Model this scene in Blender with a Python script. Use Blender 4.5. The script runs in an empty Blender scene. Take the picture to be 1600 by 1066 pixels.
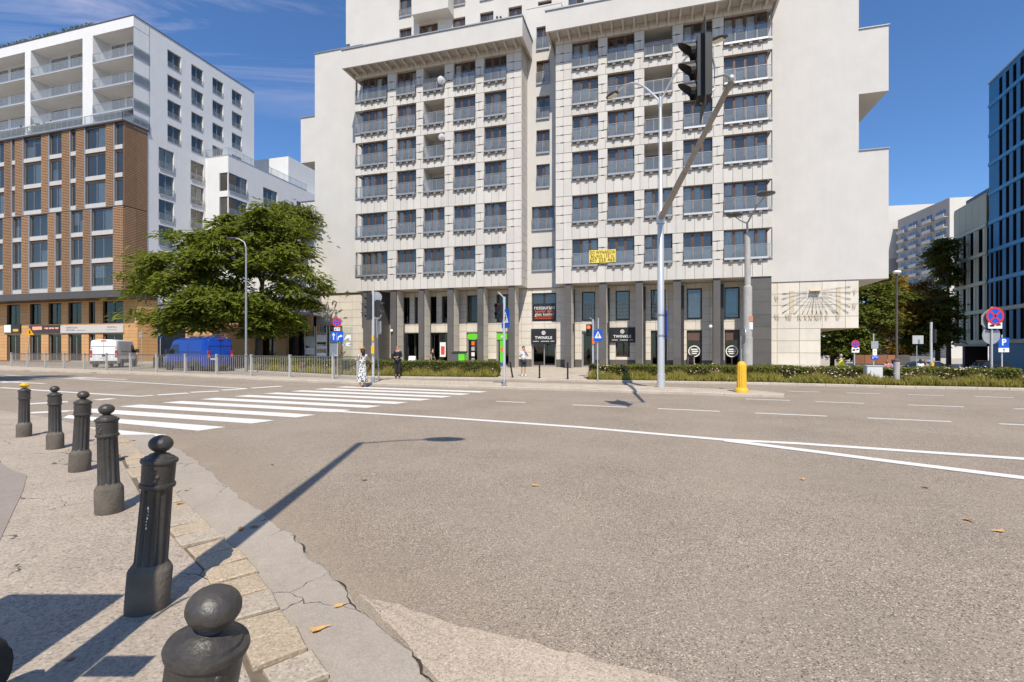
import bpy, bmesh, math, random
import numpy as np
from mathutils import Vector, Matrix
random.seed(7); RNG = np.random.default_rng(11)
SC = bpy.context.scene; COL = SC.collection; PI = math.pi
# ---------------------------------------------------------------- camera, sky, sun, exposure
H_EYE = 1.68; FPX = 770.0; HOR = 545.0            # eye height, focal length and horizon row for a 1600 px wide frame
cam = bpy.data.cameras.new('camera'); cam_o = bpy.data.objects.new('camera', cam); COL.objects.link(cam_o)
cam_o.location = (0, 0, H_EYE); cam_o.rotation_euler = (PI/2, 0, 0)
cam.sensor_width = 36; cam.lens = FPX/1600*36; cam.shift_y = (HOR-533)/1600
cam.clip_start = 0.05; cam.clip_end = 6000; SC.camera = cam_o
SUN = Vector((0.05, -0.76, 1.0)).normalized()       # towards the sun
elev = math.asin(SUN.z); azim = math.atan2(SUN.x, SUN.y)
W = bpy.data.worlds.new('World'); SC.world = W; W.use_nodes = True
nt = W.node_tree; nt.nodes.clear()
def nd(t, kind, **kw):
    n = t.nodes.new(kind)
    for k, v in kw.items():
        if k in n.inputs.keys(): n.inputs[k].default_value = v
        else: setattr(n, k, v)
    return n
def lk(t, a, b): t.links.new(a, b)
sky = nd(nt, 'ShaderNodeTexSky', sky_type='NISHITA', sun_disc=False)
sky.sun_elevation = elev; sky.sun_rotation = azim; sky.altitude = 100; sky.air_density = 1.0; sky.dust_density = 0.3; sky.ozone_density = 3.0
tc = nd(nt, 'ShaderNodeTexCoord'); sep = nd(nt, 'ShaderNodeSeparateXYZ'); lk(nt, tc.outputs['Generated'], sep.inputs[0])
def math_node(t, op, a, b=None, clamp=False):
    n = t.nodes.new('ShaderNodeMath'); n.operation = op; n.use_clamp = clamp
    for i, x in enumerate((a, b)):
        if x is None: continue
        if isinstance(x, (int, float)): n.inputs[i].default_value = x
        else: t.links.new(x, n.inputs[i])
    return n.outputs[0]
zz = math_node(nt, 'ADD', math_node(nt, 'MAXIMUM', sep.outputs[2], 0.0), 0.12)
cx = math_node(nt, 'DIVIDE', sep.outputs[0], zz); cy = math_node(nt, 'DIVIDE', sep.outputs[1], zz)
def comb(x, y, z):
    c = nt.nodes.new('ShaderNodeCombineXYZ')
    for i, q in enumerate((x, y, z)):
        if isinstance(q, (int, float)): c.inputs[i].default_value = q
        else: lk(nt, q, c.inputs[i])
    return c.outputs[0]
wx = math_node(nt, 'ADD', math_node(nt, 'MULTIPLY', cx, 0.55), math_node(nt, 'MULTIPLY', cy, 0.25))
wy = math_node(nt, 'SUBTRACT', math_node(nt, 'MULTIPLY', cy, 2.6), math_node(nt, 'MULTIPLY', cx, 0.5))
n1 = nd(nt, 'ShaderNodeTexNoise', Scale=1.5, Detail=9.0, Roughness=0.62, Distortion=0.7); lk(nt, comb(wx, wy, 3.7), n1.inputs['Vector'])
n2 = nd(nt, 'ShaderNodeTexNoise', Scale=0.42, Detail=2.0); lk(nt, comb(cx, cy, 8.3), n2.inputs['Vector'])
r1 = nd(nt, 'ShaderNodeMapRange'); r1.inputs[1].default_value = 0.44; r1.inputs[2].default_value = 0.74; lk(nt, n1.outputs['Fac'], r1.inputs[0])
mleft = nd(nt, 'ShaderNodeMapRange'); mleft.inputs[1].default_value = -0.15; mleft.inputs[2].default_value = -1.0; lk(nt, cx, mleft.inputs[0])   # a cirrus band drifting over the west
r2 = nd(nt, 'ShaderNodeMapRange'); r2.inputs[1].default_value = 0.25; r2.inputs[2].default_value = 0.48; lk(nt, n2.outputs['Fac'], r2.inputs[0])
cf = math_node(nt, 'MULTIPLY', math_node(nt, 'MULTIPLY', r1.outputs[0], r2.outputs[0]), math_node(nt, 'MULTIPLY', mleft.outputs[0], math_node(nt, 'MULTIPLY', math_node(nt, 'MULTIPLY', math_node(nt, 'SUBTRACT', sep.outputs[2], 0.385), 11.0, True), 0.95)), True)
tint = nd(nt, 'ShaderNodeMix', data_type='RGBA', blend_type='MULTIPLY'); tint.inputs[0].default_value = 1.0
lk(nt, sky.outputs[0], tint.inputs[6]); tint.inputs[7].default_value = (0.63, 0.87, 1.13, 1)
mx = nd(nt, 'ShaderNodeMix', data_type='RGBA'); lk(nt, cf, mx.inputs[0]); lk(nt, tint.outputs[2], mx.inputs[6]); mx.inputs[7].default_value = (7.2, 6.6, 7.4, 1)
bg = nd(nt, 'ShaderNodeBackground', Strength=0.115); lk(nt, mx.outputs[2], bg.inputs[0])
wo = nd(nt, 'ShaderNodeOutputWorld'); lk(nt, bg.outputs[0], wo.inputs[0])
sl = bpy.data.lights.new('sun', 'SUN'); sl.energy = 4.4; sl.angle = math.radians(0.5); sl.color = (1.0, 0.925, 0.80)
so = bpy.data.objects.new('sun', sl); COL.objects.link(so); so.rotation_euler = SUN.to_track_quat('Z', 'Y').to_euler()
VS = SC.view_settings; VS.view_transform = 'Standard'; VS.look = 'None'; VS.gamma = 1.0; VS.exposure = 0.30; VS.use_curve_mapping = False
SC.cycles.max_bounces = 6; SC.cycles.transparent_max_bounces = 24; SC.cycles.use_denoising = True
SC.cycles.caustics_reflective = False; SC.cycles.caustics_refractive = False

# ---------------------------------------------------------------- helpers
def G(u, v, z=0.0):
    Y = (H_EYE-z)*FPX/(v-HOR); return ((u-800)/FPX*Y, Y)
def XU(u, Y): return (u-800)/FPX*Y
def ZV(v, Y): return H_EYE-(v-HOR)/FPX*Y
class MB:
    def __init__(s): s.v = []; s.f = []; s.m = []
    def quad(s, a, b, c, d, m=0):
        n = len(s.v); s.v += [tuple(a), tuple(b), tuple(c), tuple(d)]; s.f.append((n, n+1, n+2, n+3)); s.m.append(m); return s
    def face(s, pts, m=0):
        n = len(s.v); s.v += [tuple(p) for p in pts]; s.f.append(tuple(range(n, n+len(pts)))); s.m.append(m); return s
    def box(s, x0, x1, y0, y1, z0, z1, m=0):
        n = len(s.v)
        s.v += [(x0,y0,z0),(x1,y0,z0),(x1,y1,z0),(x0,y1,z0),(x0,y0,z1),(x1,y0,z1),(x1,y1,z1),(x0,y1,z1)]
        s.f += [(n,n+3,n+2,n+1),(n+4,n+5,n+6,n+7),(n,n+1,n+5,n+4),(n+1,n+2,n+6,n+5),(n+2,n+3,n+7,n+6),(n+3,n,n+4,n+7)]; s.m += [m]*6; return s
    def prism(s, poly, z0, z1, m=0, mtop=None):
        n = len(s.v); k = len(poly); area = sum(poly[i][0]*poly[(i+1)%k][1]-poly[(i+1)%k][0]*poly[i][1] for i in range(k))
        if area < 0: poly = poly[::-1]
        s.v += [(p[0], p[1], z0) for p in poly]+[(p[0], p[1], z1) for p in poly]
        s.f.append(tuple(range(n+k-1, n-1, -1))); s.f.append(tuple(range(n+k, n+2*k))); s.m += [m, m if mtop is None else mtop]
        for i in range(k): j = (i+1) % k; s.f.append((n+i, n+j, n+k+j, n+k+i)); s.m.append(m)
        return s
    def xprism(s, poly, x0, x1, m=0):                      # polygon in (y, z) pushed along x
        n = len(s.v); k = len(poly)
        s.v += [(x0, p[0], p[1]) for p in poly]+[(x1, p[0], p[1]) for p in poly]
        s.f.append(tuple(range(n, n+k))[::-1]); s.f.append(tuple(range(n+k, n+2*k))); s.m += [m, m]
        for i in range(k): j = (i+1) % k; s.f.append((n+i, n+j, n+k+j, n+k+i)); s.m.append(m)
        return s
    def tube(s, pts, rad, n=8, m=0, cap=True):
        pts = [Vector(p) for p in pts]; rad = [rad]*len(pts) if isinstance(rad, (int, float)) else list(rad)
        base = len(s.v); ref = None
        for i, p in enumerate(pts):
            t = (pts[min(i+1, len(pts)-1)]-pts[max(i-1, 0)]).normalized()
            if ref is None: ref = Vector((0, 0, 1)) if abs(t.z) < 0.9 else Vector((1, 0, 0))
            a = t.cross(ref)
            if a.length < 1e-4: a = t.cross(Vector((0.3, 1, 0.2)))
            a.normalize(); b = t.cross(a).normalized(); ref = -b if False else ref
            for k in range(n):
                q = 2*PI*k/n; s.v.append(tuple(p+(a*math.cos(q)+b*math.sin(q))*rad[i]))
        for i in range(len(pts)-1):
            for k in range(n):
                j = (k+1) % n; s.f.append((base+i*n+k, base+i*n+j, base+(i+1)*n+j, base+(i+1)*n+k)); s.m.append(m)
        if cap:
            s.f.append(tuple(range(base, base+n))[::-1]); s.m.append(m)
            e = base+(len(pts)-1)*n; s.f.append(tuple(range(e, e+n))); s.m.append(m)
        return s
    def lathe(s, prof, n=16, m=0, c=(0, 0, 0), flute=None):
        base = len(s.v)
        for i, (r, z) in enumerate(prof):
            for k in range(n):
                q = 2*PI*k/n; rr = r*(1-(flute[2]*max(0.0, math.cos(12*q))**0.6 if (flute and flute[0] <= z <= flute[1]) else 0))
                s.v.append((c[0]+rr*math.cos(q), c[1]+rr*math.sin(q), c[2]+z))
        for i in range(len(prof)-1):
            for k in range(n):
                j = (k+1) % n; s.f.append((base+i*n+k, base+i*n+j, base+(i+1)*n+j, base+(i+1)*n+k)); s.m.append(m)
        s.f.append(tuple(range(base, base+n))[::-1]); s.m.append(m)
        e = base+(len(prof)-1)*n; s.f.append(tuple(range(e, e+n))); s.m.append(m)
        return s
    def ball(s, c, r, m=0, n=10, k=7, sq=(1, 1, 1)):
        prof = [(r*math.sin(PI*i/k), -r*math.cos(PI*i/k)) for i in range(k+1)]
        b = len(s.v); s.lathe([(max(p[0], 1e-4), p[1]) for p in prof], n, m)
        for i in range(b, len(s.v)): x, y, z = s.v[i]; s.v[i] = (c[0]+x*sq[0], c[1]+y*sq[1], c[2]+z*sq[2])
        return s
    def disc(s, c, r, m=0, n=20, y=0.0, r0=0.0, sx=1.0):      # disc or ring in the xz plane facing -y
        base = len(s.v)
        for k in range(n):
            q = 2*PI*k/n; s.v.append((c[0]+r*sx*math.cos(q), y, c[1]+r*math.sin(q)))
        if r0 <= 0: s.f.append(tuple(range(base, base+n))); s.m.append(m)
        else:
            for k in range(n):
                q = 2*PI*k/n; s.v.append((c[0]+r0*sx*math.cos(q), y, c[1]+r0*math.sin(q)))
            for k in range(n):
                j = (k+1) % n; s.f.append((base+k, base+j, base+n+j, base+n+k)); s.m.append(m)
        return s
    def mesh(s, name, mats, smooth=False):
        me = bpy.data.meshes.new(name); me.from_pydata(s.v, [], s.f)
        for mm in (mats if isinstance(mats, (list, tuple)) else [mats]): me.materials.append(mm)
        me.polygons.foreach_set('material_index', s.m)
        if smooth: me.polygons.foreach_set('use_smooth', [True]*len(s.f)); 
        me.update()
        if smooth and smooth != 'all': me.set_sharp_from_angle(angle=math.radians(40))
        return me
    def build(s, name, mats, parent=None, loc=(0, 0, 0), rot=(0, 0, 0), smooth=False):
        return inst(name, s.mesh(name, mats, smooth), parent, loc, rot)
def inst(name, me, parent=None, loc=(0, 0, 0), rot=(0, 0, 0), sc=None):
    o = bpy.data.objects.new(name, me); COL.objects.link(o); o.parent = parent; o.location = loc; o.rotation_euler = rot
    if sc: o.scale = sc
    return o
def tag(o, label, cat, group=None):
    o['label'] = label; o['category'] = cat
    if group: o['group'] = group
    return o
def thing(name, label, cat, loc=(0, 0, 0), rz=0.0, group=None):
    o = bpy.data.objects.new(name, None); COL.objects.link(o); o.location = loc; o.rotation_euler = (0, 0, rz); o.empty_display_size = 0.1
    return tag(o, label, cat, group)
def struct(o, kind='structure'): o['kind'] = kind; return o
def stuff(o): o['kind'] = 'stuff'; return o
def copy_tree(o, parent=None):
    c = o.copy(); COL.objects.link(c); c.parent = parent
    for ch in list(o.children): copy_tree(ch, c)
    return c

# ---------------------------------------------------------------- materials (all procedural)
MATS = {}
def mat(name, col, rough=0.7, var=0.10, scale=3.0, bump=0.0, bscale=60.0, metal=0.0, spec=0.4, rnd=0.0, fine=0.0, fscale=90.0, streak=0.0, coat=0.0):
    if name in MATS: return MATS[name]
    m = bpy.data.materials.new(name); m.use_nodes = True; t = m.node_tree; b = t.nodes['Principled BSDF']
    geo = nd(t, 'ShaderNodeNewGeometry'); P = geo.outputs['Position']
    val = None
    def add(x):
        nonlocal val
        val = x if val is None else math_node(t, 'ADD', val, x)
    if var:
        n = nd(t, 'ShaderNodeTexNoise', Scale=scale, Detail=5.0, Roughness=0.6); lk(t, P, n.inputs['Vector'])
        add(math_node(t, 'MULTIPLY', math_node(t, 'SUBTRACT', n.outputs['Fac'], 0.5), 4*var))
    if fine:
        n = nd(t, 'ShaderNodeTexNoise', Scale=fscale, Detail=2.0); lk(t, P, n.inputs['Vector'])
        add(math_node(t, 'MULTIPLY', math_node(t, 'SUBTRACT', n.outputs['Fac'], 0.5), 4*fine))
    if streak:
        mp = nd(t, 'ShaderNodeMapping'); mp.inputs['Scale'].default_value = (2.2, 2.2, 0.12); lk(t, P, mp.inputs[0])
        n = nd(t, 'ShaderNodeTexNoise', Scale=1.6, Detail=5.0); lk(t, mp.outputs[0], n.inputs['Vector'])
        add(math_node(t, 'MULTIPLY', math_node(t, 'SUBTRACT', n.outputs['Fac'], 0.5), 4*streak))
    if rnd:
        oi = nd(t, 'ShaderNodeObjectInfo'); add(math_node(t, 'MULTIPLY', math_node(t, 'SUBTRACT', oi.outputs['Random'], 0.5), 2*rnd))
    if val is not None:
        f = math_node(t, 'ADD', val, 1.0)
        mxn = nd(t, 'ShaderNodeVectorMath', operation='SCALE'); mxn.inputs[0].default_value = col[:3]; lk(t, f, mxn.inputs['Scale'])
        lk(t, mxn.outputs[0], b.inputs['Base Color'])
    else: b.inputs['Base Color'].default_value = (*col[:3], 1)
    b.inputs['Roughness'].default_value = rough; b.inputs['Metallic'].default_value = metal; b.inputs['Specular IOR Level'].default_value = spec
    if coat: b.inputs['Coat Weight'].default_value = coat; b.inputs['Coat Roughness'].default_value = 0.08
    if bump:
        n = nd(t, 'ShaderNodeTexNoise', Scale=bscale, Detail=4.0); lk(t, P, n.inputs['Vector'])
        bp = nd(t, 'ShaderNodeBump', Strength=bump, Distance=0.02); lk(t, n.outputs['Fac'], bp.inputs['Height']); lk(t, bp.outputs[0], b.inputs['Normal'])
    MATS[name] = m; return m
def glass(name, tint=(0.75, 0.8, 0.82), refl=0.16, rough=0.02, warp=0.0, film=0.0):
    if name in MATS: return MATS[name]
    m = bpy.data.materials.new(name); m.use_nodes = True; t = m.node_tree; t.nodes.clear()
    tr = nd(t, 'ShaderNodeBsdfTransparent'); tr.inputs[0].default_value = (*tint, 1)
    gl = nd(t, 'ShaderNodeBsdfGlossy', Roughness=rough); gl.inputs[0].default_value = (1.0, 0.90, 0.78, 1)
    lw = nd(t, 'ShaderNodeFresnel', IOR=1.5)
    f = math_node(t, 'ADD', lw.outputs[0], refl, True)
    if warp:
        geo = nd(t, 'ShaderNodeNewGeometry'); n = nd(t, 'ShaderNodeTexNoise', Scale=0.9, Detail=1.0); lk(t, geo.outputs['Position'], n.inputs['Vector'])
        bp = nd(t, 'ShaderNodeBump', Strength=warp, Distance=0.1); lk(t, n.outputs['Fac'], bp.inputs['Height']); lk(t, bp.outputs[0], gl.inputs['Normal'])
    mi = nd(t, 'ShaderNodeMixShader'); lk(t, f, mi.inputs[0]); lk(t, tr.outputs[0], mi.inputs[1]); lk(t, gl.outputs[0], mi.inputs[2])
    if film:
        df = nd(t, 'ShaderNodeBsdfDiffuse'); df.inputs[0].default_value = (0.62, 0.64, 0.64, 1); m2 = nd(t, 'ShaderNodeMixShader'); m2.inputs[0].default_value = film
        lk(t, mi.outputs[0], m2.inputs[1]); lk(t, df.outputs[0], m2.inputs[2]); mi = m2
    o = nd(t, 'ShaderNodeOutputMaterial'); lk(t, mi.outputs[0], o.inputs[0]); MATS[name] = m; return m
def leafmat(name, c1, c2, trans=0.35):
    if name in MATS: return MATS[name]
    m = bpy.data.materials.new(name); m.use_nodes = True; t = m.node_tree; t.nodes.clear()
    geo = nd(t, 'ShaderNodeNewGeometry'); n = nd(t, 'ShaderNodeTexNoise', Scale=1.1, Detail=3.0); lk(t, geo.outputs['Position'], n.inputs['Vector'])
    fa = math_node(t, 'ADD', math_node(t, 'MULTIPLY', geo.outputs['Random Per Island'], 0.75), math_node(t, 'MULTIPLY', n.outputs['Fac'], 0.5)); 
    fa = math_node(t, 'SUBTRACT', fa, 0.12, True)
    mxn = nd(t, 'ShaderNodeMix', data_type='RGBA'); lk(t, fa, mxn.inputs[0]); mxn.inputs[6].default_value = (*c1, 1); mxn.inputs[7].default_value = (*c2, 1)
    d = nd(t, 'ShaderNodeBsdfPrincipled', Roughness=0.55); lk(t, mxn.outputs[2], d.inputs['Base Color']); d.inputs['Specular IOR Level'].default_value = 0.35
    tl = nd(t, 'ShaderNodeBsdfTranslucent'); hs = nd(t, 'ShaderNodeHueSaturation'); hs.inputs['Value'].default_value = 1.25; hs.inputs['Hue'].default_value = 0.485
    lk(t, mxn.outputs[2], hs.inputs['Color']); lk(t, hs.outputs[0], tl.inputs[0])
    mi = nd(t, 'ShaderNodeMixShader'); mi.inputs[0].default_value = trans; lk(t, d.outputs[0], mi.inputs[1]); lk(t, tl.outputs[0], mi.inputs[2])
    o = nd(t, 'ShaderNodeOutputMaterial'); lk(t, mi.outputs[0], o.inputs[0]); MATS[name] = m; return m
def emis(name, col, s=1.0):
    if name in MATS: return MATS[name]
    m = mat(name, col, 0.5, 0); b = m.node_tree.nodes['Principled BSDF']; b.inputs['Emission Color'].default_value = (*col, 1); b.inputs['Emission Strength'].default_value = s; return m

def ground_mat(name, base, dark, light, grain=140.0, amt=0.55, crack=0.0, stain=0.25, warm=None, rough=0.9, bump=0.5, cscale=0.8):
    """aggregate surface: mixed stone grains, broad wear, stains and (optionally) a crack network"""
    m = bpy.data.materials.new(name); m.use_nodes = True; t = m.node_tree; b = t.nodes['Principled BSDF']
    P = nd(t, 'ShaderNodeNewGeometry').outputs['Position']
    v = nd(t, 'ShaderNodeTexVoronoi', Scale=grain); lk(t, P, v.inputs['Vector'])
    sv = nd(t, 'ShaderNodeSeparateColor'); lk(t, v.outputs['Color'], sv.inputs[0])
    ramp = nd(t, 'ShaderNodeValToRGB'); lk(t, sv.outputs[0], ramp.inputs[0]); e = ramp.color_ramp.elements
    e[0].position = 0.0; e[0].color = (*dark, 1); e[1].position = 1.0; e[1].color = (*light, 1)
    x = e.new(0.22); x.color = (*[q*0.82 for q in base], 1); x = e.new(0.5); x.color = (*base, 1); x = e.new(0.88); x.color = (*[q*1.18 for q in base], 1)
    mix = nd(t, 'ShaderNodeMix', data_type='RGBA'); mix.inputs[0].default_value = amt; mix.inputs[6].default_value = (*base, 1); lk(t, ramp.outputs[0], mix.inputs[7])
    n = nd(t, 'ShaderNodeTexNoise', Scale=0.55, Detail=6.0, Roughness=0.62); lk(t, P, n.inputs['Vector'])
    n3 = nd(t, 'ShaderNodeTexNoise', Scale=9.0, Detail=6.0, Roughness=0.7); lk(t, P, n3.inputs['Vector'])
    f = math_node(t, 'ADD', math_node(t, 'MULTIPLY', math_node(t, 'SUBTRACT', n.outputs['Fac'], 0.5), 3*stain), 1.0)
    f = math_node(t, 'ADD', f, math_node(t, 'MULTIPLY', math_node(t, 'SUBTRACT', n3.outputs['Fac'], 0.5), 0.35))
    vm = nd(t, 'ShaderNodeVectorMath', operation='SCALE'); lk(t, mix.outputs[2], vm.inputs[0]); lk(t, f, vm.inputs['Scale']); outc = vm.outputs[0]
    hgt = math_node(t, 'MULTIPLY', sv.outputs[0], 0.5)
    if warm:
        n4 = nd(t, 'ShaderNodeTexNoise', Scale=0.35, Detail=4.0); lk(t, P, n4.inputs['Vector'])
        mr = nd(t, 'ShaderNodeMapRange'); mr.inputs[1].default_value = 0.45; mr.inputs[2].default_value = 0.75; lk(t, n4.outputs['Fac'], mr.inputs[0])
        mw = nd(t, 'ShaderNodeMix', data_type='RGBA'); lk(t, math_node(t, 'MULTIPLY', mr.outputs[0], 0.6), mw.inputs[0]); lk(t, outc, mw.inputs[6]); mw.inputs[7].default_value = (*warm, 1); outc = mw.outputs[2]
    if crack:
        dn = nd(t, 'ShaderNodeTexNoise', Scale=3.0, Detail=5.0); lk(t, P, dn.inputs['Vector'])
        dv = nd(t, 'ShaderNodeVectorMath', operation='SCALE'); lk(t, dn.outputs['Color'], dv.inputs[0]); dv.inputs['Scale'].default_value = 0.35
        av = nd(t, 'ShaderNodeVectorMath', operation='ADD'); lk(t, P, av.inputs[0]); lk(t, dv.outputs[0], av.inputs[1])
        cv = nd(t, 'ShaderNodeTexVoronoi', feature='DISTANCE_TO_EDGE', Scale=cscale); lk(t, av.outputs[0], cv.inputs['Vector'])
        mk = nd(t, 'ShaderNodeTexNoise', Scale=0.9, Detail=3.0); lk(t, P, mk.inputs['Vector'])
        wd = math_node(t, 'MULTIPLY', math_node(t, 'SUBTRACT', mk.outputs['Fac'], 0.47, True), 0.05*crack)
        cm = math_node(t, 'LESS_THAN', cv.outputs['Distance'], wd)
        mc = nd(t, 'ShaderNodeMix', data_type='RGBA'); lk(t, math_node(t, 'MULTIPLY', cm, 0.8), mc.inputs[0]); lk(t, outc, mc.inputs[6]); mc.inputs[7].default_value = (0.03, 0.026, 0.022, 1); outc = mc.outputs[2]
        hgt = math_node(t, 'SUBTRACT', hgt, math_node(t, 'MULTIPLY', cm, 2.0))
    lk(t, outc, b.inputs['Base Color']); b.inputs['Roughness'].default_value = rough; b.inputs['Specular IOR Level'].default_value = 0.25
    bp = nd(t, 'ShaderNodeBump', Strength=bump, Distance=0.006); lk(t, hgt, bp.inputs['Height']); lk(t, bp.outputs[0], b.inputs['Normal'])
    MATS[name] = m; return m
def paver_mat(name, c1, c2, mortar, sx, sy, rot=0.0, msize=0.02):
    m = bpy.data.materials.new(name); m.use_nodes = True; t = m.node_tree; b = t.nodes['Principled BSDF']
    P = nd(t, 'ShaderNodeNewGeometry').outputs['Position']
    mp = nd(t, 'ShaderNodeMapping'); mp.inputs['Rotation'].default_value = (0, 0, rot); lk(t, P, mp.inputs[0])
    br = nd(t, 'ShaderNodeTexBrick', Scale=1.0); br.inputs['Color1'].default_value = (*c1, 1); br.inputs['Color2'].default_value = (*c2, 1); br.inputs['Mortar'].default_value = (*mortar, 1)
    br.inputs['Brick Width'].default_value = sx; br.inputs['Row Height'].default_value = sy; br.inputs['Mortar Size'].default_value = msize; lk(t, mp.outputs[0], br.inputs['Vector'])
    n = nd(t, 'ShaderNodeTexNoise', Scale=1.3, Detail=8.0, Roughness=0.7); lk(t, P, n.inputs['Vector'])
    vm = nd(t, 'ShaderNodeVectorMath', operation='SCALE'); lk(t, br.outputs['Color'], vm.inputs[0]); lk(t, math_node(t, 'ADD', math_node(t, 'MULTIPLY', n.outputs['Fac'], 0.9), 0.55), vm.inputs['Scale'])
    lk(t, vm.outputs[0], b.inputs['Base Color']); b.inputs['Roughness'].default_value = 0.9; MATS[name] = m; return m
# leaf cloud: many small two-faced leaves, one mesh
def leaf_mesh(name, P, D, N, L, Wd, material, bend=0.25):
    """P centres, D leaf direction, N leaf normal, L lengths, Wd widths (numpy) -> mesh of bent 2-quad leaves"""
    n = len(P); D = D/np.linalg.norm(D, axis=1, keepdims=True); S = np.cross(D, N); S /= (np.linalg.norm(S, axis=1, keepdims=True)+1e-9); U = np.cross(S, D)
    L = L[:, None]; Wd = Wd[:, None]
    a = P-D*L*0.5; c = P+D*L*0.5-U*L*bend*0.5; mid = P+U*L*bend*0.15
    V = np.stack([a, mid+S*Wd*0.5, c, mid-S*Wd*0.5], axis=1).reshape(-1, 3)
    me = bpy.data.meshes.new(name); me.vertices.add(4*n); me.vertices.foreach_set('co', V.astype(np.float32).ravel())
    me.loops.add(4*n); me.loops.foreach_set('vertex_index', np.arange(4*n, dtype=np.int32))
    me.polygons.add(n); me.polygons.foreach_set('loop_start', np.arange(0, 4*n, 4, dtype=np.int32))
    me.materials.append(material); me.update(calc_edges=True); me.validate(); return me
def unit(n):
    v = RNG.normal(size=(n, 3)); return v/np.linalg.norm(v, axis=1, keepdims=True)
_TXT = {}
def text_mesh(body, size, material, ext=0.004, bold=0.0, spacing=1.0, align='CENTER'):
    key = (body, size, material.name, ext, bold, spacing, align)
    if key in _TXT: return _TXT[key]
    c = bpy.data.curves.new('lettering', 'FONT'); c.body = body; c.size = size; c.extrude = ext; c.offset = bold; c.align_x = align; c.align_y = 'CENTER'; c.space_character = spacing; c.resolution_u = 3
    o = bpy.data.objects.new('lettering_source', c); COL.objects.link(o)
    bpy.context.view_layer.update()
    me = bpy.data.meshes.new_from_object(o.evaluated_get(bpy.context.evaluated_depsgraph_get())); me.materials.clear(); me.materials.append(material)
    me.polygons.foreach_set('material_index', [0]*len(me.polygons))
    bpy.data.objects.remove(o); bpy.data.curves.remove(c); _TXT[key] = me; return me
def text(body, size, material, parent, loc, ext=0.004, bold=0.0, spacing=1.0, align='CENTER', rot=(PI/2, 0, 0), name='lettering'):
    return inst(name, text_mesh(body, size, material, ext, bold, spacing, align), parent, loc, rot)

# colours
STUC = mat('stucco_warm_white', (0.560, 0.535, 0.500), 0.9, 0.05, 0.7, 0.25, 40, fine=0.03, fscale=14, streak=0.014)
PANEL = mat('stone_panel', (0.555, 0.522, 0.475), 0.75, 0.05, 1.3, 0.12, 70, rnd=0.055, streak=0.035, fine=0.02, fscale=35)
JOINT = mat('joint_dark', (0.27, 0.235, 0.19), 0.9, 0.1, 2)
TILE = mat('stone_tile', (0.64, 0.585, 0.50), 0.7, 0.06, 1.6, 0.08, 60, rnd=0.06, fine=0.02, streak=0.03)
TJOINT = mat('tile_joint', (0.40, 0.31, 0.19), 0.9, 0.1, 2)
GRAN = mat('dark_granite', (0.105, 0.096, 0.087), 0.42, 0.10, 1.2, 0.05, 90, fine=0.10, fscale=120, rnd=0.1)
WOODF = mat('window_wood', (0.112, 0.056, 0.032), 0.5, 0.15, 4, rnd=0.12)
DARKF = mat('dark_frame', (0.035, 0.034, 0.036), 0.5, 0.1, 4)
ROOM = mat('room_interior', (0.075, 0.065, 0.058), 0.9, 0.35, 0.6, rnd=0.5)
CURT = mat('curtain_cloth', (0.78, 0.76, 0.70), 0.9, 0.18, 5, rnd=0.18)
METAL = mat('galvanised_metal', (0.34, 0.345, 0.35), 0.45, 0.10, 5, metal=0.5)
LMETAL = mat('pale_metal', (0.56, 0.56, 0.55), 0.45, 0.06, 3, metal=0.35, streak=0.03)
SILV = mat('silver_paint', (0.60, 0.60, 0.59), 0.38, 0.05, 3, metal=0.45, streak=0.05)
GLASS = glass('window_glass', (0.82, 0.84, 0.83), 0.085, 0.015, 0.05, 0.035)
RGLASS = glass('rail_glass', (0.84, 0.88, 0.88), 0.03, 0.02, 0.04, 0.16)
SHOPG = glass('shop_glass', (0.42, 0.43, 0.43), 0.03, 0.02, 0.02)
WHITE = mat('white_paint', (0.78, 0.78, 0.76), 0.45, 0.04, 3)
BLACK = mat('black_paint', (0.018, 0.018, 0.02), 0.5, 0.15, 5)
YEL = mat('yellow_paint', (0.72, 0.42, 0.03), 0.45, 0.10, 6)
SBLUE = mat('sign_blue', (0.010, 0.085, 0.48), 0.4, 0.04, 6)
SRED = mat('sign_red', (0.62, 0.025, 0.02), 0.4, 0.05, 6)
SBACK = mat('sign_back_grey', (0.38, 0.39, 0.40), 0.5, 0.08, 4, metal=0.4)
ORANGE = mat('orange_print', (0.85, 0.16, 0.02), 0.5, 0.05, 6)
GREEN = mat('green_print', (0.13, 0.60, 0.03), 0.45, 0.06, 4)
# ================================================================ GROUND, ROAD, PAVEMENTS
ASPH = ground_mat('asphalt', (0.292, 0.238, 0.186), (0.055, 0.043, 0.033), (0.64, 0.55, 0.43), 125.0, 1.0, 0.0, 0.20, warm=(0.33, 0.275, 0.215))
OLDC = ground_mat('old_pavement', (0.385, 0.32, 0.255), (0.12, 0.10, 0.08), (0.55, 0.50, 0.43), 75.0, 0.62, 1.0, 0.26, warm=(0.40, 0.335, 0.26), cscale=0.9)
GUTT = ground_mat('gutter_concrete', (0.36, 0.31, 0.255), (0.24, 0.20, 0.16), (0.48, 0.43, 0.37), 120.0, 0.35, 1.0, 0.20, cscale=1.1, bump=0.25)
PATCH = ground_mat('patch_mortar', (0.42, 0.345, 0.265), (0.22, 0.17, 0.12), (0.60, 0.52, 0.42), 110.0, 0.75, 0.6, 0.22, bump=0.15)
SETT = ground_mat('granite_sett', (0.42, 0.335, 0.235), (0.22, 0.16, 0.11), (0.62, 0.54, 0.43), 85.0, 0.6, 0.0, 0.28)
SETT2 = ground_mat('granite_sett_grey', (0.40, 0.335, 0.26), (0.18, 0.15, 0.12), (0.58, 0.52, 0.44), 85.0, 0.6, 0.0, 0.28)
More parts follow.
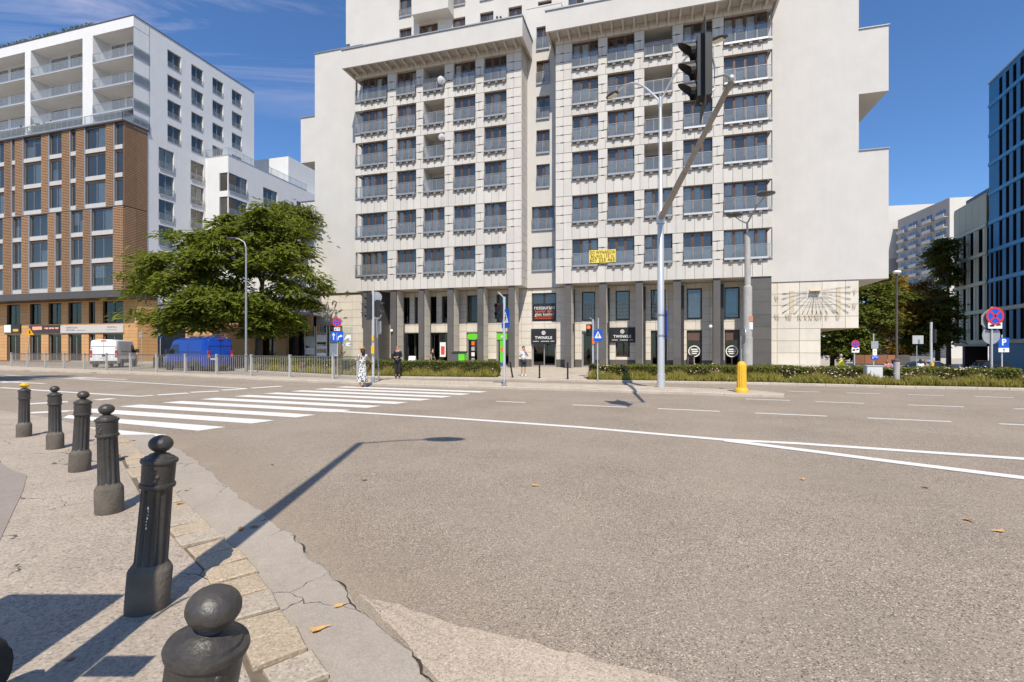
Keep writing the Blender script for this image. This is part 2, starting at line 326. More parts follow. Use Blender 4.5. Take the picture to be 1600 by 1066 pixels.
KERBM = ground_mat('kerb_concrete', (0.47, 0.41, 0.335), (0.3, 0.26, 0.2), (0.55, 0.5, 0.43), 90.0, 0.4, 0.0, 0.22)
PAVE = paver_mat('plaza_slabs', (0.47, 0.40, 0.315), (0.43, 0.37, 0.295), (0.30, 0.25, 0.19), 0.7, 0.7, math.radians(16))
IPAVE = paver_mat('island_pavers', (0.50, 0.425, 0.33), (0.45, 0.38, 0.30), (0.33, 0.27, 0.20), 0.25, 0.25, math.radians(20), 0.012)
SOIL = mat('bed_soil', (0.13, 0.10, 0.065), 0.95, 0.3, 3)
def paint_mat():
    m = bpy.data.materials.new('road_paint'); m.use_nodes = True; t = m.node_tree; b = t.nodes['Principled BSDF']
    P = nd(t, 'ShaderNodeNewGeometry').outputs['Position']
    v = nd(t, 'ShaderNodeTexNoise', Scale=70.0, Detail=3.0); lk(t, P, v.inputs['Vector'])
    n = nd(t, 'ShaderNodeTexNoise', Scale=2.2, Detail=6.0, Roughness=0.7); lk(t, P, n.inputs['Vector'])
    s = math_node(t, 'ADD', math_node(t, 'MULTIPLY', v.outputs['Fac'], 0.55), math_node(t, 'MULTIPLY', n.outputs['Fac'], 0.75))
    r = nd(t, 'ShaderNodeMapRange'); r.inputs[1].default_value = 0.74; r.inputs[2].default_value = 0.86; lk(t, s, r.inputs[0])
    mxn = nd(t, 'ShaderNodeMix', data_type='RGBA'); lk(t, r.outputs[0], mxn.inputs[0]); mxn.inputs[6].default_value = (0.70, 0.68, 0.64, 1); mxn.inputs[7].default_value = (0.36, 0.32, 0.28, 1)
    lk(t, mxn.outputs[2], b.inputs['Base Color']); b.inputs['Roughness'].default_value = 0.75; return m
PAINT = paint_mat()
def sm(a, b, x): t = max(0.0, min(1.0, (x-a)/(b-a))); return t*t*(3-2*t)
def zt(x, y): return -0.02-0.78*sm(11, 27, x)*sm(24, 37, y)         # the land dips towards the side street on the right
xs = [-1800, -600, -200, -90, -40, 0, 8]+[11+1.5*i for i in range(13)]+[32, 40, 60, 90, 200, 600, 1800]
ys = [-1800, -500, -100, -40, 0, 15]+[20+1.5*i for i in range(14)]+[45, 60, 90, 200, 600, 1800]
mb = MB(); nx = len(xs)
for y in ys:
    for x in xs: mb.v.append((x, y, zt(x, y)))
for j in range(len(ys)-1):
    for i in range(nx-1): a = j*nx+i; mb.f.append((a, a+1, a+nx+1, a+nx)); mb.m.append(0)
struct(mb.build('ground', [PAVE]))
mb = MB(); mb.face([(x, y, 0) for x, y in [(-140, -60), (90, -60), (90, 2), (34, 16.0), (24.5, 18.6), (21, 19.5), (16, 21.1), (12, 22.9), (3.8, 24.9), (-1, 26.8), (-9, 28.5), (-14, 32.1), (-21, 37.4), (-28, 46.6), (-45, 57.6), (-140, 100)]])
road = struct(mb.build('road', [ASPH]))
# --- road markings
LINEZ = 0.005
def strip(pts, w, name='lane_line', z=LINEZ):
    pts = [Vector((p[0], p[1])) for p in pts]; L = []; R = []
    for i, p in enumerate(pts):
        t = (pts[min(i+1, len(pts)-1)]-pts[max(i-1, 0)]).normalized(); nn = Vector((-t.y, t.x))
        L.append(p+nn*w/2); R.append(p-nn*w/2)
    b = MB()
    for i in range(len(pts)-1): b.quad((*R[i], z), (*R[i+1], z), (*L[i+1], z), (*L[i], z))
    return b.build(name, [PAINT], road)
for i in range(11):
    L = Vector((-7.4-0.534*i, 21.93-1.02*i)); R = Vector((-0.95-0.575*i, 19.31-0.973*i))
    if i == 9: L = Vector((-11.2, 12.45))
    if i == 10: L = Vector((-9.15, 10.58)); 
    dl = Vector((-0.534, -1.02))*0.5; dr = Vector((-0.575, -0.973))*0.5
    a, c = (L+dl), (R+dr)
    if i == 9: a = Vector((-10.9, 11.95))
    if i == 10: a = Vector((-8.5, 10.15))
    MB().quad((*a, LINEZ), (*c, LINEZ), (*R, LINEZ), (*L, LINEZ)).build('crossing_stripe', [PAINT], road)
def px(*pts): return [G(*p) for p in pts]
strip(px((515, 642.5), (700, 653.5), (900, 667.5), (1130, 687.5))+[(5.05, 8.72), (7.68, 7.55), (11.5, 5.7), (16, 3.4)], 0.22, z=LINEZ+0.0015)
strip([(3.9, 9.0), (4.85, 8.1), (5.7, 7.25), (6.62, 6.40), (8.2, 4.9), (11, 2.0)], 0.24, z=LINEZ+0.003)
DA = Vector((0.925, -0.380))
for x0, y0, n, L, gap in ((-0.5, 15.70, 1, 1.0, 0.8), (1.81, 14.72, 5, 1.60, 0.85), (7.80, 16.45, 1, 1.3, 0.7), (9.61, 15.62, 4, 1.3, 1.1), (10.94, 19.45, 5, 1.05, 0.85)):
    p = Vector((x0, y0))
    for i in range(n): strip([p, p+DA*L], 0.13); p = p+DA*(L+gap)
strip(px((0, 605.8), (90, 612), (215, 619.5)), 0.22); strip(px((215, 620), (240, 617.8)), 0.3, z=LINEZ+0.0015)
strip(px((10, 586.2), (385, 607.5)), 0.2, z=LINEZ+0.0015)
for a, c in (((246, 617.5), (294, 614.5)), ((298, 613.3), (342, 611.3)), ((347, 610), (385, 607.6)), ((392, 606.8), (440, 603.6)), ((150, 625.3), (177, 623)), ((45, 631.5), (106, 628))): strip(px(a, c), 0.42, 'stop_line_dash')
strip(px((46, 645.5), (109, 642.5)), 0.4, 'stop_line_dash')
def arrow(u, v, L=4.0):
    o = Vector(G(u, v)); d = -DA; n = Vector((-d.y, d.x)); q = lambda a, c: (*(o+d*a+n*c), LINEZ)
    MB().quad(q(0, -.12), q(L*.6, -.12), q(L*.6, .12), q(0, .12)).face([q(L*.6, -.42), q(L, 0), q(L*.6, .42)]).build('lane_arrow', [PAINT], road)
arrow(198, 593.3, 5.5); arrow(70, 599.8, 4.5)
for p in ((1560, 590.5), (1575, 595)): strip([G(p[0]-25, p[1], 0), (G(p[0]+40, p[1], 0)[0], G(p[0], p[1], 0)[1])], 0.45, 'crossing_stripe')
# --- traffic island with the railings, drawn out into a narrow strip on the left
ISL_F = [(-95, 60), (-60, 46.2), (-38.7, 37.6), (-22.7, 31.2), (-9.4, 24.2), (-6.8, 22.7), (-0.8, 20.7), (6.5, 18.0), (8.6, 17.0)]
ISL_B = [(9.35, 16.95), (9.7, 17.5), (9.3, 18.6), (5.0, 21.3), (-3.0, 24.4), (-9.2, 26.6), (-22.4, 33.4), (-44.5, 44.7), (-95, 70)]
isl = struct(MB().prism(ISL_F+ISL_B, -0.05, 0.10).build('traffic_island', [IPAVE]))
def kerb_run(pts, parent, L=1.0, w=0.16, z0=-0.02, z1=0.106, inset=-0.02, mat_=None):
    pts = [Vector(p) for p in pts]; seg = []
    for a, c in zip(pts, pts[1:]):
        n = max(1, round((c-a).length/L)); seg += [(a+(c-a)*i/n, a+(c-a)*(i+1)/n) for i in range(n)]
    for a, c in seg:
        d = c-a; l = d.length; r = math.atan2(d.y, d.x); key = round(l, 2)
        me = _KM.get((key, z1))
        if me is None: me = _KM[(key, z1)] = MB().xprism([(inset, z0), (w, z0), (w, z1), (inset+0.02, z1), (inset, z1-0.02)], 0.008, l-0.008).mesh('kerb_stone', [KERBM])
        inst('kerb_stone', me, parent, (a.x, a.y, random.uniform(-0.004, 0.004)), (0, 0, r))
_KM = {}
kerb_run([(-22.7, 31.2), (-9.4, 24.2), (-6.8, 22.7), (-0.8, 20.7), (6.5, 18.0), (8.6, 17.0), (9.35, 16.95)], isl)
# --- plaza in front of the apartment building
PL_F = [(-140, 101), (-45, 57.6), (-28, 46.6), (-21, 37.4), (-14, 32.1), (-9, 28.5), (-1, 26.8), (3.8, 24.9), (12, 22.9)]
plaza = struct(MB().prism(PL_F+[(13.4, 22.25), (13.4, 27), (11, 50), (-140, 140)], -0.06, 0.10).build('plaza_pavement', [PAVE]))
bed_r = struct(MB().prism([(13.45, 22.42), (16, 21.28), (21, 19.68), (22.5, 19.75), (22.9, 20.6), (21.6, 22.4), (13.45, 25.6)], -0.5, 0.10).build('planting_bed', [SOIL]))
kerb_run(PL_F[3:], plaza); kerb_run([(12, 22.9), (16, 21.1), (21, 19.5), (22.6, 19.6)], bed_r)
LBED = [(-20.6, 37.3), (-14, 32.4), (-9, 28.8), (-.75, 27.0), (-.8, 29.0), (-8.6, 31.2), (-13, 34.3), (-19.2, 39.5)]
struct(MB().prism(LBED, 0.09, 0.118).build('planting_bed', [SOIL]))
RBED = [(3.9, 25.2), (12, 23.2), (13.38, 22.6), (13.38, 25.4), (12, 25.9), (4.0, 27.6)]
struct(MB().prism(RBED, 0.09, 0.118).build('planting_bed', [SOIL]))
# --- near pavement with its broken asphalt, granite setts and gutter
SET = [(-9.4, 10.7), (-7.6, 9.55), (-5.47, 7.4), (-3.96, 5.75), (-2.93, 4.7), (-2.06, 3.86), (-1.46, 3.12), (-0.91, 2.45), (-0.35, 1.7), (0.25, 0.7), (0.8, -0.6), (1.6, -3)]
near = struct(MB().prism([(-30, 21), (-20, 16.6), (-13.2, 12.95), (-11.3, 11.95)]+SET+[(1.6, -20), (-30, -20)], -0.2, 0.02).build('near_pavement', [OLDC]))
def offset(pts, d):
    out = []; pts = [Vector(p) for p in pts]
    for i, p in enumerate(pts):
        t = (pts[min(i+1, len(pts)-1)]-pts[max(i-1, 0)]).normalized(); out.append(p+Vector((-t.y, t.x))*d)
    return out
GUT = [(-7.0, 9.6), (-4.8, 7.45), (-3.07, 5.55), (-1.99, 4.42), (-1.29, 3.56), (-0.81, 2.98), (-0.36, 2.42), (0.15, 1.6), (0.75, 0.6), (1.4, -0.8), (2.2, -3)]
mb = MB(); S2 = SET[1:]
def jag(pts, amp, step_):
    out = []; ph = random.random()*9
    for a, c in zip(pts, pts[1:]):
        a, c = Vector(a), Vector(c); n = max(1, int((c-a).length/step_)); nn = Vector((-(c-a).y, (c-a).x)).normalized()
        for i in range(n): q = a+(c-a)*i/n; w_ = q.x*7+ph; out.append(q+nn*amp*(math.sin(w_*1.3)+.6*math.sin(w_*3.1)+random.uniform(-.7, .7)) if (i or len(out)) else q)
    return out+[Vector(pts[-1])]
GJ = jag(GUT, 0.014, 0.07); k_ = len(GJ); SJ = []
cum_ = [0.0]
for a, c in zip(S2[:len(GUT)], S2[1:len(GUT)]): cum_.append(cum_[-1]+(Vector(c)-Vector(a)).length)
def on_path(pts, cum, f):
    t_ = f*cum[-1]
    for i in range(len(cum)-1):
        if t_ <= cum[i+1]+1e-9: return Vector(pts[i]).lerp(Vector(pts[i+1]), (t_-cum[i])/(cum[i+1]-cum[i]))
    return Vector(pts[len(cum)-1])
cg_ = [0.0]
for a, c in zip(GUT, GUT[1:]): cg_.append(cg_[-1]+(Vector(c)-Vector(a)).length)
# walk both edges segment by segment so that the slab keeps its shape
cj_ = []; tot_ = 0
for i in range(len(GUT)-1):
    n = max(1, int((Vector(GUT[i+1])-Vector(GUT[i])).length/0.07)); cj_ += [Vector(S2[i]).lerp(Vector(S2[i+1]), q/n) for q in range(n)]
cj_.append(Vector(S2[len(GUT)-1]))
for i in range(k_-1): mb.quad((*cj_[i], 0.012), (*cj_[i+1], 0.012), (*GJ[i+1], 0.010), (*GJ[i], 0.010))
for i in range(k_-1): mb.quad((*GJ[i], 0.010), (*GJ[i+1], 0.010), (*GJ[i+1], -0.01), (*GJ[i], -0.01))
struct(mb.build('gutter', [GUTT]))
# dry dust swept against the gutter, thinning out over the asphalt
def dust_mat():
    m = bpy.data.materials.new('road_dust'); m.use_nodes = True; t = m.node_tree; b = t.nodes['Principled BSDF']; b.inputs['Base Color'].default_value = (0.44, 0.355, 0.265, 1); b.inputs['Roughness'].default_value = .95
    at = nd(t, 'ShaderNodeAttribute', attribute_name='thickness'); P = nd(t, 'ShaderNodeNewGeometry').outputs['Position']
    n = nd(t, 'ShaderNodeTexNoise', Scale=1.1, Detail=6.0, Roughness=.65); lk(t, P, n.inputs['Vector']); n2_ = nd(t, 'ShaderNodeTexNoise', Scale=110.0, Detail=2.0); lk(t, P, n2_.inputs['Vector'])
    f = math_node(t, 'MULTIPLY', at.outputs['Fac'], math_node(t, 'ADD', math_node(t, 'MULTIPLY', n.outputs['Fac'], 1.1), math_node(t, 'SUBTRACT', math_node(t, 'MULTIPLY', n2_.outputs['Fac'], 1.2), .65)), True)
    lk(t, f, b.inputs['Alpha']); return m
nrm_ = offset(GUT, 1.0); lv = [(0.0, .95), (.12, .85), (.4, .5), (.8, .22), (1.3, 0.0)]; mb = MB(); th_ = []
for i, g in enumerate(GUT):
    o_ = (Vector(nrm_[i])-Vector(g))
    for w_, a_ in lv: q = Vector(g)+o_*w_; mb.v.append((q.x, q.y, 0.0035)); th_.append(a_)
for i in range(len(GUT)-1):
    for j_ in range(len(lv)-1): a = i*len(lv)+j_; mb.f.append((a, a+1, a+len(lv)+1, a+len(lv))); mb.m.append(0)
du = mb.build('dust_film', [dust_mat()]); at_ = du.data.attributes.new('thickness', 'FLOAT', 'POINT'); at_.data.foreach_set('value', th_); stuff(du)
du['label'] = 'pale dust swept along the gutter'
pp = px((548, 925), (640, 955), (745, 985), (830, 1008), (905, 1022), (985, 1050), (1060, 1066), (1150, 1120), (760, 1160), (680, 1066), (640, 1010), (610, 975))
pp = jag(pp+[pp[0]], 0.012, 0.05)[:-1]
struct(MB().prism([(p.x, p.y) for p in pp], -0.01, 0.008).build('road_patch', [PATCH]))
ck = MB(); cr_ = jag([Vector(GUT[i]) for i in range(3, 8)], 0.02, 0.05)
for i in range(len(cr_)-1):
    w0, w1 = [.0015+.016*max(0, math.sin(q*.29)+.5*math.sin(q*.83+1)-.35) for q in (i, i+1)]; ck.quad((cr_[i].x, cr_[i].y, .0125), (cr_[i+1].x, cr_[i+1].y, .0125), (cr_[i+1].x+w1, cr_[i+1].y+w1*.7, .0125), (cr_[i].x+w0, cr_[i].y+w0*.7, .0125))
struct(ck.build('gutter_crack', [mat('crack_dirt', (.045, .036, .028), .95, .3, 30)]))
JB = offset(SET[1:-1], -.30); jb = MB(); S3_ = SET[1:-1]
for i in range(len(S3_)-1): jb.quad((*JB[i], .0225), (*JB[i+1], .0225), (*S3_[i+1], .0225), (*S3_[i], .0225))
struct(jb.build('sett_joints', [mat('joint_dirt', (.15, .115, .08), .95, .3, 14)]))
pth = [Vector(p) for p in SET]; acc = []; step = 0.31
for a, c in zip(pth[1:], pth[2:-1]):
    d = c-a; L = d.length; acc += [(a+d*k/max(1, round(L/step)), math.atan2(d.y, d.x), L/max(1, round(L/step))) for k in range(max(1, round(L/step)))]
for a, r, L in acc:
    w = random.uniform(0.23, 0.30); l = L-0.032; j = lambda: random.uniform(-0.014, 0.014); zt_ = 0.044+random.uniform(-0.010, 0.010)
    b = MB(); n = 0
    lo = [(0.0+j(), -w+j()), (l+j(), -w+j()), (l+j(), j()), (j(), j())]
    top = [(x*0.93+l*0.035, y*0.93-w*0.035) for x, y in lo]
    b.v = [(x, y, 0.0) for x, y in lo]+[(x, y, zt_-0.008) for x, y in lo]+[(x, y, zt_+random.uniform(-.004, .004)) for x, y in top]
    b.f = [(8, 9, 10, 11)]+[(i, (i+1) % 4, 4+(i+1) % 4, 4+i) for i in range(4)]+[(4+i, 4+(i+1) % 4, 8+(i+1) % 4, 8+i) for i in range(4)]; b.m = [0]*9
    b.build('sett', [SETT if random.random() < 0.72 else SETT2], near, (a.x, a.y, 0), (0, 0, r))
# a smoother grey patch of asphalt at the left edge of the near pavement
pp = px((0, 725), (20, 738), (42, 745), (36, 770), (8, 830), (0, 848), (-200, 900), (-220, 740))
struct(MB().prism(pp, 0.0, 0.026).build('pavement_patch', [ground_mat('smooth_asphalt', (0.29, 0.245, 0.21), (0.2, 0.17, 0.14), (0.4, 0.35, 0.3), 90, 0.3, 0.0, 0.14)]))
# ================================================================ BUILDING HELPERS
TH = math.atan2(-0.2742, 0.9616)                     # the street grid's angle
def sheet(mb, x0, x1, z0, z1, ops, y, dep, m=0, mrev=None):
    """wall sheet facing -y at depth y with openings (a,b,c,d) and reveals dep deep"""
    bx = sorted({x0, x1, *[q for o in ops for q in o[:2] if x0 < q < x1]}); bz = sorted({z0, z1, *[q for o in ops for q in o[2:4] if z0 < q < z1]})
    for a, b in zip(bx, bx[1:]):
        for c, d in zip(bz, bz[1:]):
            mx_, mz_ = (a+b)/2, (c+d)/2
            if any(o[0] < mx_ < o[1] and o[2] < mz_ < o[3] for o in ops): continue
            mb.quad((a, y, c), (b, y, c), (b, y, d), (a, y, d), m)
    r = m if mrev is None else mrev
    for o in ops:
        a, b, c, d = o[:4]; e = y+dep
        mb.quad((a, y, c), (a, y, d), (a, e, d), (a, e, c), r); mb.quad((b, y, c), (b, e, c), (b, e, d), (b, y, d), r)
        mb.quad((a, y, d), (b, y, d), (b, e, d), (a, e, d), r); mb.quad((a, y, c), (a, e, c), (b, e, c), (b, y, c), r)
    return mb
_PM = {}
def panel_mesh(w, h, t, material, kind):
    k = (round(w, 2), round(h, 2), t, kind)
    if k not in _PM: _PM[k] = MB().box(0, k[0], 0, t, 0, k[1]).mesh(kind, [material])
    return _PM[k]
class Panels:
    """collects rectangular facing pieces; the largest in view become objects, the rest one joined part"""
    def __init__(s, kind, material, t=0.03, cap=300): s.k, s.mt, s.t, s.cap, s.L = kind, material, t, cap, []
    def add(s, x0, x1, z0, z1, y, side=0): s.L.append((x0, x1, z0, z1, y, side))        # side 0: faces -y, 1: faces +x (x0,x1 are then y)
    def grid(s, x0, x1, z0, z1, y, w, h, ops=(), gap=0.03, off=False, side=0):
        n = max(1, round((x1-x0)/w)); k = max(1, round((z1-z0)/h))
        bx = sorted({*[x0+(x1-x0)*i/n for i in range(n+1)]}); bz = sorted({*[z0+(z1-z0)*i/k for i in range(k+1)]})
        for c, d in zip(bz, bz[1:]):
            cuts = set(bx)
            for o in ops:
                if o[2] < d-0.02 and o[3] > c+0.02: cuts |= {q for q in o[:2] if x0 < q < x1}
            cs = sorted(cuts); 
            for a, b in zip(cs, cs[1:]):
                if b-a < 0.06: continue
                m_ = (a+b)/2; lo, hi = c, d; skip = False
                for o in ops:
                    if o[0] < m_ < o[1]:
                        if o[2] <= c+0.02 and o[3] >= d-0.02: skip = True
                        elif o[2] < d and o[3] > c:
                            if o[3] < d: lo = max(lo, o[3])
                            else: hi = min(hi, o[2])
                if skip or hi-lo < 0.05: continue
                s.add(a+gap/2, b-gap/2, lo+gap/2, hi-gap/2, y, side)
    def flush(s, parent, jitter=0.0):
        s.L.sort(key=lambda q: -(q[1]-q[0])*(q[3]-q[2])*(1.0 if q[5] == 0 else 0.2))
        rest = MB()
        for i, (x0, x1, z0, z1, y, sd) in enumerate(s.L):
            yy = y+random.uniform(-jitter, jitter)
            if i < s.cap:
                if sd == 0: inst(s.k, panel_mesh(x1-x0, z1-z0, s.t, s.mt, s.k), parent, (x0, yy-s.t, z0))
                else: inst(s.k, panel_mesh(x1-x0, z1-z0, s.t, s.mt, s.k), parent, (yy+s.t, x0, z0), (0, 0, PI/2))
            elif sd == 0: rest.box(x0, x1, yy-s.t, yy, z0, z1)
            else: rest.box(yy, yy+s.t, x0, x1, z0, z1)
        if rest.f: stuff(rest.build(s.k+'_field', [s.mt], parent))
_WM = {}
def window(parent, x0, x1, z0, z1, y, leaves=3, frame=None, curtain=None, transom=0.0, gm=None, room=True, fw=0.075, rails=None, name='window', side=0, mull=0.165):
    """wood or metal window: frame mesh with room behind, one pane per leaf, optional curtain"""
    frame = frame or WOODF; gm = gm or GLASS; w, h = x1-x0, z1-z0
    key = (round(w, 2), round(h, 2), leaves, frame.name, room, fw, transom, mull)
    if key not in _WM:
        b = MB(); lw = (w-2*fw-(leaves-1)*mull)/leaves
        b.box(0, w, 0, 0.07, 0, fw).box(0, w, 0, 0.07, h-fw, h).box(0, fw, 0.002, 0.068, fw, h-fw).box(w-fw, w, 0.002, 0.068, fw, h-fw)
        for i in range(1, leaves): c = fw+i*lw+(i-1)*mull; b.box(c, c+mull, 0.002, 0.068, fw, h-fw)
        if transom: b.box(fw, w-fw, 0.012, 0.06, h*transom-0.03, h*transom+0.03)
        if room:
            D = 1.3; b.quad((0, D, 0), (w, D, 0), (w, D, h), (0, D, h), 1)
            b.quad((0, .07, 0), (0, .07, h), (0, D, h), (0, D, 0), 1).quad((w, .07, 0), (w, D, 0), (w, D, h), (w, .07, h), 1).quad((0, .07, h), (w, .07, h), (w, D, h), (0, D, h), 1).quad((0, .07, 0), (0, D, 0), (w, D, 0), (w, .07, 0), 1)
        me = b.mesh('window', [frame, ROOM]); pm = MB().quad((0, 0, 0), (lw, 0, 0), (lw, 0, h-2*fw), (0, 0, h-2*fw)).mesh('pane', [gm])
        _WM[key] = (me, {}, lw)
    me, pms, lw = _WM[key]
    if gm.name not in pms: pms[gm.name] = MB().quad((0, 0, 0), (lw, 0, 0), (lw, 0, h-2*fw), (0, 0, h-2*fw)).mesh('pane', [gm])
    wo_ = inst(name, me, parent, (x0, y, z0) if side == 0 else (y, x0, z0), (0, 0, 0 if side == 0 else PI/2))
    for i in range(leaves): inst('pane', pms[gm.name], wo_, (fw+i*(lw+mull), 0.035, fw), (random.uniform(-.006, .006), 0, random.uniform(-.008, .008)))
    if curtain:
        for i in range(leaves):
            if random.random() < curtain[0]:
                hh = (h-2*fw)*random.choice(curtain[1]); kk = (round(lw, 2), round(hh, 2))
                if kk not in _CM:
                    b = MB(); n = 9
                    for q in range(n):
                        a0, a1 = lw*q/n, lw*(q+1)/n; d0, d1 = 0.05*(q % 2), 0.05*((q+1) % 2)
                        b.quad((a0, d0, 0), (a1, d1, 0), (a1, d1, hh), (a0, d0, hh))
                    _CM[kk] = b.mesh('curtain', [CURT], 'all')
                top = random.random() < curtain[2]
                inst('curtain', _CM[kk], wo_, (fw+i*(lw+mull), 0.16, (h-fw-hh) if top else fw))
    return wo_
_CM = {}; _RM = {}; STEPM = mat('ledge_shade', (0.21, 0.18, 0.145), .8, .1, 3)  # step blocks coloured dark as the stepped shadows under the sills
def rail(parent, x0, x1, z, y, n, h=1.0, ledge=None, step=True, side=0, gm=None, mt=None, lowm=None):
    """glass balustrade hung in front of a window: channel, bars and handrail in one mesh, a glass panel per bay"""
    w = x1-x0; key = (round(w, 2), n, h, step, (mt or METAL).name, lowm)
    if key not in _RM:
        b = MB(); b.box(0, w, 0, 0.045, 0.0, 0.15, 1 if lowm else 0).box(0, w, -0.005, 0.045, h-0.035, h)
        for i in range(n+1): c = w*i/n; b.box(max(0, c-0.014), min(w, c+0.014), 0.004, 0.04, 0.15, h-0.035)
        if step:
            m_ = max(3, round(w/0.34))
            for i in range(m_): b.box(w*(i+.10)/m_, w*(i+.80)/m_, -0.01 if i % 2 else 0.05, 0.165, -0.12-(0.07 if i % 2 else 0.0), -0.014, 2)
            b.box(-0.05, w+0.05, -0.03, 0.165, -0.012, 0.0)
        me = b.mesh('balcony_rail', [mt or METAL, LMETAL, STEPM]); gw = w/n-0.035
        _RM[key] = (me, MB().quad((0, 0, 0), (gw, 0, 0), (gw, 0, h-0.2), (0, 0, h-0.2)).mesh('glass_panel', [gm or RGLASS]))
    me, gp = _RM[key]; o = inst('balcony_rail', me, parent, (x0, y, z) if side == 0 else (y, x0, z), (0, 0, 0 if side == 0 else PI/2))
    for i in range(n): inst('glass_panel', gp, o, (w*i/n+0.017, 0.02, 0.155))
    return o

# ================================================================ THE APARTMENT BUILDING
OX, OY = 4.156, 40.0
def S(u, d):
    k = (u-800)/FPX; return (k*OY+0.9616*k*d-OX-0.2742*d)/(0.9616+0.2742*k)
def Yd(s, d): return OY-0.2742*s+0.9616*d
def ZB(u, v, d): return H_EYE-(v-HOR)/FPX*Yd(S(u, d), d)
apt = thing('apartment_building', 'beige stone-clad apartment block with stepped sides and two windowed bays over a colonnade', 'building', (OX, OY, 0), TH)
TOPS = [26.4, 23.45, 20.5, 17.55, 14.03, 10.5]; HS = [2.1]*4+[2.15]*2; ZB0, ZT0 = 6.95, 27.0
LC = [(-18.67, -15.99), (-15.07, -13.15), (-12.42, -10.43), (-9.57, -7.58), (-6.78, -4.81)]
RC = [(0.73, 2.8), (3.54, 5.6), (6.36, 8.43), (9.22, 11.28), (12.07, 15.06)]
clad = Panels('cladding_panel', PANEL)
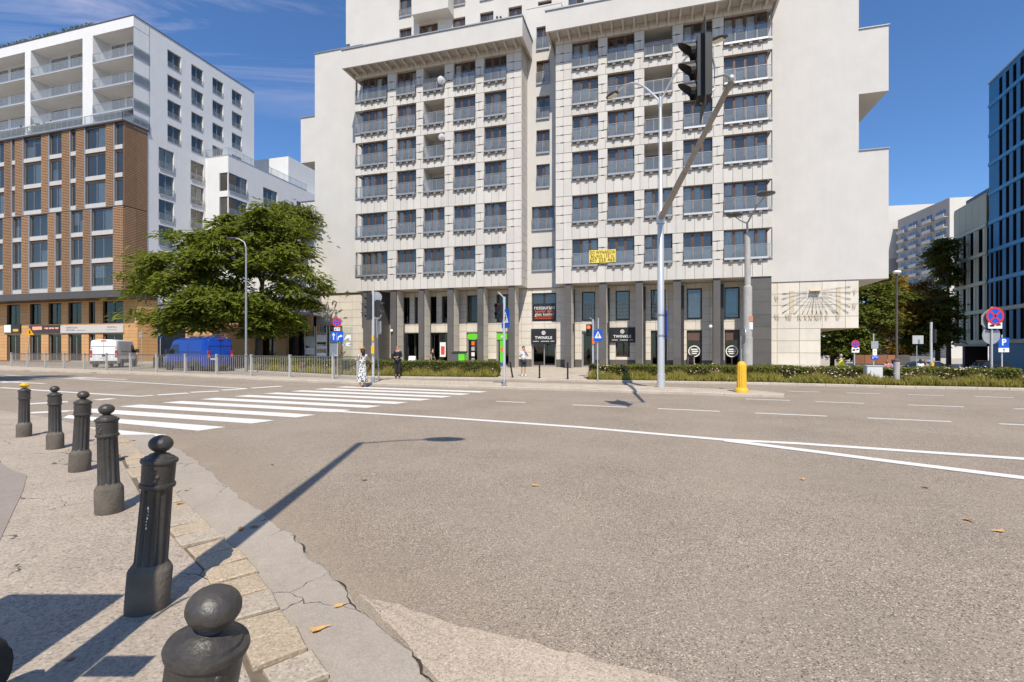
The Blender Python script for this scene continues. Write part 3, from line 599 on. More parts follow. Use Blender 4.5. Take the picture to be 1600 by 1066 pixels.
def bay_block(s0, s1, cols, corner, bandm):
    ops = []
    for k, (a, b) in enumerate(cols):
        for r in range(6):
            aa, bb = a, b
            if (corner < 0 and k == 0): aa = s0+0.001
            if (corner > 0 and k == 4): bb = s1-0.001
            ops.append((aa, bb, TOPS[r]-HS[r], TOPS[r]))
    w = MB(); sheet(w, s0+.04, s1-.04, ZB0, ZT0, ops, 0.04, 0.32, 0, 1)
    w.quad((s0+.04, .04, ZB0), (s0+.04, 2.4, ZB0), (s1-.04, 2.4, ZB0), (s1-.04, .04, ZB0), 1)         # underside
    for sx, flip in ((s0+.04, 1), (s1-.04, 0)):                                                     # flanks
        if (corner < 0 and flip) or (corner > 0 and not flip):
            zz_ = [ZB0]+[q for r in range(5, -1, -1) for q in (TOPS[r]-HS[r], TOPS[r])]+[ZT0]
            for a, b in zip(zz_[::2], zz_[1::2]): w.quad((sx, .04, a), (sx, 2.2, a), (sx, 2.2, b), (sx, .04, b), 1)
        else: w.quad((sx, .04, ZB0), (sx, 2.2, ZB0), (sx, 2.2, ZT0), (sx, .04, ZT0), 0)
    w.build('bay_wall', [JOINT, PANEL], apt)
    # facing panels: bands between the rows, then the piers
    zb = [ZT0]+[q for r in range(6) for q in (TOPS[r], TOPS[r]-HS[r])]+[ZB0]
    for i in range(1, len(zb)-1, 2):
        hi = zb[i+1]; lo = zb[i+2]; clad.grid(s0, s1, lo, hi, 0.03, 0.665, hi-lo)
    clad.grid(s0, s1, TOPS[0], ZT0, 0.03, 0.665, 0.6)
    edges = [s0]+[q for c in cols for q in c]+[s1]
    if corner < 0: edges[0] = edges[1]
    if corner > 0: edges[-1] = edges[-2]
    for j in range(0, len(edges), 2):
        a, b = edges[j], edges[j+1]
        if b-a < 0.1: continue
        for r in range(6):
            z0, z1 = TOPS[r]-HS[r], TOPS[r]; parts = [0, .30, .64, 1]
            for q in range(3):
                lo, hi = z0+(z1-z0)*parts[q], z0+(z1-z0)*parts[q+1]
                if q == 1 and b-a < 1.2:
                    c = a+(b-a)*(0.42 if (r+j) % 4 else 0.58); clad.add(a+.012, c-.015, lo+.015, hi-.05, 0.03); clad.add(c+.015, b-.012, lo+.05, hi-.015, 0.03)
                elif b-a >= 1.2: c = a+(b-a)*0.45; clad.add(a+.012, c-.015, lo+.015, hi-.03, 0.03); clad.add(c+.015, b-.012, lo+.015, hi-.03, 0.03)
                else: clad.add(a+.012, b-.012, lo+.015, hi-.025, 0.03)
    if corner < 0: clad.grid(0.05, 2.0, ZB0, ZT0, s1-.03, 0.65, 0.73, side=1)
    slots = MB()                                                                                # small open slots at the panel corners
    for j in range(0, len(edges), 2):
        a, b = edges[j], edges[j+1]
        if b-a < 0.1: continue
        for r in range(6):
            for f in (.0, .30, .64):
                z = TOPS[r]-HS[r]*(1-f); slots.box(a+(b-a)*.3, a+(b-a)*.3+0.28, -0.012, 0.002, z-0.03, z+0.03)
    stuff(slots.build('vent_slots', [BLACK], apt))
    for k, (a, b) in enumerate(cols):
        four = (k == 0 and corner < 0) or (k == 4 and corner > 0); n = 4 if four else 3
        for r in range(6):
            z1 = TOPS[r]; z0 = z1-HS[r]
            if k == 2 and r < 4:                                                                # open loggia
                g = MB(); D = 1.7
                g.quad((a, .36, z0), (a, .36, z1), (a, D, z1), (a, D, z0)).quad((b, .36, z0), (b, D, z0), (b, D, z1), (b, .36, z1)).quad((a, .36, z1), (b, .36, z1), (b, D, z1), (a, D, z1)).quad((a, .36, z0), (a, D, z0), (b, D, z0), (b, .36, z0)).quad((a, D, z0), (b, D, z0), (b, D, z1), (a, D, z1))
                g.build('loggia', [STUC], apt); window(apt, a+.15, b-.15, z0+.02, z1-.35, D-.1, 2, room=False, curtain=(0.6, [1.0], 0), gm=SHOPG)
            else:
                cf_ = (0.74, [1.0, 1.0, 0.7, 0.5, .4], 0.35) if bandm else (0.46, [1.0, 0.5, 0.6], 0.3)
                window(apt, a, b, z0, z1, 0.24, n, curtain=cf_)
            rail(apt, a+.02, b-.02, z0-.10, -0.17, n, h=1.08, lowm=(k >= 3 and bandm))
            if four:                                                                            # the glass return at the open corner
                e0, e1 = (s0+.02, a-.06) if corner < 0 else (b+.06, s1-.02)
                rail(apt, e0, e1, z0-.10, -0.10, 1, h=1.08, step=False)
                MB().box(e0-.04, e1+.04, -0.06, 0.5, z0-.14, z0-.09).build('corner_ledge', [METAL], apt)
bay_block(-19.3, -3.5, LC, -1, False)
bay_block(-0.63, 15.35, RC, 1, True)
# deep canopies with ribbed soffits over both bays
def canopy(s0, s1):
    c = MB(); c.box(s0, s1, -1.42, -1.26, 26.72, 28.32); c.box(s0, s1, -1.26, 1.8, 27.0, 28.30)
    for e in (s0, s1-.16): c.box(e, e+.16, -1.26, 2.1, 26.72, 27.0)
    o = c.build('canopy', [STUC], apt)
    MB().box(s0-.06, s1+.06, -1.50, 2.1, 28.33, 28.42).build('coping', [METAL], o)
    MB().box(s0+.02, s1-.02, -1.22, 1.8, 28.42, 28.62).build('parapet', [STUC], o)
    n = int((s1-s0)/0.82); me = MB().xprism([(-1.26, 26.99), (-1.26, 26.74), (0.0, 26.62), (0.0, 26.99)], 0, 0.16).mesh('soffit_rib', [STUC])
    for i in range(1, n): inst('soffit_rib', me, o, (s0+(s1-s0)*i/n-.08, 0, 0))
canopy(-19.75, -3.05); canopy(-1.15, 15.75)
# rendered walls: stepped wings, recess, tower
BK = 13.0
w = MB()
def vol(x0, x1, z0, z1, y=2.2, m=0): w.box(x0, x1, y, BK, z0, z1, m)
vol(-25.36, -18.0, 7.15, 31.0); vol(-27.02, -25.36, 20.33, 24.83); vol(-27.02, -25.36, 7.15, 16.41); w.build('wing_wall', [STUC], apt); w = MB()
vol(15.2, 21.55, 6.78, 47.0); vol(21.55, 23.42, 20.38, 25.12); vol(21.55, 23.42, 6.78, 16.2)
w.build('wing_wall', [STUC], apt)
for a, b, z in ((-25.4, -19.9, 31.0), (-27.06, -25.36, 24.83), (-27.06, -25.36, 16.41), (21.55, 23.48, 25.12), (21.55, 23.48, 16.2)):
    MB().box(a, b, 2.12, BK+.05, z, z+.07).build('coping', [METAL], apt)
w = MB(); ops = [(-2.70, -1.52, t-2.0, t) for t in (29.5, 26.55, 23.5, 20.56, 17.59)]+[(-3.10, -1.13, t-2.05, t) for t in (13.98, 10.48)]
sheet(w, -3.6, -0.5, 6.95, 31.2, ops, 2.0, 0.3); w.quad((-3.6, 2.0, 6.95), (-3.6, 3.4, 6.95), (-.5, 3.4, 6.95), (-.5, 2.0, 6.95)); w.box(-3.6, -.5, 1.97, 3.0, 31.2, 31.3)
w.build('recess_wall', [STUC], apt)
for o in ops:
    n = 2 if o[1]-o[0] < 1.5 else 3
    window(apt, *o, 2.2, n, curtain=(0.5, [1.0, .5], .3)); rail(apt, o[0], o[1], o[2]-.08, 1.88, n, h=1.05, step=False)
# tower storeys above the canopies
tw = [(S(a, 3.0), S(b, 3.0)) for a, b in ((624, 643), (707, 727), (750, 771), (794.5, 815.5), (840.5, 862), (888, 912))]
ops = [(a, b, t-1.9, t) for a, b in tw for t in (32.4, 35.4, 38.4, 41.4)]+[(S(655, 3.0), S(684, 3.0), 30.5, 32.4)]
ops += [(x, x+1.3, t-1.9, t) for x in (5.0, 8.0, 11.0) for t in (32.4, 35.4, 38.4, 41.4)]
w = MB(); sheet(w, -21.9, 15.2, 28.0, 47.0, ops, 3.0, 0.3); w.box(-22.35, -21.9, 3.0, BK, 31.95, 47.0); w.box(-21.9, 15.2, 3.0+0.35, BK, 46.9, 47.0); w.quad((-21.9, 3.0, 28), (-21.9, BK, 28), (-21.9, BK, 31.95), (-21.9, 3.0, 31.95))
w.build('tower_wall', [STUC], apt)
for o in ops: window(apt, *o, 3.2, 3 if o[1]-o[0] > 1.5 else 2, curtain=(0.6, [1.0, .6], .4)); rail(apt, o[0], o[1], o[2]-.06, 2.9, 2, h=0.75, step=False)
b0, b1 = S(643, 1.6), S(700, 1.6)
MB().box(b0, b1, 1.6, 3.0, 32.5, 33.9).box(b0, b0+.15, 1.6, 3.0, 33.9, 47).box(b1-.15, b1, 1.6, 3.0, 33.9, 47).box(b0+.15, b1-.15, 1.6, 1.8, 36.2, 47).build('oriel', [STUC], apt)
window(apt, b0+.6, b1-.9, 33.95, 35.9, 1.7, 3); rail(apt, b0+.6, b1-.9, 33.9, 1.5, 3, step=False)
for u in (776.5, 782): MB().lathe([(0.09, 0), (0.09, 0.12)], 10).build('vent_pipe', [BLACK], apt, (S(u, 2.9), 3.0, ZB(u, 28, 3.0)), (PI/2, 0, 0))
# satellite dishes on the loggia rails
def dish(x, z, r):
    b = MB(); n = 14
    for k in range(4):
        r0, r1 = r*k/4, r*(k+1)/4; q = lambda rr, a: (rr*math.cos(a), 0.25*rr*rr/r, rr*math.sin(a))
        for i in range(n): a, c = 2*PI*i/n, 2*PI*(i+1)/n; b.quad(q(r0, a), q(r0, c), q(r1, c), q(r1, a))
    b.tube([(0, .02, 0), (0.05, -0.3, -0.1)], 0.015, 6, 1).box(0.02, 0.09, -0.36, -0.28, -0.15, -0.07, 1).tube([(0, .1, 0), (0, .3, -.3)], 0.025, 6, 1)
    return b
for j, (u, v) in enumerate(((690, 125), (690.5, 214))):
    d = dish(0, 0, 0.36 if j == 0 else 0.30).build('satellite_dish', [mat('dish_grey', (.50, .50, .49), .6, .05, 6), METAL], None, (0, 0, 0), (0.2, 0, TH+0.5), smooth='all')
    s_ = S(u, -0.35); d.location = (OX+0.9616*s_+0.2742*-0.35, OY-0.2742*s_+0.9616*-0.35, ZB(u, v, -0.35))
    tag(d, ('white satellite dish on the topmost open balcony of the left bay', 'small satellite dish on the third open balcony down in the left bay')[j], 'satellite dish', 'satellite dishes on the balconies')
# --- ground floor: fins with granite fronts, tiled wall, shop fronts
tile = Panels('wall_tile', TILE, 0.025, 300)
D1 = 2.2; FD = 1.45
lcol = [(609, 618), (653, 661), (698, 707), (745, 754), (794, 803)]; rcol = [(882, 892), (936, 947), (993, 1004), (1052, 1064), (1115, 1126)]
for a, b in lcol+rcol:
    x0, x1 = S(a, 0), S(b, 0); o = MB().box(x0+.06, x1-.02, 0.30, FD, 0.1, ZB0-.01).build('pier', [TJOINT], apt); MB().box(S(b, FD)+.02, S(b, FD)+.24, FD+.1, D1-.04, 0.1, ZB0-.25).build('dark_strip', [DARKF], apt)  # plus a dark upright strip between each pier and the wall
    for z0, z1 in ((0.1, 1.0), (1.0, 3.6), (3.6, 5.4), (5.4, 6.9)): MB().box(x0, x1, 0.12, 0.30, z0+.004, z1-.004).build('granite_slab', [GRAN], o)
    hh = [0.1, 1.0, 1.9, 2.8, 3.7, 4.6, 5.5, 6.93]
    for z0, z1 in zip(hh, hh[1:]): MB().box(x1-.02, x1+.012, 0.31, FD, z0+.012, z1-.012).build('pier_tile', [TILE], o)
MB().box(S(566, 0), S(590, 0), 0.12, 2.6, 0.1, ZB0-.01).build('granite_corner', [GRAN], apt)
x0, x1 = S(1171, .2), S(1205, .2)
rg = MB().box(x0, x1, 0.12, 2.2, -1.5, ZB0-.01).build('granite_corner', [GRAN], apt)
for i in range(8): MB().box(x0+.01, x1-.01, 0.10, 0.118, -0.4+i*0.92, 0.505+i*0.92).build('granite_slab', [GRAN], rg)
up = [(630, 640), (648, 653), (672, 682), (690.5, 700), (730, 746), (776, 794), (831, 869), (909, 930), (962, 984), (1017, 1040), (1073, 1097), (1132, 1156)]
lo = [(630, 654), (672, 700), (729, 747), (776, 796), (831, 869), (909, 930), (962, 984), (1017, 1042), (1073, 1097), (1132, 1156)]
uo = [(S(a, D1), S(b, D1), 4.05, 6.5) for a, b in up]; loo = [(S(a, D1), S(b, D1), 0.12 if a not in (962,) else 1.0, 3.15) for a, b in lo]
x0, x1 = S(588, D1), S(1175, D1)
w = MB(); sheet(w, x0, x1, -1.2, ZB0, uo+loo, D1, 0.25, 0, 1); w.build('ground_floor_wall', [TJOINT, TILE], apt)
tile.grid(x0, x1, 0.75, ZB0-.05, D1-.002, 1.02, 0.62, uo+loo, gap=0.028)
GB = Panels('plinth_slab', GRAN, 0.03); GB.grid(x0, x1, 0.08, 0.75, D1-.002, 1.02, 0.66, loo, gap=0.02); GB.flush(apt)
for i, o in enumerate(uo): window(apt, *o, D1+.15, 1 if o[1]-o[0] < 1.4 else 2, DARKF, gm=GLASS if i >= 6 else SHOPG, fw=0.09)
SHOPF = mat('shop_frame_grey', (0.30, 0.30, 0.30), 0.45, 0.06, 4, metal=0.4)
for i, o in enumerate(loo):
    if i == 0: window(apt, *o, D1+.9, 2, DARKF, gm=SHOPG, fw=0.12, name='entrance_door'); continue
    window(apt, *o, D1+.15, 2 if i in (1, 4, 9) else 1, SHOPF if i in (2, 3, 4, 5) else DARKF, gm=SHOPG, fw=0.13, name='shop_door' if i in (2, 3, 4, 5) else 'shop_window', mull=0.09)
# left and right end walls of the ground floor (ochre-jointed tiles)
x0, x1 = S(494, 2.4), S(590, 2.4)
MB().box(x0, x1, 2.4, BK, 0.0, 7.15).build('end_wall', [TJOINT], apt); tile.grid(x0, x1, 0.1, 7.0, 2.398, 1.35, 0.79, gap=0.03)
x0, x1, x2 = S(1204, 2.3), S(1282, 2.3), S(1341.5, 2.3)
sw = MB(); sw.box(x0, x1, 2.3, BK, -1.6, 3.2); sw.box(x0, x2, 2.3, BK, 3.2, 6.78); sw.build('sundial_wall', [TJOINT], apt)
for a, b, z0, z1, zn in ((x0, x1, -1.4, 3.2, 5), (x0, x2, 3.2, 6.76, 4)):
    bxs = [x0, x0+.45]+[x0+.45+1.52*i for i in range(1, 4)]+[x2]
    for p, q in zip(bxs, bxs[1:]):
        if q > b+.05: q = b
        if q-p < .05: continue
        for j in range(zn): tile.add(p+.014, q-.014, z0+(z1-z0)*j/zn+.014, z0+(z1-z0)*(j+1)/zn-.014, 2.298)
tile.flush(apt)
clad.flush(apt, 0.004)
# sundial: hour lines, plates, gnomon and numerals in metal, standing off the wall
GOLDM = mat('aged_brass', (0.62, 0.53, 0.37), 0.5, 0.1, 5, metal=0.3)
sd = thing('sundial', 'wall sundial with fanned metal hour lines and Roman numerals on beige tiles', 'sundial')
sd.location = apt.location; sd.rotation_euler = apt.rotation_euler
def SP(u, v, d=2.22): s_ = S(u, d); return (s_, d, H_EYE-(v-HOR)/FPX*Yd(s_, d))
def c8(x, y): return (1200+x/10.66, 430+y/10.66)
ctr = c8(780, 262)
for e_ in ((235, 310), (235, 395), (235, 520), (235, 635), (440, 650), (570, 650), (655, 650), (735, 650), (812, 650), (890, 650), (990, 640), (1110, 635), (1165, 635), (1340, 630), (1372, 528), (1380, 400), (1380, 298), (1375, 190)):
    p = SP(*c8(*e_)); c_ = SP(*ctr); MB().tube([tuple(c_[i]*.76+p[i]*.24 for i in range(3)), p], 0.008, 5).build('hour_line', [BLACK], sd)
    q_ = tuple(p[i]*.86+c_[i]*.14 for i in range(3)); MB().tube([q_, p], 0.018, 6).build('hour_bar', [BLACK], sd)
for a, b in (((365, 260), (440, 640)), ((1140, 205), (1210, 640))):
    p, q = SP(*c8(*a)), SP(*c8(*b)); MB().box(p[0], q[0], 2.235, 2.27, q[2], p[2]).build('plate', [GOLDM], sd)
p = SP(*ctr); MB().xprism([(2.27, p[2]-.1), (2.27, p[2]+.1), (1.95, p[2]-.02)], p[0]-.35, p[0]+.35).build('gnomon_base', [GOLDM], sd); MB().tube([(p[0], 2.27, p[2]), (p[0]+.02, 1.65, p[2]-.75)], 0.02, 6).build('gnomon', [BLACK], sd)
for s_, a in (('VI', (145, 380)), ('VII', (150, 690)), ('VIII', (345, 690)), ('IX', (528, 690)), ('X', (628, 690)), ('XI', (712, 690)), ('XII', (815, 690)), ('I', (890, 690)), ('II', (975, 690)), ('III', (1165, 690)), ('V', (1448, 280)), ('IV', (1440, 515))):
    p = SP(*c8(*a)); text(s_, 0.60, GOLDM, sd, (p[0], 2.16, p[2]), 0.03, bold=-.008, name='numeral').scale = (.48, 1, 1)
for j in range(4):
    pts = [SP(*c8(x, 300+j*75+(x-790)**2*(0.00028*(1-j*.75)))) for x in range(470, 1130, 60)]; MB().tube(pts, 0.006, 4).build('date_curve', [BLACK], sd)
# shop signs and banners hanging on the front
def tw_(o): q = [v.co.x for v in o.data.vertices]; return max(q)-min(q)
def on_wall(o, d=D1): o.location = apt.location; o.rotation_euler = apt.rotation_euler; return o
for j, (u0, u1, v0, v1) in enumerate(((830, 869, 514, 537.5), (953, 992, 512, 535.5))):
    sg = on_wall(thing('shop_sign', ('black TWINKLE shop sign above the middle recess door', 'black TWINKLE shop sign on the right colonnade beside the small shop window')[j], 'sign', group='black shop signs'))
    x0, x1 = S(u0, D1-.15), S(u1, D1-.15); z1, z0 = ZB(u0, v0, D1-.15), ZB(u0, v1, D1-.15); xm = (x0+x1)/2; hh = z1-z0; yy = D1-.16
    MB().box(x0, x1, yy, D1-.03, z0, z1).build('board', [BLACK], sg)
    MB().disc((xm, z1-hh*.27), hh*.13, 0, 20, yy-.004, hh*.085).disc((xm, z1-hh*.27), hh*.055, 0, 12, yy-.004, hh*.02).build('emblem', [WHITE], sg)
    text('TWINKLE', hh*.25, WHITE, sg, (xm, yy-.004, z0+hh*.40), bold=0.006, spacing=1.1)
    b = MB()
    for q, (a, c) in enumerate(((-.42, -.18), (-.10, .20), (.28, .42))):
        k = a
        while k < c: b.box(xm+(x1-x0)*k, xm+(x1-x0)*(k+.022), yy-.005, yy-.001, z0+hh*.15, z0+hh*(.185+.012*random.random())); k += .03
    b.build('small_print', [WHITE], sg)
bn = on_wall(thing('restaurant_banner', 'dark restaurant banner with white and orange lettering in the middle window', 'banner'))
x0, x1 = S(833, D1), S(868, D1); xm = (x0+x1)/2; yy = D1+.10
MB().box(x0, x1, yy, yy+.02, 4.15, 5.6).build('sheet', [mat('banner_black', (0.02, .022, .024), .35, .1, 4)], bn)
for s_, sz, z, mt_ in (('restaurant', .52, 5.25, WHITE), ('kosher delig', .34, 4.93, ORANGE), ('glatt kosher', .36, 4.66, WHITE)): 
    t_ = text(s_, sz, mt_, bn, (xm, yy-.006, z), bold=-.001); t_.scale = (min(1, (x1-x0)*.92/tw_(t_)), 1, 1)
b = MB()
for z in (4.42, 4.28):
    k = x0+.1
    while k < x1-.25: q = random.uniform(.05, .16); b.box(k, k+q, yy-.006, yy-.001, z, z+.07); k += q+.035
b.build('small_print', [mat('dull_orange', (.5, .08, .02), .5)], bn)
bn = on_wall(thing('rental_banner', 'yellow office rental banner tied across two balcony rails', 'banner'))
x0, x1 = S(920.5, -.2), S(962, -.2); zt_, zb_ = ZB(940, 390.5, -.2), ZB(940, 410.5, -.2); xm = (x0+x1)/2
BYEL = mat('banner_yellow', (0.78, 0.60, 0.10), .6, .05, 3); BTXT = mat('banner_text', (0.05, .04, .03), .6)
b = MB(); n = 12
for i in range(n): a, c = x0+(x1-x0)*i/n, x0+(x1-x0)*(i+1)/n; f = lambda x: -.19+.012*math.sin(x*7); b.quad((a, f(a), zb_), (c, f(c), zb_), (c, f(c), zt_), (a, f(a), zt_))
b.build('sheet', [BYEL], bn, smooth='all'); hh = zt_-zb_
for s_, sz, f_ in (('DO WYNAJĘCIA', .38, .80), ('BIURO 122 m', .30, .50), ('607 225 465', .40, .20)):
    t_ = text(s_, sz, BTXT, bn, (xm, -.225, zb_+hh*f_), bold=-.002, spacing=1.05); t_.scale = (min(1, (x1-x0)*.93/tw_(t_)), 1, 1)
# green shop signs, lattice film, small fittings
for j, (u0, u1, v0, v1) in enumerate(((730, 746, 521, 531), (776, 795, 521, 531))):
    sg = on_wall(thing('shop_sign', ('green oval shop sign between the third and fourth piers', 'green rectangular shop sign with white letters right of the oval one')[j], 'sign', group='green shop signs'))
    x0, x1 = S(u0, D1), S(u1, D1); z1, z0 = ZB(u0, v0, D1), ZB(u0, v1, D1); b = MB(); yy = D1+.06
    if j: b.box(x0, x1, yy, yy+.06, z0, z1)
    else:
        pts = [((x0+x1)/2+(x1-x0)/2*math.copysign(abs(math.cos(a))**.6, math.cos(a)), (z0+z1)/2+(z1-z0)/2*math.copysign(abs(math.sin(a))**.6, math.sin(a))) for a in [2*PI*i/24 for i in range(24)]]
        b.face([(x, yy, z) for x, z in pts]); n0 = len(b.v)
    b.build('board', [GREEN], sg)
    if j: b = MB(); [b.box(x0+(x1-x0)*(.35+.1*i), x0+(x1-x0)*(.42+.1*i), yy-.01, yy-.002, z0+(z1-z0)*.35, z0+(z1-z0)*.65) for i in range(4)]; b.build('letters', [WHITE], sg)
LATT = mat('lattice_film', (0.42, .43, .43), .6)
for u0, u1 in ((910, 929), (963, 983), (1018, 1039)):
    x0, x1 = S(u0, D1+.1)+.06, S(u1, D1+.1)-.06; b = MB(); z0, z1 = 4.18, 5.62; n = 4; k = 5; yy = D1+.12
    cw, ch = (x1-x0)/n, (z1-z0)/k
    for i in range(n):
        for j in range(k):
            cx_, cz_ = x0+cw*(i+.5), z0+ch*(j+.5); b.disc((cx_, cz_), ch*.46, 0, 12, yy, ch*.36, cw/ch).disc((cx_, cz_), ch*.22, 0, 8, yy, ch*.10, cw/ch)
    b.build('lattice_film', [LATT], apt)
for u0, u1 in ((1073, 1097), (1132, 1156)):
    x0, x1 = S(u0, D1), S(u1, D1); xm = (x0+x1)/2; z = ZB(u0, 549, D1); yy = D1+.11
    b = MB().disc((xm, z), .46, 0, 24, yy, .38); b.box(xm-.25, xm+.25, yy, yy+.004, z+.10, z+.2).box(xm-.3, xm+.3, yy, yy+.004, z-.06, z+.04).box(xm-.2, xm+.2, yy, yy+.004, z-.22, z-.13); b.build('window_emblem', [WHITE], apt)
    MB().box(x0+.1, x1-.1, yy+.03, yy+.05, 2.35, 3.0).build('blind', [mat('brown_blind', (.12, .07, .055), .7)], apt)
x0, x1 = S(1074, D1)+.1, S(1096, D1)-.1; MB().box(x0, x1, D1+.22, D1+.24, 4.2, 6.1).build('window_sheet', [mat('white_film', (.6, .61, .62), .6, .15, 3)], apt)
x0 = S(1133, D1)+.1; MB().box(x0, x0+.75, D1+.24, D1+.26, 4.5, 6.2).build('window_poster', [mat('poster_blue', (.03, .20, .42), .5, .3, 2)], apt)
for a, b_ in lcol+rcol:
    x = S(b_, .5)+.03; MB().box(x, x+.12, 0.9, 1.05, 3.1, 3.75).tube([(x+.06, .97, 3.1), (x+.06, .9, 2.95)], .03, 6).build('wall_lamp', [BLACK], apt)
for u, v in ((613, 515), (1110, 508)):
    cs = tag(MB().ball((0, -.12, -.12), .13, 0).tube([(0, 0, 0), (0, -.12, 0), (0, -.12, -.08)], .03, 6).build('security_camera', [WHITE], None, smooth='all'), 'white dome security camera on a pier of the '+('left' if u < 800 else 'right')+' bay', 'camera', 'dome cameras')
    s_ = S(u, .12); cs.location = (OX+.9616*s_+.2742*.12, OY-.2742*s_+.9616*.12, ZB(u, v, .12)); cs.rotation_euler = (0, 0, TH)
# ================================================================ LEFT: TIMBER-SLAT BLOCK WITH WHITE STOREYS
LX, LY = -45.76, 58.0
def SL(u, d):
    k = (u-800)/FPX; return (k*(LY+0.9616*d)-LX-0.2742*d)/(0.9616+0.2742*k)
def DL(u, s=0.0):                                     # depth along the flank x = s seen at column u
    k = (u-800)/FPX; return (k*(LY-0.2742*s)-LX-0.9616*s)/(0.2742-0.9616*k)
def ZL(v, s, d): return H_EYE-(v-HOR)/FPX*(LY-0.2742*s+0.9616*d)
WREND = mat('white_render', (0.68, 0.675, 0.665), 0.9, 0.035, 0.8, 0.1, 40, streak=0.03)
SLATM = mat('timber_slat', (0.36, 0.215, 0.120), 0.75, 0.12, 1.6, rnd=0.16, fine=0.1, fscale=12)
SLATD = mat('slat_backing', (0.10, 0.055, 0.03), 0.9, 0.1, 3)
TERRA = mat('terracotta_tile', (0.56, 0.315, 0.135), 0.75, 0.06, 1.2, rnd=0.07)
TERRJ = mat('terracotta_joint', (0.24, 0.135, 0.07), 0.9, 0.1, 2)
BRONZ = mat('bronze_sheet', (0.11, 0.095, 0.085), 0.45, 0.1, 2, metal=0.3)
SILLM = mat('sill_grey', (0.50, 0.485, 0.46), 0.6, 0.06, 2)
lb = thing('mixed_use_building', 'building of timber slats and terracotta with white balcony storeys on top', 'building', (LX, LY, 0), TH)
ST = (28.55-8.6)/6
upw = [(133, 164.7), (179, 190.5), (77, 96), (110, 118), (36.7, 64), (18.5, 23), (-16, 6), (-60, -30), (-110, -80)]
low = [(143, 176), (110.7, 129), (87, 95.7), (46, 74), (19.5, 33), (-20, 4), (-70, -30), (-120, -80)]
ops = []; zones = ((0, 3, upw), (3, 6, low)); XL = SL(-160, 0)
for r0, r1, cs in zones:
    for r in range(r0, r1):
        for a, b in cs: ops.append((SL(a, 0), SL(b, 0), 28.5-ST*(r+1)+0.12, 28.5-ST*r-0.12))
w = MB(); sheet(w, XL, 0, 8.6, 28.55, ops, 0.12, 0.3); w.quad((0, .12, 8.6), (0, 2.9, 8.6), (0, 2.9, 28.55), (0, .12, 28.55)); w.quad((XL, .12, 8.6), (XL, 3, 8.6), (0, 3, 8.6), (0, .12, 8.6)); w.quad((XL, .12, 28.55), (0, .12, 28.55), (0, 3, 28.55), (XL, 3, 28.55))
w.build('timber_block_wall', [SLATD], lb)
GREYF = mat('grey_alu_frame', (0.33, 0.34, 0.36), 0.45, 0.06, 4, metal=0.4)
for o in ops:
    a, b, c, d = o; window(lb, a, b, c+.55, d, 0.2, 1 if b-a < 1.6 else 2, GREYF, gm=GLASS, curtain=(0.35, [1.0, .6], .5), fw=.06, mull=.05)
    MB().box(a-.02, b+.02, 0.02, 0.3, c, c+.5).build('spandrel_sill', [SILLM], lb); MB().box(a-.16, a, -0.02, 0.13, c-.1, d+.1).build('jamb_fin', [GREYF], lb)
def slat_panel(x0, x1, z0, z1, y=0.0, side=0):
    b = MB(); n = int((z1-z0)/0.19)
    for i in range(n): z = z0+(z1-z0)*i/n; b.box(0, x1-x0, 0, 0.06, z+0.02, z+0.135)
    for q in (0.3, .7): b.box((x1-x0)*q-.03, (x1-x0)*q+.03, 0.062, 0.1, z0, z1)
    o = b.build('slat_panel', [SLATM], lb, (x0, y, 0) if side == 0 else (y, x0, 0), (0, 0, 0 if side == 0 else PI/2)); stuff(o)
for r0, r1, cs in zones:
    xs_ = sorted([(SL(a, 0), SL(b, 0)) for a, b in cs]); edges = [XL]+[q for p in xs_ for q in p]+[0.0]; z1, z0 = 28.5-ST*r0, 28.5-ST*r1+.1
    for a, b in zip(edges[::2], edges[1::2]):
        if b-a > .5: slat_panel(a+.02, b-.2 if b < -.1 else b-.03, z0, z1)
    slat_panel(0.06, 1.45, z0, z1, 0.06, 1); slat_panel(1.5, 2.9, z0, z1, 0.06, 1)
    MB().box(XL, .1, -0.03, .15, z0-.12, z0).build('band', [BRONZ], lb)
# canopy and terracotta base
MB().box(XL, 0.25, -0.45, 4.0, 7.75, 8.45).box(XL, 0.15, -.1, 3.5, 8.45, 8.6).build('canopy', [BRONZ], lb)
bu = [(161, 192.5), (139, 149), (107, 127.6), (76, 96), (47, 64.6), (11, 32), (-30, -6), (-80, -45)]
ops = [(SL(a, 1.7), SL(b, 1.7), 4.85, 7.55) for a, b in bu]; dops = [(SL(a, 1.7), SL(b, 1.7), 0.12, 3.55) for a, b in bu]
w = MB(); sheet(w, XL, 0, 0.05, 7.75, ops+dops, 1.7, .3); w.quad((0, 1.7, .05), (0, 4.2, .05), (0, 4.2, 7.75), (0, 1.7, 7.75)); w.build('base_wall', [TERRJ], lb)
tt = Panels('terracotta_panel', TERRA, .02, 300); tt.grid(XL, 0, 0.1, 7.7, 1.698, 1.5, .42, ops+dops, gap=.02); tt.grid(1.7, 4.2, 0.1, 7.7, 0.0, 1.2, .42, gap=.02, side=1); tt.flush(lb)
for o in ops: window(lb, *o, 1.9, 2 if o[1]-o[0] > 1 else 1, DARKF, gm=SHOPG, fw=.07, mull=.06)
for o in dops: window(lb, *o, 1.9, 2 if o[1]-o[0] > 1 else 1, SHOPF, gm=SHOPG, fw=.09, mull=.09, name='shop_window')
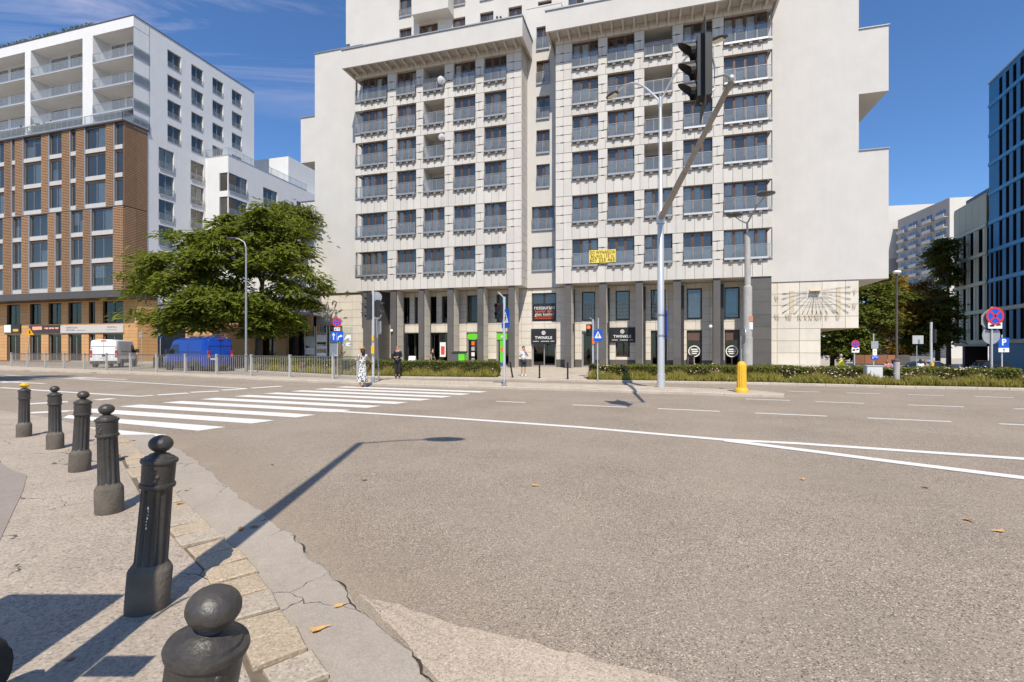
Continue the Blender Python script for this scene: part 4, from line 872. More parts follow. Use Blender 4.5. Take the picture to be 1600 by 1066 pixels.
def lsign(u0, u1, v0, v1, label, mt_, fn=None):
    s_ = thing('shop_sign', label, 'sign', (LX, LY, 0), TH, 'shop signs on the terracotta base'); x0, x1 = SL(u0, 1.5), SL(u1, 1.5); z1, z0 = ZL(v0, x1, 1.5), ZL(v1, x1, 1.5)
    MB().box(x0, x1, 1.52, 1.67, z0, z1).build('board', [mt_], s_); fn and fn(s_, x0, x1, z0, z1)
BSIGN = mat('sign_board_cream', (.55, .52, .48), .5, .04, 3); DTXT = mat('sign_text_dark', (.10, .08, .07), .6)
def f1(s_, x0, x1, z0, z1):
    h = z1-z0; text('KOSMETOLOGIA', h*.27, DTXT, s_, (x0+(x1-x0)*.19, 1.515, z0+h*.68)); text('ESTETYCZNA', h*.27, DTXT, s_, (x0+(x1-x0)*.17, 1.515, z0+h*.36)); text('MED DE POL.A', h*.26, DTXT, s_, (x0+(x1-x0)*.83, 1.515, z0+h*.68))
    b = MB(); [b.box(x0+(x1-x0)*(.27+.012*i), x0+(x1-x0)*(.278+.012*i), 1.512, 1.519, z0+h*.30, z0+h*.36) for i in range(12)]; [b.box(x0+(x1-x0)*(.74+.014*i), x0+(x1-x0)*(.75+.014*i), 1.512, 1.519, z0+h*.32, z0+h*.37) for i in range(12)]; b.build('small_print', [DTXT], s_)
def f2(s_, x0, x1, z0, z1):
    h = z1-z0; b = MB()
    for a, c, zz0, zz1 in ((.12, .42, .35, .8), (.52, .60, .45, .66), (.66, .80, .45, .66), (.85, .96, .45, .66)):
        k = a
        while k < c: q = random.uniform(.012, .03); b.box(x0+(x1-x0)*k, x0+(x1-x0)*(k+q), 1.50, 1.518, z0+h*(zz0+.1*random.random()), z0+h*zz1); k += q+.006
    b.build('letters', [emis('lit_letters', (.9, .32, .2), .5)], s_)
def f3(s_, x0, x1, z0, z1): h = z1-z0; MB().box(x0+.1, x0+(x1-x0)*.45, 1.51, 1.518, z0+.05, z1-.05).build('white_panel', [WHITE], s_); MB().box(x0+(x1-x0)*.58, x0+(x1-x0)*.9, 1.51, 1.518, z0+h*.15, z0+h*.45).build('yellow_panel', [YEL], s_)
lsign(94, 192, 507, 519.5, 'long cream shop sign reading KOSMETOLOGIA ESTETYCZNA over the white van', BSIGN, f1)
lsign(45, 93, 507.5, 520, 'dark shop sign with glowing red letters behind the warning triangle', mat('sign_board_dark', (.05, .045, .045), .5), f2)
lsign(5, 31, 507, 520, 'small white and yellow shop sign at the far left', mat('sign_board_black', (.03, .03, .03), .5), f3)
# white storeys with glazed balconies
rowsz = [(37.05, 40.4), (33.9, 36.75), (30.75, 33.55), (28.6, 30.4)]
bays = [(145, 206.3), (48, 129), (-50, 39), (-150, -62)]
D2 = 1.2; ops = [(SL(a, D2), SL(b, D2) if b != 206.3 else -0.02, z0, z1) for a, b in bays for z0, z1 in rowsz]
w = MB(); sheet(w, XL-8, 0, 28.2, 41.7, ops, D2, 1.9)
w.quad((XL-8, D2, 41.7), (0, D2, 41.7), (0, 19, 41.7), (XL-8, 19, 41.7)); w.box(XL-8, 0, D2+1.9, D2+2.0, 28.2, 41.5); w.quad((0, D2, 40.4), (0, D2+2, 40.4), (0, D2+2, 41.7), (0, D2, 41.7)); [w.box(-.3, 0, D2, D2+2, za, zb_2) for za, zb_2 in ((28.2, 28.6), (30.4, 30.75), (33.55, 33.9), (36.75, 37.05), (40.4, 40.41))]; w.box(-.3, 0, D2+1.9, D2+2.0, 28.6, 40.4); w.build('white_front', [WREND], lb)
for z0, z1 in rowsz: rail(lb, D2-.02, D2+1.9, z0-.12, .06, 2, h=1.15, step=False, mt=MATS.get('rail_aluminium') or METAL, side=1)
RAILM = mat('rail_aluminium', (.42, .43, .44), .4, .05, 4, metal=.4)
for o in ops:
    a, b, c, d = o; W_ = b-a
    window(lb, a+W_*.08, a+W_*.40, c+.05, d-.3, D2+1.85, 2, GREYF, room=False, curtain=(.5, [1.0], 0), mull=.06); window(lb, a+W_*.46, a+W_*.96, c+.05, d-.3, D2+1.85, 3, GREYF, room=False, curtain=(.4, [1.0], 0), mull=.06)
    rail(lb, a+.03, b-.03, c-.12, D2-.06, 6, h=1.15, step=False, mt=RAILM); MB().box(a, b, D2-.1, D2, c-.22, c-.13).build('slab_edge', [SILLM], lb)
# flank of the white block
sops = []
for j, (a, b) in enumerate(((261.7, 283), (299, 317.5), (332, 349), (362.3, 378))):
    d0, d1 = DL(a), DL(b)
    for r in range(4): z1 = ZL(76.5+39*r, 0, DL(261.7)); sops.append((d0, d1, z1-2.25, z1))
for a, b, n0 in ((248, 272, 5), (298, 318.7, 4)):
    d0, d1 = DL(a), DL(b); zz0 = ZL(229, 0, DL(248))
    for r in range(n0): sops.append((d0, d1, zz0-3.28*r-2.7, zz0-3.28*r))
DE = DL(397)
w = MB(); sheet(w, 2.95, DE, 4.2, 28.2, [o for o in sops if o[3] < 28.2], 0, .28); sheet(w, D2+2.0, DE, 28.2, 41.7, [o for o in sops if o[3] > 28.2], 0, .28)
w.quad((DE, 0, 0), (DE, 20, 0), (DE, 20, 41.7), (DE, 0, 41.7)); w.build('white_flank', [WREND], lb, (0, 0, 0), (0, 0, PI/2))
for o in sops: window(lb, *o, -0.2, 2, GREYF, curtain=(.35, [1.0, .6], .4), fw=.06, mull=.07, side=1); rail(lb, o[0], o[1], o[2]-.04, .02 if o[3] > 28 else .10, 2, h=.75 if o[3] > 28 else 1.0, step=False, side=1, mt=RAILM)
MB().box(XL-8, .06, D2-.06, DE, 41.7, 41.78).build('coping', [BRONZ], lb)
rl = [(XL, 0.05, 0)]; 
for i in range(10): x0 = -30+3*i; rail(lb, x0, x0+2.96, 28.62, -.15, 3, h=1.1, step=False, mt=RAILM)
rail(lb, -0.1, 2.9, 28.62, .18, 3, h=1.1, step=False, mt=RAILM, side=1); MB().box(XL, .2, -.2, 3, 28.45, 28.62).build('terrace_slab', [BRONZ], lb)
# stepped wing behind the tree
D3 = 11.1; S3 = 3.95
wops = [(S3-1.55, S3-.05, z-2.5, z) for z in (25.9, 22.6, 19.3, 16.0)]
w = MB(); sheet(w, 0, S3, 5.0, 28.2, wops, D3, .25); w.quad((0, D3, 28.2), (S3, D3, 28.2), (S3, 34, 28.2), (0, 34, 28.2)); w.build('wing_front', [WREND], lb)
for o in wops: window(lb, *o, D3+.1, 1, GREYF, curtain=(.9, [1.0], .4), fw=.06)
sops = [(a, b, z-2.5, z) for z in (25.9, 22.6, 19.3, 16.0) for a, b in ((D3+.1, D3+3.3), (D3+6.3, D3+9.2), (D3+13.5, D3+18))]
w = MB(); sheet(w, D3, 34, 5.0, 28.2, sops, -S3, .25); w.build('wing_flank', [WREND], lb, (0, 0, 0), (0, 0, PI/2))
for o in sops: window(lb, *o, S3-.15, 3, GREYF, gm=GLASS, curtain=(.2, [1.0], .4), fw=.06, mull=.07, side=1); rail(lb, o[0], o[1], o[2]-.1, S3+.1, 3, h=1.05, step=False, side=1, mt=RAILM)
for i in range(4): rail(lb, D3+4.0*i, D3+4.0*i+3.95, 28.2, S3+.02, 3, h=1.1, step=False, side=1, mt=RAILM)
rail(lb, 0, S3, 28.2, D3-.02, 3, h=1.1, step=False, mt=RAILM)
MB().box(-8, 2.0, 25, 40, 28.2, 33.5).build('rooftop_block', [WREND], lb); MB().box(-8, 3.4, 40.02, 46, 24, 32.0).build('stair_tower', [SLATM], lb)
w = MB(); w.box(0.02, S3, D3+.3, 34, 0, 5.0); w.build('wing_base', [TERRJ], lb)
tg = Panels('terracotta_panel', TERRA, .02, 60); tg.grid(D3+.3, 34, .1, 5.0, S3, 1.4, .5, [(D3+2+6*i, D3+6+6*i, 0, 3.6) for i in range(4)], side=1); tg.grid(.02, S3, 3.6, 5.0, D3+.3, 1.4, .5); tg.flush(lb)
for i in range(4): window(lb, D3+2+6*i, D3+6+6*i, .1, 3.6, S3+.02, 3, DARKF, gm=SHOPG, room=False, side=1, name='shop_window')
window(lb, .2, S3-.2, .1, 3.55, D3+.2, 3, DARKF, gm=SHOPG, room=False, name='shop_window')
# roof-top planting along the edge of the white block
def foliage(name, P, L, Wd, material, up=0.5, parent=None, bend=.25, D=None):
    n = len(P); N = unit(n); N[:, 2] += up; N /= np.linalg.norm(N, axis=1, keepdims=True); Dd = unit(n) if D is None else D
    return inst(name, leaf_mesh(name, P, Dd, N, L*RNG.uniform(.7, 1.3, n), Wd*RNG.uniform(.7, 1.3, n), material, bend), parent)
LF1 = leafmat('leaf_ailanthus', (0.075, 0.115, 0.012), (0.225, 0.255, 0.030), .45)
LF2 = leafmat('leaf_green', (0.065, 0.10, 0.014), (0.18, 0.20, 0.030), .4)
LF3 = leafmat('leaf_rust', (0.17, 0.13, 0.022), (0.42, 0.26, 0.05), .45)
LF4 = leafmat('leaf_dark', (0.07, 0.09, 0.018), (0.20, 0.21, 0.04), .45)
LFH = leafmat('leaf_hedge', (0.075, 0.10, 0.012), (0.26, 0.26, 0.038), .35)
LFG = leafmat('grass_dry', (0.20, 0.21, 0.030), (0.44, 0.37, 0.085), .45)
LFR = leafmat('grass_russet', (0.16, 0.085, 0.035), (0.30, 0.19, 0.08), .4)
PINK = leafmat('petal_pink', (0.62, 0.40, 0.36), (0.80, 0.66, 0.58), .3)
BARK = mat('bark', (0.085, 0.062, 0.046), .95, .25, 3, .8, 25)
n = 2600; P = np.stack([RNG.uniform(SL(-60, 2), SL(145, 2), n), RNG.uniform(1.9, 2.7, n), 41.95+RNG.random(n)**1.3*1.0], 1)
foliage('roof_hedge', P, .28, .16, LF2, parent=lb); MB().box(SL(-60, 2), SL(145, 2), 1.8, 2.8, 41.78, 42.1).build('roof_planter', [SILLM], lb)
n = 900; P = np.stack([RNG.uniform(-26, -12, n), RNG.uniform(.1, .9, n), 28.7+RNG.random(n)**1.5*1.5], 1); foliage('terrace_plants', P, .3, .12, LF2, parent=lb)
# --- low terracotta arcade between the two buildings
la = thing('arcade_building', 'low terracotta and white arcade in the shade behind the broad tree', 'building', (XU(388, 47), 47, 0), 0)
LW = XU(490, 47)-XU(388, 47)
w = MB(); ao = [(0.6+3.0*i, 2.6+3.0*i, 0, 4.0) for i in range(3)]; sheet(w, -6, LW, 0, 4.9, ao, 0, .6, 0, 0); w.build('arcade_wall', [TERRA], la)
MB().box(-6, LW, .05, 6, 4.9, 8.6).build('upper_wall', [WREND], la); MB().box(-6, LW, 3.0, 3.2, 0, 4.9).build('back_wall', [DARKF], la); MB().box(-6, LW, -.12, .05, 4.9, 5.15).build('cornice', [SILLM], la)
for a in ao: window(la, a[0]+.1, a[1]-.1, .05, 3.9, 1.4, 2, DARKF, gm=SHOPG, room=False, name='shop_window')

# ================================================================ RIGHT: BLUE AND OLIVE OFFICES, FAR TOWER
RX, RY = 57.3, 59.2; PHI = math.atan2(-0.9234, -0.3838)
def XB(u): k = (u-800)/FPX; return (RX-RY*k)/(0.3838-0.9234*k)
OLIVE = mat('olive_panel', (0.40, 0.41, 0.31), .6, .04, .8, rnd=.05, streak=.03); OLIVE2 = mat('olive_band', (0.48, 0.49, 0.385), .55, .04, .8)
BLUEP = mat('blue_panel', (0.020, 0.165, 0.36), .5, .05, .8, rnd=.06); BLUEB = mat('blue_band', (0.045, 0.235, 0.46), .45, .04, .8)
ob = thing('olive_office', 'olive green office block with tall dark window slots above a garage entry', 'building', (RX, RY, 0), PHI)
bands = [2.3, 6.06, 9.57, 13.1, 16.5]
xo = [(-8.75, -7.95), (-6.75, -5.95), (-4.75, -3.9), (-2.55, -1.55)]
ops = [(a, b, z0+.45, z1-.02) for a, b in xo for z0, z1 in zip(bands, bands[1:])]
w = MB(); sheet(w, -9.4, -0.5, 2.0, 20.6, ops, 0, .06); w.quad((-9.4, 0, 2.0), (-9.4, 16, 2.0), (-9.4, 16, 20.6), (-9.4, 0, 20.6)); w.quad((-9.4, 0, 2.0), (-.5, 0, 2.0), (-.5, 16, 2.0), (-9.4, 16, 2.0)); w.quad((-9.4, 0, 20.6), (-.5, 0, 20.6), (-.5, 16, 20.6), (-9.4, 16, 20.6)); w.build('wall', [OLIVE], ob)
DGL = mat('dark_office_glass', (.008, .008, .010), .7, .2, 1, spec=.0)
for o in ops: window(ob, *o, .02, 1, DARKF, gm=DGL, fw=.05)
for z in bands: MB().box(-9.45, -.5, -.14, -.003, z, z+.42).build('floor_band', [OLIVE2], ob)
for i in range(5): MB().box(-9.35+1.77*i, -7.63+1.77*i, -.06, -.003, 17.0, 20.3).build('wall_panel', [OLIVE], ob)
for a, b in xo:
    for z0, z1 in zip(bands, bands[1:]): MB().box(b+.16, b+.62, -.05, -.003, z0+.45, z1-.02).build('window_fin', [OLIVE2], ob)
MB().box(-9.2, -.6, 1.2, 15, 20.62, 21.8).build('parapet', [BRONZ], ob); MB().box(-7, -.6, 5, 15, 21.8, 25.2).build('plant_room', [mat('grey_concrete', (.36, .34, .31), .9, .06, .6)], ob)
MB().box(-8.6, -7.9, .6, 3, -1.5, 2.0).build('column', [mat('plum_panel', (.075, .045, .06), .7)], ob); MB().box(-7.8, -.6, 5.0, 5.2, -1.5, 2.0).build('garage_dark', [BLACK], ob)  # black sheet paints the darkness inside the garage opening
bb = thing('blue_office', 'bright blue office building with dark slot windows at the right edge', 'building', (RX, RY, 0), PHI)
zbs = bands+[20.0, 23.5, 27.0, 30.5]
xsl = [XB(u) for u in (1561, 1571.5, 1582.5, 1594)]; dx = xsl[3]-xsl[2]; xsl += [xsl[3]+1.35*(i+1) for i in range(12)]
ops = [(x, x+.72, z0+.45, z1-.02) for x in xsl for z0, z1 in zip(zbs, zbs[1:]+[33.0])]
ops += [(0.35+1.0*i, 1.0+1.0*i, z0+.45, z1-.02) for i in range(1) for z0, z1 in zip(bands[:4], bands[1:])]
ops += [(1.5, 2.2, z0+.45, z1-.02) for z0, z1 in zip(bands[:3], bands[1:4])]
w = MB(); sheet(w, 0.0, 22, -1.5, 33.4, ops, 0, .06); w.quad((0, 0, 18), (0, 18, 18), (0, 18, 33.4), (0, 0, 33.4)); w.quad((0, 0, 33.4), (22, 0, 33.4), (22, 18, 33.4), (0, 18, 33.4)); w.quad((22, 0, -1.5), (22, 18, -1.5), (22, 18, 33.4), (22, 0, 33.4)); w.quad((0, 18, -1.5), (22, 18, -1.5), (22, 18, 33.4), (0, 18, 33.4)); w.build('wall', [BLUEP], bb)
for z in zbs:
    for y_ in range(8): MB().box(22.0, 22.06, 1.2+2.05*y_, 2.4+2.05*y_, z+.6, z+3.0).build('window', [DGL], bb)
for o in ops: window(bb, *o, .02, 1, DARKF, gm=DGL, fw=.05, curtain=(.12, [.6], 1))
for z in zbs: MB().box(0, 22, -.10, -.003, z, z+.40).build('floor_band', [BLUEB if z > 8 else OLIVE2], bb)
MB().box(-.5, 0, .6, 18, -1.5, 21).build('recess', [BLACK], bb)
MB().box(-.05, 22.1, -.12, 18, 33.4, 33.55).build('coping', [SBACK], bb)
# far grey panel tower
GC = mat('panel_concrete', (0.40, 0.37, 0.34), .9, .06, .25, streak=.04); GC2 = mat('panel_concrete_pale_lit', (0.60, 0.57, 0.52), .9, .05, .2)
gt = thing('panel_tower', 'far grey concrete tower block with rows of small white balconies', 'building', (115.3, 130.0, 0), math.atan2(-0.9828, -0.1848))
MB().box(-23.1, 0, 0, 14, -2, 41.5).build('wall', [GC], gt); MB().box(.005, .25, 0, 14, -2, 41.4).build('end_wall', [GC2], gt); MB().box(-36, -25, -2, 12, -2, 46.5).build('stair_block', [GC], gt); MB().box(-25, -24.8, -2, 12, 30, 46.5).build('stair_block_end', [GC2], gt)  # end faces in the paler tone: sunlight on them put into the colour
TWG = mat('far_window_glass', (.10, .15, .23), .15, .2, .5, rnd=.4, spec=.6)
wm = MB().box(0, 2.6, -.06, 0, 0, 1.5, 1).box(.12, 1.2, -.09, -.06, .1, 1.4).box(1.35, 2.5, -.09, -.06, .1, 1.4).mesh('window', [TWG, GC2]); bm_ = MB().box(-.3, 3.3, -1.1, -.02, -.95, -.82).box(-.3, 3.3, -1.1, -1.0, -.82, -.1).mesh('balcony', [GC2]); sm_ = MB().box(0, 1.5, -.07, 0, 0, .9).mesh('small_window', [TWG])
for f in range(13):
    for c, x in enumerate((-21.5, -15.6, -9.2, -3.6)):
        z = 37.6-2.8*f; inst('window', wm, gt, (x, 0, z)); inst('balcony', bm_, gt, (x, 0, z))
        if c < 3: inst('small_window', sm_, gt, (x+4.0, 0, z+.3))
# ================================================================ TREES
def tree(name, label, base, trunk_h, r0, lobes, nleaf, L, Wd, lm, group=None, droop=.5, clump=70, cr=.75, shade=True):
    """lobes: (x, y, z, rx, ry, rz) in world; clumps of leaves are spread near the lobe surfaces, limbs run to the lobes"""
    o = thing(name, label, 'tree', (base[0], base[1], base[2]), 0, group); B = Vector(base); t = MB(); fork = Vector((0, 0, trunk_h))
    t.tube([(0, 0, -.1), (0.02, 0, .25), (.05, .03, trunk_h*.5), tuple(fork)], [r0*1.5, r0*1.1, r0*.95, r0*.8], 9)
    for l in lobes:
        c = Vector(l[:3])-B; m1 = fork.lerp(c, .5)+Vector((random.uniform(-.4, .4), random.uniform(-.4, .4), -.3))
        t.tube([tuple(fork-Vector((0, 0, .3))), tuple(m1), tuple(c)], [r0*.62, r0*.36, r0*.14], 6)
        for _ in range(5):
            e = c+Vector((random.uniform(-1, 1)*l[3], random.uniform(-1, 1)*l[4], random.uniform(-.6, 1)*l[5]))*.8; t.tube([tuple(m1.lerp(c, random.random())), tuple(c.lerp(e, .5)+Vector((0, 0, .2))), tuple(e)], [r0*.2, r0*.12, r0*.04], 5)
    t.build('trunk', [BARK], o, smooth='all')
    vol_ = np.array([l[3]*l[4]*l[5] for l in lobes])**.67; cnt = np.maximum(4, (vol_/vol_.sum()*nleaf/clump).astype(int)); Ps = []; Ds = []; Ns = []
    for l, k in zip(lobes, cnt):
        u = unit(k); rr = RNG.uniform(.30, 1.0, k)**.5; C = np.array(l[:3])-np.array(base)+u*rr[:, None]*np.array(l[3:6])
        for c, d in zip(C, u):
            n = int(clump*RNG.uniform(.5, 1.5)); sc = cr*RNG.uniform(.6, 1.35); q = RNG.normal(size=(n, 3))*np.array([1, 1, .38])*sc*.6
            hd = np.array([d[0], d[1], 0])+RNG.normal(size=3)*.45; hd[2] = 0; hd /= np.linalg.norm(hd)+1e-6
            q += hd*np.abs(RNG.normal(size=(n, 1)))*sc*.4; q[:, 2] -= droop*.5*(q[:, 0]**2+q[:, 1]**2)/max(sc, .2)*.5
            Ps.append(c+q); dd = q*np.array([1, 1, .2])+RNG.normal(size=(n, 3))*.3*sc; dd[:, 2] -= droop*.3*sc; Ds.append(dd); nn = RNG.normal(size=(n, 3))*.42; nn[:, 2] += 1.0; nn += d*.35; Ns.append(nn)
    P = np.concatenate(Ps); D = np.concatenate(Ds)+1e-4; N = np.concatenate(Ns); N /= np.linalg.norm(N, axis=1, keepdims=True); n = len(P)
    inst('crown', leaf_mesh('crown', P, D, N, L*RNG.uniform(.65, 1.35, n), Wd*RNG.uniform(.7, 1.3, n), lm, .3), o)
    return o
def lobes_px(Y, L): return [(XU(u, Y+dy), Y+dy, ZV(v, Y+dy), ru*Y/FPX, rd, rv*Y/FPX) for u, v, ru, rv, rd, dy in L]
TY = 41.0
tree('tree', 'broad spreading green tree with drooping leaves behind the blue van', (XU(404, TY), TY, .1), 4.2, .28, lobes_px(TY, [
    (400, 385, 72, 52, 3.0, 0), (432, 352, 48, 30, 2.4, .6), (350, 395, 55, 48, 2.6, -.6), (285, 405, 45, 38, 2.2, -.3), (247, 432, 36, 42, 1.8, 0), (300, 455, 50, 48, 2.3, -1.0), (262, 490, 34, 34, 1.7, 0), (345, 470, 45, 45, 2.4, -1.5),
    (330, 492, 44, 22, 1.9, -.8), (392, 490, 46, 30, 2.2, -.8), (452, 400, 36, 40, 2.0, 0), (470, 445, 32, 28, 1.8, -.3), (440, 475, 40, 40, 2.2, .5), (430, 500, 38, 24, 1.8, .6), (290, 500, 36, 16, 1.5, .4)]), 30000, .58, .17, LF1, clump=105, cr=.95)
tree('tree', 'dark tree crown peeping out beside the stepped white wall', (XU(462, 48), 48, .1), 6.0, .25, lobes_px(48, [(452, 345, 24, 28, 2, 0), (474, 335, 14, 16, 1.5, .5), (440, 375, 30, 34, 2.2, 1)]), 7000, .4, .16, LF2)
def bg_tree(label, u, Y, L, n, lm, h=4.0, zb=-.8, L_=.42, W_=.24, cr=.8): tree('tree', label, (XU(u, Y), Y, zb), h, .26, lobes_px(Y, L), n, L_, W_, lm, 'trees along the side street', cr=cr)
tree('tree', 'street tree left of the view whose shade reaches onto the far lane', (-30, 20.5, .0), 4.0, .25, [(-30, 20.5, 8, 3.6, 3.4, 2.8), (-28.3, 21.3, 9, 2.5, 2.5, 2.2), (-31.5, 19.5, 9.5, 2.6, 2.6, 2.2)], 9000, .5, .2, LF2)
bg_tree('green leafy tree beside the sundial wall', 1345, 58, [(1340, 470, 42, 38, 3, 0), (1375, 455, 30, 30, 2.5, .5), (1312, 500, 34, 36, 2.4, -.5), (1362, 505, 34, 30, 2.5, 0), (1330, 535, 40, 22, 2.3, -.5)], 15000, LF2)
bg_tree('rust tinged tree between the green trees on the side street', 1418, 62, [(1418, 470, 36, 38, 3, 0), (1395, 490, 26, 32, 2.4, -.5), (1435, 500, 30, 34, 2.5, 0), (1410, 530, 36, 22, 2.3, -.8)], 13000, LF3)
bg_tree('dark tree with a tall bare trunk against the olive office', 1482, 66, [(1472, 395, 12, 16, 1.6, 0), (1481, 425, 9, 22, 1.4, .5), (1464, 408, 9, 10, 1.4, 0), (1480, 378, 8, 9, 1.2, 0)], 7000, LF4, h=9.0, cr=.65)
bg_tree('dark shady tree under the tall crown on the side street', 1465, 60, [(1463, 480, 20, 36, 2.2, 0), (1448, 515, 22, 26, 2.2, 0), (1474, 520, 12, 22, 1.6, 0), (1440, 540, 26, 12, 2, 0)], 11000, LF4)
bg_tree('dark tree seen under the overhanging sundial wall', 1300, 64, [(1300, 520, 30, 20, 2.4, 0), (1320, 545, 40, 16, 2.2, 0), (1288, 540, 20, 16, 2, 0)], 7000, LF4)
bg_tree('far pale green tree peeking over the rust tinged one', 1425, 84, [(1405, 455, 18, 16, 2.4, 0), (1425, 462, 22, 20, 2.6, 0), (1385, 450, 14, 14, 2, 0)], 5000, LF2, h=7)
# ================================================================ HEDGES, FLOWERS, GRASSES
def along(path, n):
    path = [np.array(p, float) for p in path]; seg = [np.linalg.norm(b-a) for a, b in zip(path, path[1:])]; cum = np.concatenate([[0], np.cumsum(seg)]); t = RNG.random(n)*cum[-1]
    P = np.zeros((n, 2)); T = np.zeros((n, 2))
    for i in range(len(seg)):
        m = (t >= cum[i]) & (t <= cum[i+1]); f = ((t[m]-cum[i])/seg[i])[:, None]; P[m] = path[i]+(path[i+1]-path[i])*f; T[m] = (path[i+1]-path[i])/seg[i]
    return P, np.stack([-T[:, 1], T[:, 0]], 1)
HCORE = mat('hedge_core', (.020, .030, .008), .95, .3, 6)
def hedge(label, path, dep, z0, z1, n):
    o = thing('hedge', label, 'hedge', (path[0][0], path[0][1], z0), 0, 'clipped hedges along the road'); org = np.array([path[0][0], path[0][1], z0])
    P2, N2 = along(path, n); s = RNG.random(n); k = RNG.random(n); off = np.where(k < .55, 0.0, np.where(k < .85, RNG.random(n)*dep, dep)); zz_ = np.where((k >= .55) & (k < .85), z1-z0, RNG.random(n)*(z1-z0))
    off = off+RNG.normal(size=n)*.035; zz_ = zz_+RNG.normal(size=n)*.03+.03*np.sin(P2[:, 0]*2.1)
    P = np.column_stack([P2+N2*off[:, None], zz_+z0])-org
    for e_, d_ in ((0, 1), (-1, -2)):                                # leafy ends
        a_, c_ = np.array(path[e_], float), np.array(path[d_], float); t_ = (c_-a_)/np.linalg.norm(c_-a_); n_ = np.array([-t_[1], t_[0]])*(1 if e_ == 0 else -1); k_ = 900
        q = a_+n_*(RNG.random(k_)*dep)[:, None]+t_*(RNG.normal(size=k_)*.04)[:, None]; P = np.concatenate([P, np.column_stack([q, z0+RNG.random(k_)*(z1-z0)])-org])
    foliage('leaves', P, .075, .05, LFH, .7, o)
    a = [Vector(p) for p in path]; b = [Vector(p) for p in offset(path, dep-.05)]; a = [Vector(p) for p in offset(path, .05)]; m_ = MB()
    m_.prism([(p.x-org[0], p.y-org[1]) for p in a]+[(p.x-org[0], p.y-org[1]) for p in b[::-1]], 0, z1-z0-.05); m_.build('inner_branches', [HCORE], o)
hedge('clipped green hedge behind the railings and the man in black', [(-19.9, 37.9), (-13.5, 33.0), (-8.8, 29.5), (-.95, 27.6)], 1.1, .1, .95, 17000)
hedge('long clipped green hedge with pink flowers right of the plaza gap', [(4.1, 25.9), (12, 23.9), (16, 22.45), (21.4, 20.7)], 1.1, .1, .80, 26000)
hedge('small green hedge left of the blue van', [(XU(240, 44), 44), (XU(256, 44), 44.3)], 1.0, .0, .9, 1500)
def tufts(name, path, o0, o1, n, h, lm, wd=.03, z0=.1):
    P2, N2 = along(path, n); off = RNG.uniform(o0, o1, n); base = np.column_stack([P2+N2*off[:, None], np.full(n, z0)])
    cl = np.sin(P2[:, 0]*3.3)+np.sin(P2[:, 0]*7.7+1)*.6; L = h*(1+.28*cl)*RNG.uniform(.5, 1.25, n); D = RNG.normal(size=(n, 3))*.35; D[:, 2] = 1; D /= np.linalg.norm(D, axis=1, keepdims=True)
    N = np.column_stack([RNG.normal(size=n)*.6, -np.ones(n), RNG.normal(size=n)*.3])
    return stuff(inst(name, leaf_mesh(name, base+D*L[:, None]*.45, D, N, L, np.full(n, wd), lm, .35)))
LP = [(-20.2, 37.4), (-13.8, 32.4), (-8.9, 28.8), (-.95, 27.05)]; RP = [(3.95, 25.1), (12, 23.15), (16, 21.3), (22.4, 19.75)]
tufts('bed_grass', LP, 0.0, .62, 6000, .42, LFG); tufts('bed_grass', RP, 0.0, .75, 10500, .38, LFG); tufts('russet_grass', LP, .3, .7, 1500, .6, LFR); tufts('russet_grass', RP, .3, .85, 1600, .5, LFR)
tufts('bed_herbs', LP, .1, .7, 2500, .34, LFH, .05); tufts('bed_herbs', RP, .1, .85, 4500, .34, LFH, .05)
tufts('verge_grass', [(26, 25), (40, 22)], 0, 2.5, 5000, .28, LFG, z0=-.15)
for path, n, hh in ((LP, 260, .75), (RP, 620, .72)):
    P2, N2 = along(path, n); keep = (np.sin(P2[:, 0]*1.3+2)+np.sin(P2[:, 0]*.45+.8) > -.35); P2, N2 = P2[keep], N2[keep]; n = len(P2); f = RNG.random(n); off = .15+.75*f; P = np.column_stack([P2+N2*off[:, None], .22+hh*f**.8*RNG.uniform(.75, 1.1, n)])
    D = unit(n); D[:, 2] *= .3; N = unit(n)*.5; N[:, 2] += 1; N[:, 1] -= .7
    stuff(inst('pink_flowers', leaf_mesh('pink_flowers', P, D, N, np.full(n, .085)*RNG.uniform(.6, 1.3, n), np.full(n, .07), PINK, .1)))
hd_ = thing('hoarding_wall', 'brown boarded wall under the trees on the side street', 'wall', (XU(1334, 50), 50, -.85), math.radians(-12))
for i in range(5): MB().box(1.0*i+.02, 1.0*i+.98, 0, .05, 1.0, 1.9).build('board', [mat('rust_board', (.24, .10, .05), .8, .12, 2, rnd=.2) if i < 4 else BRONZ], hd_)
MB().box(0, 7, .06, .2, 0, 1.8).build('wall_base', [mat('hoarding_grey', (.16, .155, .15), .9, .1, 1)], hd_)
# ================================================================ STREET FURNITURE
IRON = mat('cast_iron', (0.050, 0.044, 0.038), .45, .28, 9, .25, 45, spec=.5, fine=.15, fscale=60, streak=.1)
IRONB = mat('cast_iron_dusty', (0.12, 0.10, 0.078), .8, .3, 7, .4, 40, streak=.15)
BOLY = mat('bollard_yellow', (0.70, 0.40, 0.02), .5, .15, 20)
R24 = 72
sh = MB(); sh.lathe([(.125, 0), (.127, .02), (.127, .26), (.122, .275)], R24, 1).lathe([(.122, .275), (.110, .295), (.098, .315)], R24, 1)
sh.lathe([(.098, .315), (.095, .33), (.088, .80), (.092, .815)], R24, 0, flute=(.325, .805, .13))
sh.lathe([(.092, .815), (.102, .82), (.106, .832), (.102, .845), (.094, .85)], R24).lathe([(.094, .85), (.095, .86), (.097, .975), (.098, .98)], R24)
sh.lathe([(.098, .98), (.106, .985), (.109, .996), (.105, 1.008), (.090, 1.012), (.086, 1.022), (.068, 1.028), (.060, 1.038), (.036, 1.048), (.030, 1.06)], R24)
